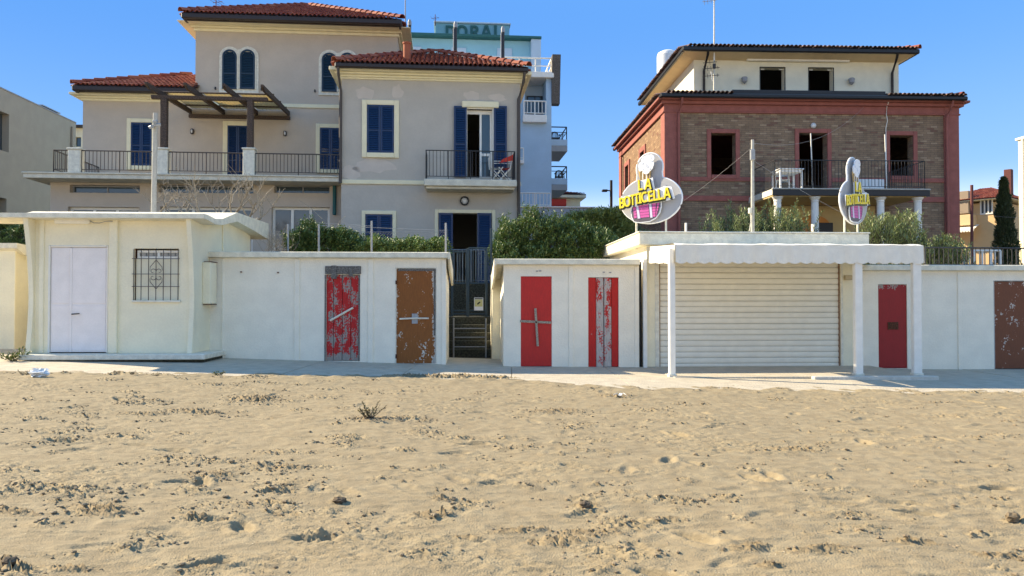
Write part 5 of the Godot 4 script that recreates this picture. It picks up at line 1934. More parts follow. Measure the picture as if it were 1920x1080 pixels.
		railing(h, Vector3(fr.end.x, r.end.y + 0.34, Z - 1.05), Vector3(r.end.x - 0.04, r.end.y + 0.34, Z - 1.05), hh, 0.9, M.iron, 0.018, 0.4, 1)
		railing(h, Vector3(r.end.x - 0.04, r.end.y + 0.34, Z - 1.05), Vector3(r.end.x - 0.04, r.end.y + 0.34, Z - 3.9), hh, 0.9, M.iron, 0.018, 0.4, 2)
	var lw := rect(F, 972, 278, 984, 300, Z + 0.2)
	bx(h, "small_balcony", M.white, Vector3(lw.position.x - 0.8, lw.position.y - 0.2, Z), Vector3(lw.end.x - 0.05, lw.position.y, Z + 0.3), 0.02)
	railing(h, Vector3(lw.position.x - 0.8, lw.position.y, Z + 0.25), Vector3(lw.end.x - 0.08, lw.position.y, Z + 0.25), lw.size.y, 0.2, M.white, 0.02, 0.1, 1)


func font(weight: int) -> SystemFont:
	var f := SystemFont.new()
	f.font_names = PackedStringArray(["Droid Sans"])
	f.font_weight = weight
	return f


# ---------------------------------------------------------------- the huts
# planks of a door over r, each a part; widths as shares of the whole
func plank_door(parent: Node3D, r: Rect2, shares: Array, z0: float, z1: float, mat: Material, seed_: int, called := "plank"):
	var rng := RandomNumberGenerator.new()
	rng.seed = seed_
	var x := r.position.x
	for k in shares.size():
		var wd: float = r.size.x * shares[k]
		var g := 0.004 if shares.size() > 1 else 0.0
		var out := rng.randf_range(-0.004, 0.006)
		var foot := rng.randf_range(0.0, 0.012)
		var s := Shape.new().box(Vector3(x + g, r.position.y + foot, z0), Vector3(x + wd - g, r.end.y - rng.randf_range(0.0, 0.01), z1 + out), 0.006).mapped(r)
		put(parent, called, s.mesh(), mat)
		x += wd


# one run of huts: wall with door openings, strips, and a roof slab that falls towards the back
func hut_run(called: String, label: String, x0: float, x1: float, top: float, base_px: float, doors: Array, strips: Array, roof_over: Array) -> Node3D:
	var F := HUTS
	var mid := (x0 + x1) / 2
	var a := on(F, x0, 580)
	var b := on(F, x1, 580)
	var yt := on(F, mid, top).y
	var yb := on(F, mid, base_px).y - 0.25
	var h := thing(called, label, "beach huts", F, Vector3((a.x + b.x) / 2, yb + 0.2, 0))
	var holes := []
	for d in doors:
		holes.append(d)
	put(h, "wall", Shape.new().wall(Rect2(a.x, yb, b.x - a.x, yt - yb - 0.02), holes, 0, -0.14).mesh(), M.hut)
	var s := Shape.new()
	s.box(Vector3(a.x, yb, -0.14), Vector3(a.x + 0.14, yt - 0.12, -2.2))
	s.box(Vector3(b.x - 0.14, yb, -0.14), Vector3(b.x, yt - 0.12, -2.2))
	s.box(Vector3(a.x + 0.14, yb, -2.06), Vector3(b.x - 0.14, yt - 0.2, -2.2))
	put(h, "side_wall", s.mesh(), M.hut)
	for p in strips:
		var l := on(F, p[0], 580).x
		var r := on(F, p[1], 580).x
		bx(h, "pilaster", M.hut, Vector3(l, yb, -0.01), Vector3(r, yt - 0.03, 0.028), 0.008)
	# roof slab: a profile in (out, up), drawn along the run
	var th := 0.105
	var prof := PackedVector2Array([Vector2(0.13, yt), Vector2(0.13, yt + th), Vector2(0.10, yt + th + 0.012), Vector2(-2.35, yt + th - 0.3), Vector2(-2.35, yt - 0.32), Vector2(0.0, yt - 0.02)])
	var xl: float = a.x - roof_over[0]
	var xr: float = b.x + roof_over[1]
	# x along the run: profile x is z, profile y is up
	var xf := Transform3D(Basis(Vector3(0, 0, 1), Vector3.UP, Vector3(-1, 0, 0)), Vector3(xr, 0, 0))
	put(h, "roof", Shape.new().prism(prof, 0.0, xr - xl, xf).mesh(), M.coping)
	for e in [[roof_over[0], xl - 0.0], [roof_over[1], xr + 0.0]]:
		if e[0] > 0.02:
			var sgn := -1.0 if e[1] < 0 and e[1] == xl else 1.0
			if e[1] == xl:
				sgn = -1.0
			var pf := PackedVector2Array([Vector2(0.15, yt - 0.03), Vector2(0.15, yt + th + 0.014), Vector2(-2.36, yt + th - 0.27), Vector2(-2.36, yt - 0.55), Vector2(-0.25, yt - 0.24)])
			var ex: float = e[1] + (0.045 if sgn > 0 else 0.0)
			put(h, "barge_board", Shape.new().prism(pf, 0.0, 0.045, Transform3D(Basis(Vector3(0, 0, 1), Vector3.UP, Vector3(-1, 0, 0)), Vector3(ex, 0, 0))).mesh(), M.coping)
	return h


func build_huts():
	var F := HUTS
	# --- left run
	var d1 := rect(F, 611.5, 515, 672, 677)
	var d2 := rect(F, 743, 503, 817, 682)
	d1.position.y -= 0.0
	var h := hut_run("hut_block", "cream row of beach huts left of the gate, with peeling red and brown doors", 384, 836, 483, 676, [d1, d2], [[552, 562], [690, 700], [828, 836.5], [416, 420]], [0.0, 0.05])
	plank_door(h, d1, [0.22, 0.27, 0.27, 0.24], -0.07, -0.03, M.door_planks, 1)
	# the grey lintel board with two battens nailed over it
	var lt := rect(F, 610, 499, 677, 514)
	var o := slab(h, "lintel_board", M.grey_wood, lt, 0.001, 0.035, 0.006)
	for p in [[622, 632, 498, 523], [654, 662, 501, 519]]:
		slab(h, "batten", M.grey_wood, rect(F, p[0], p[2], p[1], p[3]), 0.036, 0.055, 0.006)
	for p in [[608.5, 611.3], [672.2, 675]]:
		slab(h, "door_post", M.grey_wood, rect(F, p[0], 515, p[1], 677), -0.06, 0.012, 0.004)
	var a := v3(on(F, 619, 601), -0.005)
	var b := v3(on(F, 662, 577), -0.005)
	put(h, "door_bar", Shape.new().tube([a, b], 0.026, 0.024, 6).mesh(), M.white_worn)
	plank_door(h, d2, [1.0], -0.08, -0.035, M.door_brown, 2, "door_panel")
	var fr := surround(h, d2, 0.03, -0.06, 0.008, M.white_worn, false, "door_frame")
	bx(h, "door_top_board", M.grey_wood, Vector3(d2.position.x + 0.03, d2.end.y - 0.06, -0.034), Vector3(d2.end.x + 0.01, d2.end.y + 0.01, -0.016), 0.004)
	bx(h, "door_edge_board", M.grey_wood, Vector3(d2.end.x - 0.045, d2.position.y + 0.6, -0.034), Vector3(d2.end.x - 0.008, d2.end.y - 0.061, -0.02), 0.003)
	a = v3(on(F, 749, 598), -0.01)
	b = v3(on(F, 804, 597), -0.01)
	put(h, "door_bar", Shape.new().tube([a, (a + b) / 2 + Vector3(0, 0.008, 0), b], 0.021, 0.019, 6).mesh(), M.white_worn)
	var pl := rect(F, 772, 588, 783, 607)
	slab(h, "lock_plate", M.galv, pl, -0.034, -0.02, 0.004)
	for p in [[741.5, 526, 533], [741.5, 664, 672]]:
		slab(h, "hinge", M.rust, rect(F, p[0], p[1], p[0] + 3, p[2]), 0.009, 0.016)
	for p in [[451, 509], [520, 510]]:
		bx(h, "wall_hook", M.rust, v3(on(F, p[0], p[1] + 2), 0), v3(on(F, p[0] + 3, p[1]), 0.03))
	# --- middle run
	var d3 := rect(F, 976.5, 518, 1034.5, 687.5)
	var d4 := rect(F, 1103, 520, 1160, 688.5)
	h = hut_run("hut_block", "pair of cream beach huts between gate and kiosk, one plain red and one striped door", 944, 1198, 496, 689, [d3, d4], [[1066, 1075], [1190, 1198]], [0.16, 0.0])
	plank_door(h, d3, [1.0], -0.05, -0.012, M.door_red, 3, "door_panel")
	a = v3(on(F, 975, 602), 0.0)
	b = v3(on(F, 1033, 605), 0.0)
	var s := Shape.new()
	put(h, "cross_batten", stick(a, b, 0.05, 0.025).mesh(), M.bark_pale)
	put(h, "cross_batten", stick(v3(on(F, 1003.5, 578), 0.026), v3(on(F, 1008, 649), 0.026), 0.05, 0.025).mesh(), M.bark_pale)
	rod(h, "bolt", M.rust, v3(on(F, 1005, 604), 0.03), v3(on(F, 1005, 604), 0.06), 0.022, 8)
	plank_door(h, d4, [0.26, 0.245, 0.02, 0.24, 0.235], -0.05, -0.016, M.door_strip, 4)
	for p in [[1005, 507.5], [1011, 507], [1130, 509.5], [1142, 510]]:
		bx(h, "wall_hook", M.grey, v3(on(F, p[0], p[1] + 2), 0), v3(on(F, p[0] + 4, p[1]), 0.02))
	# --- right run
	var d5 := rect(F, 1647, 533, 1701, 691)
	var d6 := rect(F, 1865, 527, 1942, 692)
	h = hut_run("hut_block", "pale row of beach huts right of the kiosk, with dark red and flaking brown doors", 1604, 2010, 507, 692, [d5, d6], [[1795, 1802]], [0.0, 0.0])
	plank_door(h, d5, [1.0], -0.06, -0.02, M.door_dark_red, 5, "door_panel")
	slab(h, "lock_plate", M.rust, rect(F, 1665, 604, 1685, 618), -0.019, -0.006, 0.004)
	plank_door(h, d6, [1.0], -0.06, -0.02, M.door_rust, 6, "door_panel")
	surround(h, d6, 0.02, -0.05, 0.006, M.grey, false, "door_frame")


# a flat batten from a to b, as wide as wd
func stick(a: Vector3, b: Vector3, wd: float, th: float) -> Shape:
	var d := (b - a)
	var u := d.normalized()
	var n := Vector3.BACK
	var side := n.cross(u).normalized()
	var xf := Transform3D(Basis(u, side, n), a)
	return Shape.new().box(Vector3(0, -wd / 2, 0), Vector3(d.length(), wd / 2, th), 0.004, xf)


# ---------------------------------------------------------------- the cabin at the left
func build_cabin():
	var F := HUTS
	var W := 0.85
	var l := on(F, 57, 540, W).x
	var r := on(F, 366, 540, W).x
	var yb := on(F, 200, 662, W).y
	var yt := on(F, 200, 412, W).y
	var h := thing("beach_cabin", "cream concrete cabin with curved roof, white metal doors and barred window", "cabin", F, Vector3((l + r) / 2, yb - 0.2, W))
	var dr := rect(F, 90, 460, 203, 659, W)
	dr = Rect2(dr.position.x, yb, dr.size.x, dr.end.y - yb)
	var wn := rect(F, 251, 466, 335, 563, W)
	put(h, "front_wall", Shape.new().wall(Rect2(l, yb, r - l, yt - yb), [dr, wn], W, W - 0.16).mesh(), M.cabin)
	var back := -4.4
	# side walls follow the underside of the roof: (out, up)
	var prof_low := [Vector2(1.2, yt), Vector2(0.95, yt - 0.01), Vector2(0.55, yt - 0.05), Vector2(0.1, yt - 0.02), Vector2(-0.9, yt + 0.16), Vector2(-2.2, yt + 0.08), Vector2(-3.5, yt - 0.03)]
	var prof_high := [Vector2(1.2, yt + 0.09), Vector2(0.95, yt + 0.09), Vector2(0.55, yt + 0.06), Vector2(0.1, yt + 0.11), Vector2(-0.9, yt + 0.36), Vector2(-2.2, yt + 0.37), Vector2(-3.5, yt + 0.38)]
	back = -2.9
	var sp := PackedVector2Array([Vector2(W - 0.161, yt - 0.03), Vector2(0.55, yt - 0.052), Vector2(0.1, yt - 0.022), Vector2(-0.9, yt + 0.158), Vector2(-2.2, yt + 0.078), Vector2(back, yt + 0.015), Vector2(back, yb), Vector2(W - 0.161, yb)])
	var along := func(x: float) -> Transform3D:
		return Transform3D(Basis(Vector3(0, 0, 1), Vector3.UP, Vector3(-1, 0, 0)), Vector3(x, 0, 0))
	put(h, "side_wall", Shape.new().prism(sp, 0, 0.14, along.call(r)).mesh(), M.cabin)
	put(h, "side_wall", Shape.new().prism(sp, 0, 0.14, along.call(l + 0.14)).mesh(), M.cabin)
	bx(h, "back_wall", M.cabin, Vector3(l + 0.14, yb, back + 0.14), Vector3(r - 0.14, yt + 0.01, back))
	# roof: the wave drawn the whole width, far past the left wall
	var roof := PackedVector2Array()
	for p in prof_low:
		roof.append(p)
	prof_high.reverse()
	for p in prof_high:
		roof.append(p)
	var rx := on(F, 383, 400, 1.2).x
	var lx := l - 0.95
	put(h, "roof", Shape.new().prism(roof, 0, rx - lx, along.call(rx)).mesh(), M.coping)
	# concave fins at both ends, a flat rib between
	for x in [l, r - 0.09]:
		var fin := PackedVector2Array()
		fin.append(Vector2(W - 0.01, yb))
		for k in 13:
			var t := k / 12.0
			fin.append(Vector2(W + 0.06 + 0.22 * pow(absf(t - 0.4) / 0.6, 1.7), lerpf(yb, yt - 0.005, t)))
		fin.append(Vector2(W - 0.01, yt - 0.005))
		put(h, "fin", Shape.new().prism(fin, 0, 0.09, along.call(x + 0.09)).mesh(), M.cabin)
	for p in [[206, 222, 0.07], [74, 83, 0.04]]:
		var a := on(F, p[0], 540, W).x
		var b := on(F, p[1], 540, W).x
		bx(h, "rib", M.cabin, Vector3(a, yb, W - 0.01), Vector3(b, yt - 0.005, W + p[2]), 0.012)
	bx(h, "side_rib", M.cabin, Vector3(r - 0.001, yb, -0.75), Vector3(r + 0.035, yt + 0.13, -0.85), 0.01)
	# plinth with a darker foot set back below it
	var px0 := on(F, 34, 668, 1.25).x
	var px1 := on(F, 384, 668, 1.25).x
	var pb := on(F, 200, 675, 1.25).y
	bx(h, "plinth", M.white_worn, Vector3(px0, pb, 1.27), Vector3(px1, yb - 0.002, -3.0), 0.015)
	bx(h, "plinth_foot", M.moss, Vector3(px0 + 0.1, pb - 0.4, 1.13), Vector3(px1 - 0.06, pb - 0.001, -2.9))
	# metal doors: narrow leaf, wide leaf
	var frs := surround(h, Rect2(dr.position.x + 0.035, dr.position.y, dr.size.x - 0.07, dr.size.y - 0.035), 0.035, W - 0.07, W + 0.012, M.white, false, "door_frame")
	var sx := on(F, 131.5, 560, W).x
	for lf in [[dr.position.x + 0.04, sx - 0.004], [sx + 0.004, dr.end.x - 0.04]]:
		var s := Shape.new()
		s.box(Vector3(lf[0], yb + 0.02, W - 0.06), Vector3(lf[1], dr.end.y - 0.04, W - 0.025), 0.005)
		var ry := on(F, 150, 571, W).y
		s.box(Vector3(lf[0] + 0.02, yb + 0.05, W - 0.024), Vector3(lf[1] - 0.02, ry - 0.02, W - 0.016), 0.004)
		s.box(Vector3(lf[0] + 0.02, ry + 0.02, W - 0.024), Vector3(lf[1] - 0.02, dr.end.y - 0.07, W - 0.016), 0.004)
		put(h, "door_leaf", s.mesh(), M.metal_door)
	bx(h, "meeting_stile", M.metal_door, Vector3(sx - 0.02, yb + 0.02, W - 0.024), Vector3(sx + 0.03, dr.end.y - 0.05, W - 0.005), 0.004)
	var hp := on(F, 136, 589, W)
	put(h, "door_handle", Shape.new().tube([Vector3(hp.x, hp.y, W - 0.02), Vector3(hp.x, hp.y, W + 0.035), Vector3(hp.x + 0.15, hp.y + 0.012, W + 0.035)], 0.013, 0.011, 7).mesh(), M.black)
	# window: panes at the top, a cream board below, an iron grille before it
	var tr := on(F, 290, 485, W).y
	glazed(h, Rect2(wn.position.x + 0.03, tr, wn.size.x - 0.03, wn.end.y - tr - 0.03), W - 0.13, 2, M.white, 0.05)
	bx(h, "window_board", M.upper, Vector3(wn.position.x + 0.02, wn.position.y, W - 0.1), Vector3(wn.end.x - 0.02, tr - 0.003, W - 0.05), 0.006)
	bx(h, "window_reveal", M.rust, Vector3(wn.position.x, wn.position.y, W - 0.158), Vector3(wn.position.x + 0.012, wn.end.y, W - 0.06))
	var sill := rect(F, 247, 563, 338, 567, W + 0.04)
	slab(h, "window_sill", M.white_worn, sill, W - 0.1, W + 0.05, 0.008)
	var g := Shape.new()
	for k in 3:
		var y := lerpf(wn.position.y, tr, [0.33, 0.63, 1.0][k])
		g.box(Vector3(wn.position.x - 0.03, y - 0.006, W + 0.012), Vector3(wn.end.x + 0.02, y + 0.006, W + 0.026))
	var cx := lerpf(wn.position.x, wn.end.x, 3.02 / 6.0)
	var cy := lerpf(wn.position.y, tr, 0.62)
	# scrolls: a lozenge and curls about the middle bar
	for sgn in [-1.0, 1.0]:
		for v in [-1.0, 1.0]:
			var pts := []
			for k in 17:
				var t := k / 16.0
				var an := t * 5.2
				var rad := 0.062 * (1.0 - t * 0.72)
				pts.append(Vector3(cx + sgn * (0.062 - cos(an) * rad), cy + v * (0.06 + sin(an) * rad), W + 0.02))
			g.tube(pts, 0.007, 0.005, 5, false)
			g.tube([Vector3(cx, cy + v * 0.29, W + 0.02), Vector3(cx + sgn * 0.115, cy + v * 0.15, W + 0.02), Vector3(cx + sgn * 0.12, cy + v * 0.08, W + 0.02)], 0.007, 0.006, 5, false)
	var gr := put(h, "window_grille", g.mesh(), M.iron_brown)
	for k in 7:
		var x := lerpf(wn.position.x + 0.005, wn.end.x - 0.005, k / 6.0)
		rod(gr, "grille_bar", M.iron_brown, Vector3(x, wn.position.y, W + 0.019), Vector3(x, wn.end.y - (0.02 if k % 2 == 0 else 0.0), W + 0.019), 0.0085, 5)
	# long lamp under the eave and its cable
	var lr := rect(F, 100, 409, 166, 419, W + 0.1)
	var lm := slab(h, "strip_lamp", M.white, lr, W + 0.001, W + 0.1, 0.025)
	var c := []
	for p in [[168, 414], [176, 418], [186, 418], [198, 415], [211, 415]]:
		c.append(v3(on(F, p[0], p[1], W + 0.09), W + 0.085))
	put(h, "lamp_cable", Shape.new().tube(c, 0.008, 0.008, 5).mesh(), M.grey)
	# grey cupboard on the right wall
	var z0 := 0.45
	var bx0 := on(F, 397, 500, z0)
	var b0 := on(F, 385, 570, z0).y
	var b1 := on(F, 385, 491, z0).y
	var mb := bx(h, "meter_box", M.cabin, Vector3(r, b0, z0), Vector3(r + 0.16, b1, 0.05), 0.012)
	bx(mb, "box_lid", M.rust, Vector3(r + 0.03, b1 + 0.001, z0 + 0.005), Vector3(r + 0.17, b1 + 0.012, 0.04))
	bx(mb, "box_foot", M.rust, Vector3(r + 0.02, b0 - 0.016, z0 - 0.002), Vector3(r + 0.165, b0 - 0.001, 0.06))

	# --- the hut at the far left, seen past the cabin
	var Q := -2.0
	var l2 := on(F, 28, 550, Q).x
	var y2 := on(F, 15, 466, Q).y
	var yb2 := on(F, 15, 655, Q).y - 0.25
	var e := thing("end_hut", "cream end wall of the next beach hut, cut off by the left edge", "beach hut", F, Vector3(l2 - 1.0, yb2 + 0.2, Q))
	bx(e, "wall", M.cabin, Vector3(l2 - 2.6, yb2, Q), Vector3(l2, y2, Q - 3.2), 0.01)
	var xr := on(F, 33, 462, Q + 0.1).x
	var pr := PackedVector2Array([Vector2(Q + 0.12, y2), Vector2(Q + 0.12, y2 + 0.12), Vector2(Q - 3.3, y2 - 0.02), Vector2(Q - 3.3, y2 - 0.24), Vector2(Q - 0.2, y2 - 0.14)])
	put(e, "roof", Shape.new().prism(pr, 0, 2.9, along.call(xr)).mesh(), M.coping)


# ---------------------------------------------------------------- the kiosk
func build_kiosk():
	var F := HUTS
	var l := on(F, 1203, 580).x
	var r := on(F, 1604, 580).x
	var sh := rect(F, 1236, 490, 1576, 692)
	var yb := on(F, 1400, 692).y - 0.2
	var p0 := rect(F, 1196, 438, 1625, 461, 0.02)
	var h := thing("beach_kiosk", "white shuttered beach kiosk with a wide roller blind and flat roof", "kiosk", F, Vector3((l + r) / 2, yb + 0.15, 0))
	var yt := p0.position.y
	var lf := on(F, 1213, 580).x
	put(h, "front_wall", Shape.new().wall(Rect2(lf, yb, r - lf, yt - yb), [sh], 0, -0.2).mesh(), M.cabin)
	var s := Shape.new()
	s.box(Vector3(lf, yb, -0.2), Vector3(lf + 0.15, yt, -5.2))
	s.box(Vector3(r - 0.15, yb, -0.2), Vector3(r, yt, -5.2))
	s.box(Vector3(lf + 0.15, yb, -5.05), Vector3(r - 0.15, yt, -5.2))
	put(h, "side_wall", s.mesh(), M.hut)
	# flat roof with a pale fascia; its front stands a little higher
	var rb := Shape.new()
	rb.box(Vector3(p0.position.x, yt, 0.14), Vector3(p0.end.x, p0.end.y, -5.5), 0.02)
	put(h, "roof", rb.mesh(), M.coping)
	bx(h, "roof_block", M.coping, Vector3(p0.position.x - 0.35, yt - 0.05, -5.51), Vector3(p0.position.x + 0.3, p0.end.y - 0.06, -5.9), 0.02)
	bx(h, "roof_coping", M.white_worn, Vector3(p0.position.x - 0.02, p0.end.y + 0.001, 0.16), Vector3(p0.end.x + 0.02, p0.end.y + 0.03, -5.52), 0.01)
	# slats of the blind
	var n := 19
	var ys := on(F, 1400, 692).y
	var hh := (sh.end.y - ys) / n
	var rng := RandomNumberGenerator.new()
	rng.seed = 12
	for k in n:
		var y := ys + k * hh
		var t := Shape.new()
		var z := -0.06 + rng.randf_range(-0.004, 0.004)
		# bulged face, small lip at the joint
		var prof := PackedVector2Array([Vector2(z - 0.02, y + 0.003), Vector2(z + 0.006, y + 0.003), Vector2(z + 0.02, y + hh * 0.3), Vector2(z + 0.02, y + hh * 0.75), Vector2(z + 0.004, y + hh - 0.003 - rng.randf_range(0, 0.004)), Vector2(z - 0.02, y + hh - 0.003)])
		t.prism(prof, 0, sh.size.x - 0.06, Transform3D(Basis(Vector3(0, 0, 1), Vector3.UP, Vector3(-1, 0, 0)), Vector3(sh.end.x - 0.03, 0, 0)))
		put(h, "slat", t.mesh(), M.shutter_white)
	bx(h, "blind_back", M.rust, Vector3(sh.position.x, ys - 0.05, -0.09), Vector3(sh.end.x, sh.end.y, -0.12))
	bx(h, "bottom_rail", M.black, Vector3(sh.position.x + 0.02, ys - 0.03, -0.08), Vector3(sh.end.x - 0.02, ys + 0.004, -0.03))
	for x in [sh.position.x, sh.end.x - 0.03]:
		bx(h, "guide_rail", M.guide, Vector3(x, ys, -0.1), Vector3(x + 0.028, sh.end.y, -0.02), 0.004)
	bx(h, "blind_handle", M.black, v3(on(F, 1409, 692), -0.035), v3(on(F, 1420, 688), 0.0), 0.006)
	for p in [[1228, 1236], [1576, 1580]]:
		var a := on(F, p[0], 580).x
		var b := on(F, p[1], 580).x
		bx(h, "jamb", M.white_worn, Vector3(a, yb, -0.01), Vector3(b, yt - 0.02, 0.02), 0.005)
	var lb := rect(F, 1584, 516, 1597, 525, 0.05)
	slab(h, "lamp_box", M.straw_box, lb, 0.001, 0.09, 0.01)
	# white post and a black strip painting the shaded gap beside the huts
	var gp := rect(F, 1206, 500, 1213, 690, 0.05)
	bx(h, "corner_post", M.white, Vector3(gp.position.x, yb, 0.0), Vector3(gp.end.x, yt - 0.3, 0.09), 0.008)
	bx(h, "gap_shade", M.black, Vector3(gp.position.x - 0.085, yb, -0.1), Vector3(gp.position.x - 0.002, yt - 0.35, -0.13))

	# --- awning on its three posts
	var D := 2.2
	var fa := rect(F, 1266, 456, 1731, 491, D)
	var an := thing("awning", "white scalloped fabric awning in front of the kiosk, on three posts", "awning", F, Vector3(fa.get_center().x, path_y(5.0) + 0.05, D - 0.1))
	var ytop := fa.end.y
	var ywall := on(F, 1205, 463, 0.15).y
	var top := Shape.new()
	var nx := 60
	var nz := 14
	var f := noise(5, 1.3, 3)
	var pt := func(u: float, v: float) -> Vector3:
		var x := lerpf(fa.position.x, fa.end.x, u)
		var z := lerpf(0.16, D, v)
		var sag := -0.05 * sin(u * PI * 5.0) * sin(u * PI * 5.0) * sin(v * PI)
		var round_off := 0.0 if v < 0.93 else -0.035 * pow((v - 0.93) / 0.07, 2.0)
		return Vector3(x, lerpf(ywall, ytop, v) + sag + round_off + f.get_noise_2d(x * 2.0, z * 2.0) * 0.012, z)
	for i in nx:
		for j in nz:
			var a: Vector3 = pt.call(float(i) / nx, float(j) / nz)
			var b: Vector3 = pt.call(float(i + 1) / nx, float(j) / nz)
			var c: Vector3 = pt.call(float(i + 1) / nx, float(j + 1) / nz)
			var d: Vector3 = pt.call(float(i) / nx, float(j + 1) / nz)
			top.quad(a, b, c, d, Vector3.UP)
	put(an, "awning_top", top.mesh(), M.awning)
	# valances: front and both sides, the lower edge scalloped
	var val := Shape.new()
	hang(val, pt.call(0.0, 1.0), pt.call(1.0, 1.0), ytop - fa.position.y, 22, Vector3.BACK, 8)
	put(an, "front_valance", val.mesh(), M.awning)
	for e in [0.0, 1.0]:
		var sv := Shape.new()
		hang(sv, pt.call(e, 0.0), pt.call(e, 1.0), (ytop - fa.position.y) * 1.02, 12, Vector3.LEFT if e == 0.0 else Vector3.RIGHT, 9)
		put(an, "side_valance", sv.mesh(), M.awning)
	rod(an, "front_bar", M.white, Vector3(fa.position.x, ytop - 0.06, D - 0.06), Vector3(fa.end.x, ytop - 0.06, D - 0.06), 0.03, 8)
	for k in 6:
		var u := (k + 0.5) / 6
		var a: Vector3 = pt.call(u, 0.0)
		var b: Vector3 = pt.call(u, 1.0)
		rod(an, "rafter", M.white, a - Vector3(0, 0.09, -0.05), b - Vector3(0, 0.07, 0.06), 0.02, 6)
	for p in [[1255.5, 1267, 711, D - 0.05], [1604.5, 1619, 712, D], [1714, 1729.5, 712, D]]:
		var q := rect(F, p[0], 600, p[1], 620, p[3])
		var bs := Shape.new()
		bs.box(Vector3(q.position.x, path_y(5.0) - 0.05, p[3] - 0.12), Vector3(q.end.x, ytop - 0.1, p[3] - 0.005), 0.014)
		var o := put(an, "post", bs.mesh(), M.white)
		bx(o, "post_foot", M.white_worn, Vector3(q.position.x - 0.015, path_y(5.0) - 0.05, p[3] - 0.135), Vector3(q.end.x + 0.015, path_y(5.0) + 0.075, p[3] + 0.01), 0.008)


# cloth hanging from a line, with a scalloped hem and small waves
func hang(s: Shape, a: Vector3, b: Vector3, drop: float, scallops: int, out: Vector3, waves: int):
	var n := scallops * 8
	var rows := 6
	var pts := []
	for i in n + 1:
		var u := float(i) / n
		var top := a.lerp(b, u)
		var hem: float = drop - 0.032 + 0.032 * absf(sin(u * scallops * PI))
		var col := []
		for j in rows + 1:
			var v := float(j) / rows
			var wv := 0.014 * v * sin(u * waves * TAU + 1.3) + 0.008 * v * sin(u * waves * 2.7 * TAU)
			col.append(top + Vector3(0, -hem * v, 0) + out * (0.01 + wv))
		pts.append(col)
	for i in n:
		for j in rows:
			s.quad(pts[i][j], pts[i + 1][j], pts[i + 1][j + 1], pts[i][j + 1], out)


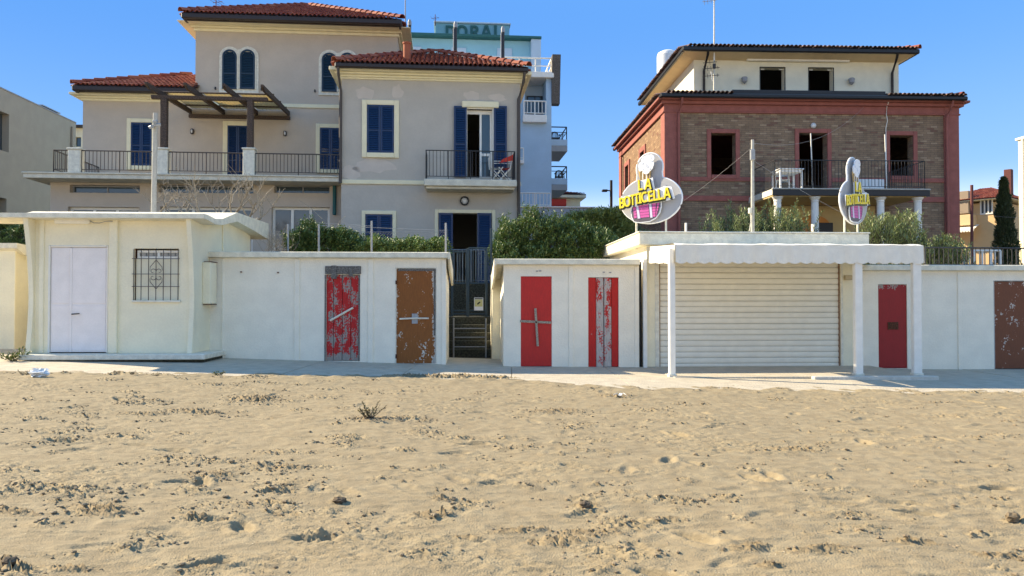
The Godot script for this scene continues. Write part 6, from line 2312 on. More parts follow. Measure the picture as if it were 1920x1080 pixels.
# ---------------------------------------------------------------- gate and steps
func build_alley():
	var F := HUTS
	# steps up to the garden level
	var z0 := -2.9
	var lx := on(F, 838, 600, -2.0).x
	var rx := on(F, 925, 600, -2.0).x
	var st := thing("steps", "mossy concrete steps in the dark gap, climbing to the blue gate", "steps", F, Vector3((lx + rx) / 2, 0, z0))
	for k in 5:
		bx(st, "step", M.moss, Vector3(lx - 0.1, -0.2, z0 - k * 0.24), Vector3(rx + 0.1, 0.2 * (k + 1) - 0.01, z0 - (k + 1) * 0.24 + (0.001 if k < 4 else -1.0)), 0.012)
	# a rail of bars before them
	var zr := z0 + 0.1
	var br := thing("barrier", "thin metal barrier of three rails standing before the mossy steps", "barrier", F, Vector3(on(F, 880, 660, zr).x, 0.0, zr))
	for p in [[850.5, 596, 672], [911, 597, 660]]:
		var a := on(F, p[0], p[1], zr)
		rod(br, "post", M.galv, Vector3(a.x, -0.05, zr), Vector3(a.x, a.y, zr), 0.02, 7)
	for y in [616, 632.5, 650.5]:
		var a := on(F, 852, y, zr)
		var b := on(F, 910, y, zr)
		rod(br, "rail", M.galv, Vector3(a.x, a.y, zr), Vector3(b.x, a.y, zr), 0.015, 6)
	# blue green gate of two leaves, between taller posts
	var zg := z0 - 1.35
	var g := thing("gate", "blue green metal gate of bars with a small notice, between two tall posts", "gate", F, Vector3(on(F, 880, 590, zg).x, 0.95, zg))
	var gb := on(F, 880, 592, zg).y
	for p in [[838, 430], [848, 468], [877, 466], [912, 466], [921, 428]]:
		var a := on(F, p[0], p[1], zg)
		var rr := 0.045 if p[0] == 877 else 0.032
		bx(g, "post", M.gate, Vector3(a.x - rr, 0.9, zg - rr), Vector3(a.x + rr, a.y, zg + rr), 0.006)
	for lf in [[849, 876, 472], [879, 911, 465]]:
		var t := on(F, lf[0], lf[2], zg).y
		var m := on(F, lf[0], 531, zg).y
		var m2 := on(F, lf[0], 550, zg).y
		var a := on(F, lf[0], 500, zg).x
		var b := on(F, lf[1], 500, zg).x
		var s := Shape.new()
		for y in [t, m, gb + 0.05, gb + 0.14]:
			s.box(Vector3(a, y - 0.022, zg - 0.02), Vector3(b, y + 0.022, zg + 0.02), 0.004)
		for x in [a, b]:
			s.box(Vector3(x - 0.015, gb + 0.03, zg - 0.018), Vector3(x + 0.015, t, zg + 0.018), 0.003)
		var leaf := put(g, "gate_leaf", s.mesh(), M.gate)
		var n := 5 if lf[0] < 860 else 6
		for k in n:
			var x := lerpf(a, b, (k + 0.5) / n)
			rod(leaf, "bar", M.gate_bar, Vector3(x, m, zg), Vector3(x, t, zg), 0.011, 6)
	# posted notice: a camera sign in yellow and black
	var nr := rect(F, 889, 558, 906, 582, zg + 0.05)
	var no := thing("notice_sign", "small white and yellow surveillance notice fixed to the blue gate", "sign", F, v3(nr.position, zg + 0.04))
	slab(no, "panel", M.sign_white, nr, zg + 0.03, zg + 0.04)
	slab(no, "yellow_field", M.sign_pale_yellow, Rect2(nr.position.x + 0.015, nr.position.y + nr.size.y * 0.3, nr.size.x - 0.03, nr.size.y * 0.55), zg + 0.0405, zg + 0.043)
	slab(no, "black_band", M.sign_black, Rect2(nr.position.x + 0.015, nr.end.y - 0.045, nr.size.x - 0.03, 0.03), zg + 0.0405, zg + 0.043)
	var c := nr.get_center() + Vector2(0, 0.03)
	put(no, "camera_mark", Shape.new().prism(PackedVector2Array([c + Vector2(-0.045, -0.035), c + Vector2(-0.02, -0.05), c + Vector2(0.05, 0.01), c + Vector2(0.035, 0.04), c + Vector2(-0.03, 0.0)]), zg + 0.0435, zg + 0.046).mesh(), M.sign_black)
	# pale wall end between gate and the huts
	var zp := -2.0
	var pr := rect(F, 922.5, 511, 941, 669, zp)
	var gp := thing("gate_wall", "narrow cream wall end standing between the gate and the red door hut", "wall", F, Vector3(pr.get_center().x, 0.0, zp))
	bx(gp, "wall", M.cabin, Vector3(pr.position.x, -0.2, zp), Vector3(pr.end.x + 0.35, pr.end.y, zp - 1.6), 0.015)
	# side walls that hold the garden earth back
	var rw := thing("retaining_wall", "dark mossy retaining wall on the left of the steps", "wall", F, Vector3(lx - 0.3, 0.0, z0))
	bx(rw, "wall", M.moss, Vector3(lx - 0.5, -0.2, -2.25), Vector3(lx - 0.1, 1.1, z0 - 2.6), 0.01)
	# railings up in the garden, behind the gate
	var zq := zg - 2.2
	var gr := thing("garden_railing", "thin white garden railing glimpsed behind the blue gate", "railing", F, Vector3(on(F, 870, 540, zq).x, 0.95, zq))
	var a2 := on(F, 842, 531, zq)
	var b2 := on(F, 925, 531, zq)
	bx(gr, "kerb", M.moss, Vector3(a2.x, 0.95, zq - 0.1), Vector3(b2.x, a2.y, zq + 0.1), 0.01)
	railing(gr, Vector3(a2.x, a2.y, zq), Vector3(b2.x, a2.y, zq), 1.0, 0.13, M.galv, 0.008, 0.08, 2)


# ---------------------------------------------------------------- the two bar signs
func blob(c: Vector2, rx: float, ry: float, n := 32) -> PackedVector2Array:
	var p := PackedVector2Array()
	for k in n:
		p.append(c + Vector2(cos(TAU * k / n) * rx, sin(TAU * k / n) * ry))
	return p


func joined(list: Array) -> PackedVector2Array:
	var p: PackedVector2Array = list[0]
	for k in range(1, list.size()):
		var r := Geometry2D.merge_polygons(p, list[k])
		p = r[0]
		for q in r:
			if q.size() > p.size():
				p = q
	return p


func build_signs():
	var a := sign_board("bar sign with barrel and beer facing left, left one on the kiosk roof")
	var p := spot(1219, 438, 17.0)
	a.position = p
	a.rotation.y = deg_to_rad(-38)
	var b := sign_board("bar sign with barrel and beer turned right, right one on the kiosk roof")
	p = spot(1602, 438, 17.2)
	b.position = p
	b.rotation.y = deg_to_rad(43)
	b.scale = Vector3.ONE * 0.95


func sign_board(label: String) -> Node3D:
	var h := Node3D.new()
	h.name = numbered("bar_sign")
	add_child(h)
	tag(h, "grey " + label, "sign", "signs of the bar on the kiosk roof")
	# metres, x right, y up from the foot of its posts
	var S := 0.00182
	var z := func(x: float, y: float) -> Vector2:
		return Vector2((x - 545) * S, (1080 - y) * S)
	var plate := joined([blob(z.call(550, 665), 415 * S, 285 * S, 48), blob(z.call(535, 270), 178 * S, 185 * S, 36), PackedVector2Array([z.call(370, 300), z.call(700, 300), z.call(720, 480), z.call(360, 480)])])
	put(h, "back_plate", Shape.new().prism(plate, -0.05, 0.0).mesh(), M.sign_grey)
	# white rim, a hair proud
	var rim := []
	for q in plate:
		rim.append(Vector3(q.x, q.y, -0.024))
	rim.append(rim[0])
	rim.append(rim[1])
	put(h, "rim", Shape.new().tube(rim, 0.024, 0.024, 6, false).mesh(), M.sign_white)
	for x in [335, 740]:
		var q: Vector2 = z.call(x, 0)
		rod(h, "post", M.white_worn, Vector3(q.x, -0.35, -0.07), Vector3(q.x, 0.62, -0.07), 0.024, 8)
	# spacers carry the picture in front of the plate
	for q in [[540, 350], [540, 620], [300, 640], [780, 620], [520, 800]]:
		var c: Vector2 = z.call(q[0], q[1])
		rod(h, "spacer", M.galv, v3(c, 0.0), v3(c, 0.075), 0.012, 6)
	var Z := 0.075
	# glass of beer with a head of foam
	var glass := PackedVector2Array([z.call(405, 290), z.call(440, 265), z.call(580, 300), z.call(560, 430), z.call(440, 440), z.call(415, 360)])
	put(h, "beer_glass", Shape.new().prism(glass, Z - 0.012, Z).mesh(), M.sign_beer)
	for k in 5:
		var c: Vector2 = z.call(440 + k * 26, 300)
		put(h, "glass_stripe", Shape.new().box(v3(c, Z) + Vector3(-0.006, -0.2, 0.0), v3(c, Z) + Vector3(0.012, 0.0, 0.004)).mesh(), M.sign_white if k % 2 else M.timber)
	var foam := joined([blob(z.call(530, 250), 85 * S, 75 * S), blob(z.call(500, 180), 50 * S, 55 * S), blob(z.call(580, 160), 50 * S, 48 * S), blob(z.call(585, 230), 40 * S, 45 * S), blob(z.call(455, 240), 45 * S, 50 * S), blob(z.call(520, 300), 50 * S, 50 * S), blob(z.call(440, 280), 25 * S, 28 * S), blob(z.call(540, 135), 36 * S, 26 * S)])
	put(h, "foam", Shape.new().prism(foam, Z - 0.006, Z + 0.016).mesh(), M.sign_white)
	var rng := RandomNumberGenerator.new()
	rng.seed = 8
	for k in 9:
		var c: Vector2 = z.call(rng.randf_range(460, 600), rng.randf_range(140, 290))
		put(h, "foam_bubble", Shape.new().prism(blob(c, rng.randf_range(8, 20) * S, rng.randf_range(8, 16) * S, 12), Z + 0.0165, Z + 0.02).mesh(), M.sign_foam)
	# barrel: white edge, grey face, pink staves, lilac hoops
	var bar := PackedVector2Array([z.call(320, 700), z.call(720, 700), z.call(722, 760), z.call(700, 840), z.call(650, 900), z.call(560, 940), z.call(420, 945), z.call(340, 930), z.call(308, 870), z.call(296, 790)])
	put(h, "barrel_edge", Shape.new().prism(bar, Z - 0.02, Z).mesh(), M.sign_white)
	var inner: PackedVector2Array = Geometry2D.offset_polygon(bar, -12 * S)[0]
	put(h, "barrel", Shape.new().prism(inner, Z + 0.0005, Z + 0.006).mesh(), M.sign_dark)
	var rows := [715, 748, 782, 816, 850, 884]
	for k in 5:
		var y0: float = rows[k] + 3
		var y1: float = rows[k + 1] - 4
		var sh := [[330 + k * 4, 372 + k * 4], [408 + k * 3, 548 + k * 3], [596, 650 - k * 2], [664 - k * 4, 694 - k * 9]]
		for e in sh:
			if e[1] - e[0] < 8:
				continue
			put(h, "stave", Shape.new().prism(PackedVector2Array([z.call(e[0], y0), z.call(e[1], y0 - 2), z.call(e[1] - 2, y1), z.call(e[0] + 3, y1 + 2)]), Z + 0.0065, Z + 0.012).mesh(), M.sign_pink)
	for e in [[376, 404, 400, 436], [556, 586, 574, 604]]:
		put(h, "hoop", Shape.new().prism(PackedVector2Array([z.call(e[0], 706), z.call(e[1], 706), z.call(e[3], 890), z.call(e[2], 890)]), Z + 0.0066, Z + 0.016).mesh(), M.sign_lilac)
	# name: white backing with a ragged edge, black shade, yellow letters, letters tilting as they go
	var back := PackedVector2Array([z.call(148, 612), z.call(300, 588), z.call(412, 575), z.call(408, 425), z.call(500, 415), z.call(560, 412), z.call(612, 400), z.call(640, 545), z.call(700, 540), z.call(770, 520), z.call(862, 535), z.call(905, 680), z.call(800, 700), z.call(650, 715), z.call(480, 725), z.call(330, 742), z.call(180, 765), z.call(160, 735)])
	put(h, "name_plate", Shape.new().prism(back, Z + 0.017, Z + 0.035).mesh(), M.sign_white)
	var word := "BOTTICELLA"
	var xs := [194, 270, 338, 396, 444, 504, 590, 660, 722, 812]
	var ys := [744, 730, 718, 710, 704, 699, 693, 687, 681, 673]
	for k in 10:
		letter(h, word[k], z.call(xs[k], ys[k]), 0.0195, Z + 0.036, rng.randf_range(0.05, 0.15))
	letter(h, "L", z.call(452, 543), 0.0195, Z + 0.036, 0.06)
	letter(h, "A", z.call(560, 541), 0.0195, Z + 0.036, -0.02)
	return h


func letter(h: Node3D, ch: String, at: Vector2, size: float, z: float, tilt: float):
	var tm := TextMesh.new()
	tm.text = ch
	tm.font = font(800)
	tm.font_size = 16
	tm.pixel_size = size
	tm.depth = 0.02
	tm.curve_step = 1.0
	var nar := 0.8 if ch == "T" else 1.0
	var dark := put(h, "letter_shade", tm, M.sign_black)
	var y := tm.get_aabb().position.y
	dark.transform = Transform3D(Basis(Vector3.BACK, tilt).scaled(Vector3(1.1 * nar, 1.16, 0.8)), Vector3(at.x + 0.016, at.y - y - 0.028, z + 0.006))
	var o := put(h, "letter", tm, M.sign_yellow)
	o.transform = Transform3D(Basis(Vector3.BACK, tilt).scaled(Vector3(0.86 * nar, 1.03, 0.8)), Vector3(at.x, at.y - y, z + 0.02))


# ---------------------------------------------------------------- plants
func leaf_mesh(l: float, w: float, fold := 0.25) -> ArrayMesh:
	var s := Shape.new()
	var h := w / 2
	var a := Vector3.ZERO
	var b := Vector3(0, fold * h, l * 0.45)
	var t := Vector3(0, -fold * h * 0.5, l)
	s.tri(a, Vector3(h, fold * w, l * 0.5), b, Vector3.UP)
	s.tri(b, Vector3(h, fold * w, l * 0.5), t, Vector3.UP)
	s.tri(a, Vector3(-h, fold * w, l * 0.5), b, Vector3.UP)
	s.tri(b, Vector3(-h, fold * w, l * 0.5), t, Vector3.UP)
	return s.mesh()


func leaf_at(p: Vector3, dir: Vector3, rng: RandomNumberGenerator, sc: float) -> Transform3D:
	var d := dir.normalized()
	var up := Vector3(rng.randf_range(-0.6, 0.6), 1, rng.randf_range(-0.6, 0.6)).normalized()
	var x := up.cross(d)
	if x.length() < 0.1:
		x = Vector3.RIGHT
	x = x.normalized()
	return Transform3D(Basis(x, d.cross(x).normalized(), d).scaled_local(Vector3.ONE * sc), p)


func plant_thing(called: String, label: String, category: String, at: Vector3, group := "") -> Node3D:
	var h := thing(called, label, category, Transform3D.IDENTITY, at, group)
	return h


# a dense shrub of leafy twigs filling a row of lumps [centre, radii]; twigs start inside and end at the skin
func shrub(called: String, label: String, category: String, lumps: Array, n: int, lm: ArrayMesh, cols: Array, seed_: int, base: Vector3, group := ""):
	var h := plant_thing(called, label, category, base, group)
	var rng := RandomNumberGenerator.new()
	rng.seed = seed_
	var ns := noise(seed_, 0.9, 2)
	var vol := 0.0
	for l in lumps:
		vol += l[1].x * l[1].y + l[1].z * l[1].y
	var xf := []
	var cc := []
	var stems := Shape.new()
	for l in lumps:
		var c: Vector3 = l[0]
		var r: Vector3 = l[1]
		var twigs := int(n / 9.0 * (r.x * r.y + r.z * r.y) / vol)
		for k in twigs:
			var u := Vector3(rng.randfn(), rng.randfn() + 0.25, rng.randfn()).normalized()
			var reach := rng.randf_range(0.55, 1.0) * (1.0 + 0.55 * ns.get_noise_3dv((c + u * r) * 1.6))
			if rng.randf() < 0.06:
				reach *= 1.18
			var tip := c + u * r * reach
			var dir := (u * 0.8 + Vector3(rng.randfn() * 0.35, 0.55, rng.randfn() * 0.35)).normalized()
			var len := rng.randf_range(0.1, 0.22)
			if k % 5 == 0:
				stems.tube([c + u * r * reach * 0.35 - Vector3(0, r.y * 0.2, 0), tip], 0.008, 0.004, 4, false)
			var tone := rng.randf()
			for q in 9:
				var p := tip + dir * len * (q / 8.0 - 0.6)
				var an := q * 2.4
				var side := dir.cross(Vector3.UP if absf(dir.y) < 0.9 else Vector3.RIGHT).normalized().rotated(dir, an)
				xf.append(leaf_at(p, (side + dir * rng.randf_range(0.3, 0.9)), rng, rng.randf_range(0.7, 1.2)))
				var col: Color = cols[0].lerp(cols[1], clampf(tone * 0.8 + rng.randf_range(-0.15, 0.25), 0, 1))
				if rng.randf() < 0.08:
					col = cols[2]
				cc.append(col)
	many(h, "foliage", lm, M.leaf, xf, cc)
	put(h, "stems", stems.mesh(), M.bark)
	return h


# upright shoots with long narrow leaves in whorls
func oleander(label: String, shoots: Array, lm: ArrayMesh, seed_: int, base: Vector3):
	var h := plant_thing("oleander_shrub", label, "shrub", base, "oleander shrubs behind the huts and kiosk")
	var rng := RandomNumberGenerator.new()
	rng.seed = seed_
	var xf := []
	var cc := []
	var stems := Shape.new()
	for s in shoots:
		var a: Vector3 = s[0]
		var b: Vector3 = s[1]
		var mid := a.lerp(b, 0.5) + Vector3(rng.randfn() * 0.05, 0, rng.randfn() * 0.05)
		stems.tube([a, mid, b], 0.012, 0.005, 4, false)
		var d := (b - mid).normalized()
		var n := int(a.distance_to(b) / 0.055)
		for k in n:
			var t := float(k) / n
			if t < 0.15:
				continue
			var p := a.lerp(mid, t * 2) if t < 0.5 else mid.lerp(b, t * 2 - 1)
			for q in 3:
				var side := d.cross(Vector3.RIGHT).normalized().rotated(d, q * TAU / 3 + k * 1.1)
				xf.append(leaf_at(p, side * rng.randf_range(0.5, 0.9) + d * rng.randf_range(0.6, 1.1), rng, rng.randf_range(0.7, 1.15) * (1.0 - 0.3 * t)))
				var g := rng.randf()
				cc.append(Color(0.18, 0.22, 0.085).lerp(Color(0.27, 0.31, 0.125), g))
	many(h, "foliage", lm, M.leaf, xf, cc)
	put(h, "stems", stems.mesh(), M.bark)


func branch(s: Shape, a: Vector3, dir: Vector3, len: float, r: float, depth: int, rng: RandomNumberGenerator):
	var pts := [a]
	var d := dir
	var p := a
	for k in 4:
		d = (d + Vector3(rng.randfn() * 0.14, rng.randfn() * 0.08 + 0.03, rng.randfn() * 0.14)).normalized()
		p += d * len / 4
		pts.append(p)
	s.tube(pts, r, r * 0.55, 5, depth == 0)
	if depth == 0:
		return
	var n := 3 if depth > 1 else 4
	for k in n:
		var t: Vector3 = pts[rng.randi_range(2, 4)]
		var side := Vector3(rng.randfn(), rng.randfn() * 0.35 + 0.25, rng.randfn() * 0.8).normalized()
		branch(s, t, (d * 0.8 + side * 0.75).normalized(), len * rng.randf_range(0.5, 0.8), r * 0.5, depth - 1, rng)


func build_plants():
	var small := leaf_mesh(0.085, 0.042)
	var long := leaf_mesh(0.17, 0.036, 0.15)
	var needle := leaf_mesh(0.13, 0.05, 0.5)
	var dark := [Color(0.095, 0.15, 0.038), Color(0.12, 0.175, 0.05), Color(0.22, 0.25, 0.08)]
	var warm := [Color(0.18, 0.21, 0.05), Color(0.23, 0.255, 0.065), Color(0.30, 0.28, 0.09)]
	var rng := RandomNumberGenerator.new()
	rng.seed = 6
	var D := 20.0
	var lumps := []
	for p in [[578, 447, 36, 30], [612, 455, 40, 28], [560, 465, 25, 24], [655, 460, 36, 22], [640, 448, 26, 20]]:
		lumps.append([spot(p[0], p[1], D), Vector3(p[2], p[3], 36) / 71.0])
	shrub("hedge", "taller glossy round bush at the left end of the low hedge behind the huts", "hedge", lumps, 15000, small, dark, 71, spot(610, 500, D))
	lumps = []
	for k in 8:
		lumps.append([spot(684 + k * 20, 467 - 3 * (k % 2), D - 0.1), Vector3(19, 14 + 3 * ((k * 7) % 3), 30) / 71.0])
	shrub("hedge", "low trimmed green hedge along the wire fence behind the brown door", "hedge", lumps, 13000, small, [Color(0.14, 0.20, 0.052), Color(0.18, 0.24, 0.068), Color(0.26, 0.29, 0.10)], 72, spot(760, 500, D))
	lumps = []
	for p in [[958, 452, 34, 42], [1000, 440, 40, 44], [1040, 455, 40, 48], [1085, 452, 42, 40], [1120, 462, 36, 34], [940, 480, 26, 24], [990, 478, 44, 24], [1060, 482, 44, 20]]:
		lumps.append([spot(p[0], p[1], 21.0 + rng.randf_range(-0.3, 0.4)), Vector3(p[2], p[3], 48) / 68.0])
	shrub("hedge", "big dense dark green bush right of the gate, behind the red door hut", "hedge", lumps, 30000, leaf_mesh(0.11, 0.038), dark, 73, spot(1020, 520, 21))
	lumps = []
	for p in [[1085, 416, 26, 17], [1120, 410, 24, 18], [1150, 412, 24, 20], [1172, 424, 18, 22], [1100, 428, 30, 16], [1146, 436, 26, 16]]:
		lumps.append([spot(p[0], p[1], 22.6), Vector3(p[2], p[3], 40) / 63.0])
	shrub("shrub", "yellowish green loose shrub in the sun behind the left bar sign", "shrub", lumps, 13000, leaf_mesh(0.14, 0.034), warm, 74, spot(1130, 480, 22.6))
	lumps = []
	for p in [[1150, 470, 40, 40], [1200, 470, 40, 30], [1180, 445, 36, 26]]:
		lumps.append([spot(p[0], p[1], 24.0), Vector3(p[2], p[3], 40) / 59.0])
	shrub("shrub", "dark shaded shrub under the left bar sign, beside the kiosk roof", "shrub", lumps, 5000, leaf_mesh(0.11, 0.034), dark, 75, spot(1170, 510, 24))
	lumps = []
	for p in [[15, 440, 26, 40], [46, 445, 24, 34], [-20, 440, 30, 42]]:
		lumps.append([spot(p[0], p[1], 19.5), Vector3(p[2], p[3], 40) / 73.0])
	shrub("shrub", "dark leafy shrub at the left edge between end hut and cabin", "shrub", lumps, 6000, small, dark, 76, spot(20, 500, 19.5))
	# oleanders: shoots rise from the garden to measured tips
	for g in [[1325, 1505, 384, 415, 64, 21.5, "oleander with upright pale shoots behind the kiosk roof, between the two signs", 81], [1618, 1722, 396, 440, 60, 20.5, "tall sunlit oleander right of the right bar sign, before the white columns", 82], [1728, 1806, 440, 462, 44, 20.5, "shorter oleander at the foot of the brick house's right corner", 83]]:
		var sh := []
		rng.seed = g[7]
		for k in g[4]:
			var px := lerpf(g[0], g[1], (k + rng.randf()) / g[4])
			var tip := spot(px, rng.randf_range(g[2], g[3]), g[5] + rng.randf_range(-0.6, 0.6))
			var foot := tip + Vector3(rng.randfn() * 0.25, 0, rng.randfn() * 0.25)
			foot.y = minf(tip.y - 0.8, 2.0)
			sh.append([foot, tip])
			for q in 2:
				var s0 := foot.lerp(tip, rng.randf_range(0.3, 0.7))
				sh.append([s0, s0 + Vector3(rng.randfn() * 0.2, rng.randf_range(0.25, 0.5) * (tip.y - foot.y), rng.randfn() * 0.2)])
		var b := spot((g[0] + g[1]) / 2.0, 520, g[5])
		b.y = 0.95
		oleander(g[6], sh, long, g[7], b)
	# bare pruned tree behind the cabin
	rng.seed = 90
	var tb := spot(395, 470, 20.5)
	var tr := plant_thing("bare_tree", "bare pruned tree with pale twigs rising behind the cabin roof", "tree", Vector3(tb.x, 0.95, tb.z))
	var trunk := Shape.new()
	trunk.tube([Vector3(tb.x, 0.9, tb.z), Vector3(tb.x + 0.1, 2.0, tb.z), Vector3(tb.x, 2.9, tb.z)], 0.13, 0.09, 9)
	put(tr, "trunk", trunk.mesh(), M.bark_pale)
	for e in [[262, 398, 1.0], [330, 385, 1.1], [372, 372, 1.2], [415, 365, 1.2], [448, 380, 1.2], [490, 395, 1.0], [300, 392, 1.0], [520, 400, 0.9]]:
		var s := Shape.new()
		var knee := spot(lerpf(395, e[0], 0.75), 408, 20.5 + rng.randf_range(-0.5, 0.5))
		s.tube([Vector3(tb.x, 2.85, tb.z), knee], 0.06, 0.045, 6)
		for q in 3:
			branch(s, knee, Vector3((e[0] - 395) / 170.0 + rng.randfn() * 0.5, 0.75, rng.randfn() * 0.4).normalized(), e[2] * rng.randf_range(0.45, 0.75), 0.024, 2, rng)
		put(tr, "limb", s.mesh(), M.bark_pale)
	# dry creeper by the wire fence
	var cr := plant_thing("dry_creeper", "leafless dry creeper beside the round bush, behind the cabin's right end", "plant", spot(512, 480, 19.6))
	var cs := Shape.new()
	for k in 26:
		var p := spot(rng.randf_range(496, 545), 475, 19.6 + rng.randf_range(-0.3, 0.3))
		branch(cs, p, Vector3(rng.randfn() * 0.6, 0.7, rng.randfn() * 0.3).normalized(), rng.randf_range(0.25, 0.6), 0.007, 1, rng)
	for e in [[604, 410, 560, 375], [628, 430, 648, 405]]:
		cs.tube([spot(e[0], e[1], 19.8), spot((e[0] + e[2]) / 2.0, (e[1] + e[3]) / 2.0 - 3, 19.9), spot(e[2], e[3], 20.0)], 0.008, 0.004, 4)
	put(cr, "stems", cs.mesh(), M.bark_pale)
	# cypress
	var cb := spot(1889, 500, 31)
	var ct := spot(1886, 336, 31).y
	var cy := plant_thing("cypress_tree", "slender dark cypress between orange house and tall cream building", "tree", Vector3(cb.x, 0.95, cb.z))
	var xf := []
	var cc := []
	rng.seed = 91
	for k in 9000:
		var t := pow(rng.randf(), 0.8)
		var y := lerpf(1.1, ct, t)
		var rad := 0.62 * pow(1.0 - t, 0.55) * (0.55 + 0.45 * smoothstep(0.0, 0.12, t)) * (1.0 + 0.22 * sin(y * 7.0 + cb.x) * sin(y * 2.3))
		var a := rng.randf() * TAU
		var q := sqrt(rng.randf()) * rad
		var p := Vector3(cb.x + cos(a) * q - 0.12 * t, y, cb.z + sin(a) * q)
		xf.append(leaf_at(p, Vector3(cos(a) * 0.5, 1.0, sin(a) * 0.5) + Vector3(rng.randfn(), 0, rng.randfn()) * 0.25, rng, rng.randf_range(0.7, 1.4)))
		cc.append(Color(0.03, 0.05, 0.02).lerp(Color(0.075, 0.10, 0.038), rng.randf()))
	many(cy, "crown", needle, M.leaf, xf, cc)
	put(cy, "trunk", Shape.new().tube([Vector3(cb.x, 0.9, cb.z), Vector3(cb.x - 0.1, ct - 0.5, cb.z)], 0.1, 0.02, 7).mesh(), M.bark)


# ---------------------------------------------------------------- poles, masts, fences
func mast(called: String, label: String, category: String, px: float, y0: float, y1: float, d: float, r0: float, r1: float, mat: Material, base_y: float, group := "", px_top := -1.0) -> Node3D:
	var a := spot(px, y0, d)
	var b := spot(px if px_top < 0 else px_top, y1, d)
	a.y = base_y if base_y > -50 else a.y
	var h := thing(called, label, category, Transform3D.IDENTITY, a, group)
	put(h, "pole", Shape.new().tube([a, b], r0, r1, 10).mesh(), mat)
	return h


func antenna(h: Node3D, top: Vector3, w: float, n: int, mat: Material, dir := Vector3(1, 0, 0.3)):
	var s := Shape.new()
	var d := dir.normalized()
	s.tube([top - d * w / 2, top + d * w / 2], 0.012, 0.012, 5)
	for k in n:
		var p := top + d * w * ((k + 0.5) / n - 0.5)
		var c := d.cross(Vector3.UP).normalized() * (0.32 - 0.15 * k / n)
		s.tube([p - c, p + c], 0.008, 0.008, 4)
	put(h, "aerial", s.mesh(), mat)


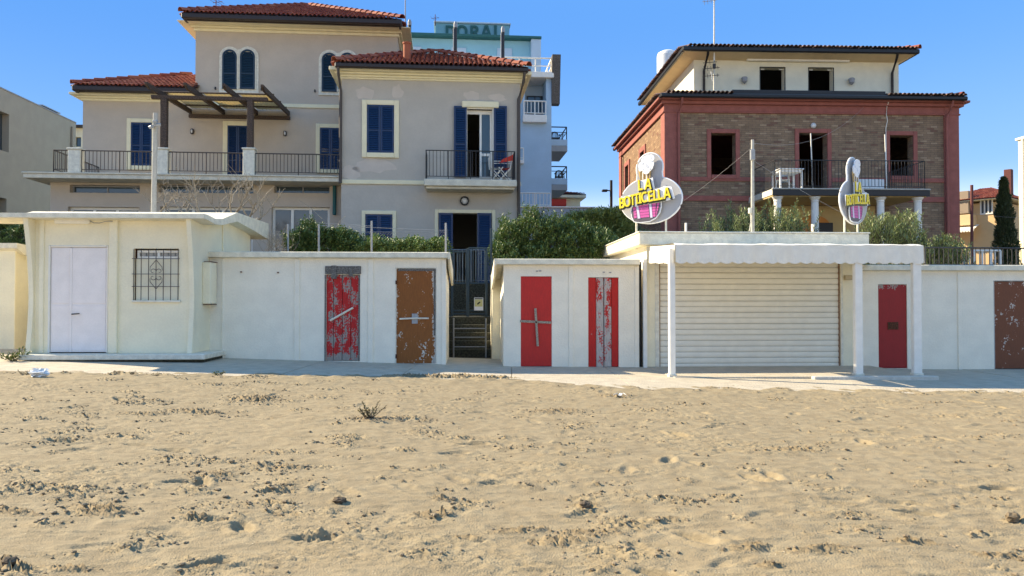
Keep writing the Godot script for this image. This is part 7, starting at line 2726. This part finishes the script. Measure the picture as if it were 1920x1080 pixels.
func build_poles():
	var p: Node3D = mast("lamp_post", "pale concrete post with small floodlights, rising behind the cabin", "lamp post", 286, 420, 212, 19.0, 0.075, 0.055, M.concrete_pole, 0.95, "", 291.5)
	for e in [[284, 238, -0.5], [297, 234, 0.4], [291, 228, 0.1]]:
		var q := spot(e[0], e[1], 18.85)
		var s := Shape.new()
		s.box(Vector3(-0.055, -0.035, -0.05), Vector3(0.055, 0.035, 0.05), 0.012, Transform3D(Basis.from_euler(Vector3(0.35, e[2], 0.15)), q))
		put(p, "floodlight", s.mesh(), M.galv)
	rod(p, "bracket", M.galv, spot(283, 237, 18.93), spot(298, 235, 18.93), 0.018, 6)
	p = mast("camera_pole", "slim cream pole with small boxes, standing behind the kiosk roof", "pole", 1411, 450, 262, 18.5, 0.05, 0.036, M.concrete_pole, 2.0)
	var q := spot(1411.5, 290, 18.42)
	bx(p, "box", M.galv, q - Vector3(0.055, 0.13, 0.07), q + Vector3(0.055, 0.13, 0.02), 0.012)
	q = spot(1406.5, 395, 18.45)
	bx(p, "box", M.white_worn, q - Vector3(0.035, 0.07, 0.05), q + Vector3(0.035, 0.07, 0.03), 0.01)
	put(p, "cable", Shape.new().tube([spot(1407, 400, 18.45), spot(1408, 415, 18.45), spot(1405, 433, 18.4)], 0.012, 0.012, 5).mesh(), M.white_worn)
	p = mast("dark_pole", "dark brown post standing before the orange house", "pole", 1822, 520, 347, 24.0, 0.045, 0.045, M.chimney, 0.95)
	p = mast("street_lamp", "black street lamp far off behind the hedge, left of the bar sign", "street lamp", 1146, 480, 338, 34.0, 0.075, 0.06, M.black, 0.9)
	q = spot(1146, 358, 34)
	var arm := Shape.new()
	arm.tube([q, q + Vector3(-0.22, 0.03, 0)], 0.03, 0.03, 6)
	arm.box(Vector3(-0.42, -0.04, -0.12), Vector3(-0.16, 0.06, 0.12), 0.03, Transform3D(Basis.IDENTITY, q))
	put(p, "lamp_head", arm.mesh(), M.black)
	# roofs
	p = mast("roof_mast", "tall white aerial mast in front of the cream upper floor", "aerial", 1339, 172, -6, 28.2, 0.035, 0.022, M.white_worn, -99)
	for e in [[1331, 117, 0.5, 3], [1333, 128, 0.62, 5], [1333, 142, 0.6, 5]]:
		antenna(p, spot(e[0], e[1], 28.2), e[2], e[3], M.iron)
	q = spot(1339, 124, 28.1)
	bx(p, "amplifier", M.iron, q - Vector3(0.05, 0.09, 0.04), q + Vector3(0.06, 0.09, 0.04), 0.01)
	q = spot(1337, 137, 28.1)
	put(p, "cable", Shape.new().tube([q + Vector3(0.05, 0.08, 0), q + Vector3(-0.08, 0.06, 0), q + Vector3(-0.02, -0.3, 0)], 0.018, 0.018, 5).mesh(), M.white)
	antenna(p, spot(1330, 2, 28.2), 0.5, 4, M.galv)
	p = mast("roof_mast", "thin aerial mast beside the tower's right eave", "aerial", 760, 80, -6, 31.0, 0.028, 0.02, M.galv, -99)
	p = mast("roof_mast", "short aerial at the left of the tower roof", "aerial", 405, 26, -4, 31.0, 0.02, 0.015, M.chimney, -99)
	antenna(p, spot(408, 4, 31.0), 0.45, 3, M.chimney)
	p = mast("roof_mast", "small aerial on the hotel's roof sign box", "aerial", 816, 48, 27, 45.0, 0.03, 0.02, M.chimney, -99)
	antenna(p, spot(816, 34, 45.0), 0.5, 3, M.chimney)
	for e in [[768, 100, 37, "leftmost"], [854, 112, 41, "middle"], [943, 116, 50, "rightmost"]]:
		var t := thing("flue_pipe", "%s of three dark upright pipes before the hotel's top storey" % e[3], "pipe", Transform3D.IDENTITY, spot(e[0], e[1], 38.5), "dark pipes before the hotel")
		var a := spot(e[0], e[1], 38.5)
		var b := spot(e[0], e[2], 38.5)
		a.y -= 1.5
		put(t, "pipe", Shape.new().tube([a, b - Vector3(0, 0.1, 0)], 0.085, 0.085, 10).mesh(), M.iron)
		put(t, "cap", Shape.new().lathe([Vector2(0.0, 0.02), Vector2(0.06, 0.0), Vector2(0.1, -0.12), Vector2(0.1, -0.3), Vector2(0.0, -0.3)], b, 10).mesh(), M.galv)
		if e[0] != 768:
			put(t, "strip", Shape.new().tube([a + Vector3(-0.09, 0, 0.06), b + Vector3(-0.09, -0.35, 0.06)], 0.03, 0.03, 6).mesh(), M.galv)
	# water tank behind the brick house
	var tq := spot(1252, 150, 37.5)
	var tk := thing("water_tank", "white cylindrical water tank behind the brick house roof", "tank", Transform3D.IDENTITY, tq - Vector3(0, 2.0, 0))
	var ty := spot(1252, 97, 37.5).y
	put(tk, "tank", Shape.new().lathe([Vector2(0.0, ty + 0.04), Vector2(0.3, ty + 0.02), Vector2(0.48, ty - 0.08), Vector2(0.53, ty - 0.22), Vector2(0.53, tq.y - 2.0)], Vector3(tq.x, 0, tq.z), 24).mesh(), M.plastic)
	# pipe stub on the kiosk roof
	p = mast("pipe_stub", "short white pipe stub on the kiosk roof", "pipe", 1286, 440, 418, 20.0, 0.03, 0.03, M.white, -99)
	# wire fence behind the left huts
	var fz := 19.2
	var f := thing("wire_fence", "chain link fence on grey posts behind the left huts", "fence", Transform3D.IDENTITY, spot(690, 480, fz))
	var wire := Shape.new()
	for e in [[540, 480], [598, 480], [697, 414], [836, 418]]:
		var a := spot(e[0], 478, fz)
		var b := spot(e[0], minf(e[1], 420.0), fz)
		rod(f, "post", M.galv, a, b, 0.025, 7)
	var mz := 20.75
	var x0 := spot(500, 480, mz)
	var x1 := spot(836, 480, mz)
	var y1 := spot(700, 435, mz).y
	var y0 := x0.y
	var n := int((x1.x - x0.x) / 0.075)
	for k in range(-9, n):
		for sgn in [-1.0, 1.0]:
			var xa := x0.x + k * 0.075
			var xb := xa + (y1 - y0) * 0.9
			if sgn < 0:
				var t := xa
				xa = xb
				xb = t
			if xa < x0.x or xb < x0.x or xa > x1.x or xb > x1.x:
				continue
			wire.tube([Vector3(xa, y0, x0.z), Vector3(xb, y1, x0.z)], 0.0018, 0.0018, 3, false)
	wire.tube([Vector3(x0.x, y1, x0.z), Vector3(x1.x, y1, x0.z)], 0.005, 0.005, 4)
	for e in [[598, 423, 836, 432], [598, 418, 697, 424]]:
		wire.tube([spot(e[0], e[1], fz), spot(e[2], e[3], fz)], 0.005, 0.005, 4)
	tag(put(f, "wire_mesh", wire.mesh(), M.galv), "", "", "", "stuff")
	# overhead wires
	for e in [[1411, 268, 18.5, 1620, 200, 27.0, 0.5], [1411, 275, 18.5, 1240, 402, 23.0, 0.1], [1796, 396, 26.8, 1990, 404, 31.0, 0.15], [1411, 300, 18.5, 1600, 410, 18.2, 0.05]]:
		var w0 := spot(e[0], e[1], e[2])
		var w1 := spot(e[3], e[4], e[5])
		var wp := []
		for k in 13:
			var t := k / 12.0
			wp.append(w0.lerp(w1, t) - Vector3(0, e[6] * 4.0 * t * (1.0 - t), 0))
		var names := {1620: "thin wire running from the cream pole up to the brick house cornice", 1240: "thin wire sloping from the cream pole down towards the left bar sign", 1990: "thin wire crossing before the orange house to the right edge", 1600: "thin wire sloping from the cream pole down to the right bar sign"}
		var wt := thing("overhead_wire", names[int(e[3])], "wire", Transform3D.IDENTITY, w0)
		put(wt, "wire", Shape.new().tube(wp, 0.003, 0.003, 4).mesh(), M.grey)
	# black iron fence behind the right huts
	var bz := 19.0
	var a3 := spot(1735, 500, bz)
	var b3 := spot(1990, 500, bz + 0.4)
	var bf := thing("iron_fence", "black iron fence behind the right huts, by the orange house", "fence", Transform3D.IDENTITY, a3)
	a3.y = spot(1735, 502, bz).y
	b3.y = a3.y
	railing(bf, a3, b3, spot(1735, 464, bz).y - a3.y, 0.12, M.iron, 0.011, 0.08, 3)
	# white garden table shapes behind the fence are left to a pale garden gate
	var gq := spot(1855, 500, 25)
	var gg := thing("white_gate", "white garden gate seen through the black iron fence", "gate", Transform3D.IDENTITY, Vector3(gq.x, 0.95, gq.z))
	var g0 := spot(1808, 500, 25)
	var g1 := spot(1876, 500, 25)
	g0.y = spot(1840, 505, 25).y
	g1.y = g0.y
	railing(gg, g0, g1, spot(1840, 470, 25).y - g0.y, 0.16, M.white, 0.02, 0.1, 4)


# ---------------------------------------------------------------- chairs and tables
func build_furniture():
	# canvas folding chairs on the villa's balcony
	var by := on(VILLA, 880, 336, 0.9).y
	for e in [[931, "leftmost of two folding chairs on the villa balcony, its canvas hidden", 0.0], [946, "folding chair with red canvas on the villa balcony, beside the right shutter", 1.0]]:
		var x := on(VILLA, e[0], 320, 0.45).x
		var c := thing("folding_chair", e[1], "chair", VILLA, Vector3(x, by, 0.45), "folding chairs on the villa balcony")
		var fr := Shape.new()
		for z in [-0.2, 0.2]:
			fr.tube([Vector3(x - 0.2, by, 0.45 + z), Vector3(x + 0.2, by + 0.45, 0.45 + z)], 0.016, 0.016, 5)
			fr.tube([Vector3(x + 0.2, by, 0.45 + z), Vector3(x - 0.2, by + 0.45, 0.45 + z)], 0.016, 0.016, 5)
			fr.tube([Vector3(x - 0.22, by + 0.43, 0.45 + z), Vector3(x - 0.25, by + 0.82, 0.45 + z)] if e[2] == 0.0 else [Vector3(x + 0.2, by + 0.43, 0.45 + z), Vector3(x + 0.24, by + 0.86, 0.45 + z)], 0.016, 0.016, 5)
			fr.tube([Vector3(x - 0.24, by + 0.64, 0.45 + z), Vector3(x + 0.24, by + 0.64, 0.45 + z)], 0.014, 0.014, 5)
		put(c, "frame", fr.mesh(), M.white)
		var seat := Shape.new()
		for k in 8:
			var u0 := k / 8.0
			var u1 := (k + 1) / 8.0
			var d0 := -0.03 * sin(u0 * PI)
			var d1 := -0.03 * sin(u1 * PI)
			seat.quad(Vector3(x - 0.2 + 0.4 * u0, by + 0.45 + d0, 0.25), Vector3(x - 0.2 + 0.4 * u1, by + 0.45 + d1, 0.25), Vector3(x - 0.2 + 0.4 * u1, by + 0.45 + d1, 0.65), Vector3(x - 0.2 + 0.4 * u0, by + 0.45 + d0, 0.65), Vector3.UP)
		put(c, "seat", seat.mesh(), M.red_cloth if e[2] == 1.0 else M.plastic)
		var bk := Shape.new()
		var sx := 0.23 if e[2] == 1.0 else -0.24
		bk.box(Vector3(x + sx - 0.005, by + 0.66, 0.24), Vector3(x + sx + 0.012, by + 0.86, 0.66), 0.004)
		put(c, "backrest", bk.mesh(), M.red_cloth if e[2] == 1.0 else M.plastic)
		if e[2] == 1.0:
			put(c, "draped_cloth", Shape.new().prism(PackedVector2Array([Vector2(x - 0.2, by + 0.58), Vector2(x + 0.24, by + 0.66), Vector2(x + 0.26, by + 0.86), Vector2(x + 0.1, by + 0.78), Vector2(x - 0.05, by + 0.72)]), 0.66, 0.68).mesh(), M.red_cloth)
	# white plastic chair and table on the brick house's balcony
	var fy := on(BRICK, 1590, 354, 2.3).y + 0.015
	var cx := on(BRICK, 1453, 350, 1.1).x + 0.3
	var ch := plastic_chair("white plastic chair at the left end of the brick house balcony", BRICK, Vector3(cx, fy, 1.0), M.plastic)
	ch.rotation.y += 1.2
	var tx := on(BRICK, 1462, 340, 1.5).x + 0.25
	var t := thing("balcony_table", "white table beside the plastic chair on the brick house balcony", "table", BRICK, Vector3(tx, fy, 1.5))
	bx(t, "tabletop", M.plastic, Vector3(tx - 0.42, fy + 0.68, 1.1), Vector3(tx + 0.42, fy + 0.72, 1.9), 0.012)
	bx(t, "apron", M.plastic, Vector3(tx - 0.38, fy + 0.6, 1.14), Vector3(tx + 0.38, fy + 0.679, 1.86), 0.01)
	for a in [-1, 1]:
		for b in [-1, 1]:
			bx(t, "leg", M.plastic, Vector3(tx + a * 0.36 - 0.03, fy, 1.5 + b * 0.33 - 0.03), Vector3(tx + a * 0.36 + 0.03, fy + 0.6, 1.5 + b * 0.33 + 0.03), 0.01)
	# white ribbed panel leaning on the wall, two thin awning cranks
	var pr := rect(BRICK, 1608, 336, 1658, 354, 0.3)
	var pn := thing("ribbed_panel", "white ribbed panel lying on the balcony right of the right bar sign", "panel", BRICK, Vector3(pr.get_center().x, fy, 0.3))
	for k in 11:
		var xx := pr.position.x + pr.size.x * k / 11
		bx(pn, "rib", M.plastic, Vector3(xx, fy, 0.28), Vector3(xx + pr.size.x / 11 - 0.006, pr.end.y, 0.31 + 0.012 * (k % 2)), 0.006)
	for e in [[1521, 250, "white awning pole before the open balcony door"], [1660, 252, "white awning pole beside the right window of the brick house"]]:
		var a := on(BRICK, e[0] + 3, 352, 1.9)
		var b := on(BRICK, e[0] - 1, e[1], 1.9)
		var cr := thing("awning_pole", e[2], "pole", BRICK, Vector3(a.x, fy, 1.9))
		rod(cr, "pole", M.white, Vector3(a.x, fy, 1.9), Vector3(b.x, b.y, 1.9), 0.018, 7)
	# dark chairs on the hotel's side balconies
	for e in [[1042, 273, "dark chair on the upper side balcony of the hotel"], [1050, 346, "dark chair on the lower side balcony of the hotel"]]:
		var q := on(HOTEL, e[0], e[1], 3.6)
		plastic_chair(e[2], HOTEL, Vector3(q.x, q.y + 0.002, 3.4), M.black)


func plastic_chair(label: String, fr: Transform3D, at: Vector3, mat: Material) -> Node3D:
	var c := thing("plastic_chair", label, "chair", fr, at)
	var x := at.x
	var y := at.y
	var z := at.z
	bx(c, "seat", mat, Vector3(x - 0.24, y + 0.42, z - 0.22), Vector3(x + 0.24, y + 0.45, z + 0.24), 0.012)
	var b := Shape.new()
	var out := PackedVector2Array([Vector2(x - 0.23, y + 0.45), Vector2(x - 0.21, y + 0.74), Vector2(x - 0.12, y + 0.84), Vector2(x, y + 0.87), Vector2(x + 0.12, y + 0.84), Vector2(x + 0.21, y + 0.74), Vector2(x + 0.23, y + 0.45), Vector2(x + 0.17, y + 0.45), Vector2(x + 0.155, y + 0.7), Vector2(x + 0.08, y + 0.78), Vector2(x, y + 0.8), Vector2(x - 0.08, y + 0.78), Vector2(x - 0.155, y + 0.7), Vector2(x - 0.17, y + 0.45)])
	b.prism(out, z - 0.24, z - 0.21)
	for k in 4:
		var sx := x - 0.13 + k * 0.075
		b.box(Vector3(sx, y + 0.45, z - 0.235), Vector3(sx + 0.04, y + 0.785, z - 0.218))
	put(c, "backrest", b.mesh(), mat)
	for a in [-1, 1]:
		bx(c, "armrest", mat, Vector3(x + a * 0.25 - 0.03, y + 0.63, z - 0.22), Vector3(x + a * 0.25 + 0.03, y + 0.66, z + 0.2), 0.012)
		for d in [-1, 1]:
			rod(c, "leg", mat, Vector3(x + a * 0.26, y, z + d * 0.23), Vector3(x + a * 0.22, y + (0.64 if d == 1 else 0.44), z + d * 0.19), 0.022, 6)
	return c


# ---------------------------------------------------------------- weeds, stones and litter on the sand
func on_sand(px: float, py: float) -> Vector3:
	# walk along the view line until it meets the sand
	var d := ray(px, py)
	var t := 3.4
	while t < 14.2:
		var p := EYE + d * (t / -d.z)
		if p.y <= sand_at(p.x, p.z):
			return p
		t += 0.02
	var q := EYE + d * (13.0 / -d.z)
	q.y = path_y(q.x)
	return q


func weed(label: String, at: Vector3, n: int, hgt: float, spread: float, dry: bool, seed_: int):
	var h := plant_thing("weed", label, "weed", at)
	var rng := RandomNumberGenerator.new()
	rng.seed = seed_
	var s := Shape.new()
	var xf := []
	var cc := []
	for k in n:
		var a := rng.randf() * TAU
		var d := Vector3(cos(a) * spread, rng.randf_range(0.5, 1.0), sin(a) * spread).normalized()
		var l := hgt * rng.randf_range(0.5, 1.1)
		var p0 := at + Vector3(rng.randfn() * 0.02, -0.01, rng.randfn() * 0.02)
		var p1 := p0 + d * l * 0.5
		var p2 := p1 + (d + Vector3(rng.randfn() * 0.3, 0.3 if dry else -0.1, rng.randfn() * 0.3)).normalized() * l * 0.5
		s.tube([p0, p1, p2], 0.0045, 0.002, 4, false)
		for q in 12:
			var t := rng.randf_range(0.25, 1.0)
			var p := p0.lerp(p1, t * 2) if t < 0.5 else p1.lerp(p2, t * 2 - 1)
			xf.append(leaf_at(p, d + Vector3(rng.randfn(), rng.randfn() * 0.4, rng.randfn()) * 0.9, rng, rng.randf_range(0.5, 1.1) * hgt / 0.22))
			var g := rng.randf()
			cc.append(Color(0.09, 0.07, 0.03).lerp(Color(0.17, 0.15, 0.06), g) if dry else Color(0.05, 0.09, 0.02).lerp(Color(0.18, 0.2, 0.05), g))
	many(h, "leaves", leaf_mesh(0.06 if not dry else 0.04, 0.018), M.leaf, xf, cc)
	put(h, "stems", s.mesh(), M.bark)


func stone(label: String, at: Vector3, size: Vector3, seed_: int, mat: Material):
	var h := thing("stone", label, "stone", Transform3D.IDENTITY, at, "")
	var o := put(h, "stone_body", lump(seed_, 6, 9), mat)
	o.transform = Transform3D(Basis.from_euler(Vector3(0.2, seed_ * 1.3, 0.15)).scaled(size), Vector3(0, size.y * 0.45, 0))


func build_litter():
	weed("dry brownish weed standing alone in the sand, left of centre", on_sand(692, 785), 16, 0.24, 0.7, true, 201)
	weed("green weed in the corner between the cabin plinth and the left edge", spot(24, 678, 14.6), 26, 0.34, 1.0, false, 202)
	weed("small green weed at the sand's edge below the cabin's right corner", on_sand(410, 703), 14, 0.13, 1.2, false, 203)
	weed("tiny dry weed at the sand's edge below the cabin window", on_sand(248, 702), 8, 0.1, 0.8, true, 204)
	weed("tiny dry weed at the sand's edge, right of the other tiny weed", on_sand(292, 704), 9, 0.09, 1.4, true, 205)
	# a crumpled white bag and a clump of dry weed beside it
	var p := on_sand(72, 706)
	var bag := thing("plastic_bag", "crumpled white plastic bag on the sand before the cabin", "bag", Transform3D.IDENTITY, p)
	var s := Shape.new()
	var rng := RandomNumberGenerator.new()
	rng.seed = 211
	var nn := noise(212, 5.0, 2)
	var rings := 12
	var pts := []
	for i in rings + 1:
		var row := []
		for k in 18:
			var la := PI * i / rings
			var lo := TAU * k / 18
			var u := Vector3(sin(la) * cos(lo), cos(la), sin(la) * sin(lo))
			row.append(p + Vector3(0, 0.05, 0) + u * Vector3(0.13, 0.07, 0.1) * (1.0 + 0.75 * nn.get_noise_3dv(u * 0.8 + Vector3(3, 1, 2))))
		pts.append(row)
	for i in rings:
		for k in 18:
			s.quad(pts[i][k], pts[i][(k + 1) % 18], pts[i + 1][(k + 1) % 18], pts[i + 1][k], pts[i][k] - p)
	put(bag, "bag_body", s.mesh(), M.plastic)
	weed("clump of dark dry seaweed lying left of the white plastic bag", on_sand(52, 702), 22, 0.15, 2.5, true, 206)
	var dk := stuff(lin(0.21, 0.155, 0.10), 0.95, T.stain, 4.0, T.rough_n, 0.8)
	var cl := stuff(lin(0.36, 0.27, 0.16), 0.95, T.stain, 4.0, T.rough_n, 0.8)
	stone("dark stone lying alone on the sand below the red plank door", on_sand(637, 942), Vector3(0.055, 0.03, 0.04), 3, dk)
	stone("dark lump in the sand below the plain red door", on_sand(1098, 950), Vector3(0.045, 0.03, 0.04), 4, dk)
	stone("pale crusted lump of sand near the right edge of the beach", on_sand(1898, 975), Vector3(0.045, 0.04, 0.04), 5, cl)
	stone("dark lump at the lower left corner of the beach", on_sand(18, 1058), Vector3(0.05, 0.03, 0.045), 6, dk)
	var tr := thing("paper_scrap", "small white scrap of paper on the sand below the kiosk", "scrap", Transform3D.IDENTITY, on_sand(1163, 743))
	var q := on_sand(1163, 743)
	var sc := Shape.new()
	for k in 3:
		sc.box(Vector3(-0.035, -0.003, -0.025), Vector3(0.035, 0.003, 0.025), 0.002, Transform3D(Basis.from_euler(Vector3(0.5 * k - 0.4, k * 1.1, 0.35)), q + Vector3(k * 0.07 - 0.07, 0.03, 0.02 * k)))
	put(tr, "paper", sc.mesh(), M.plastic)
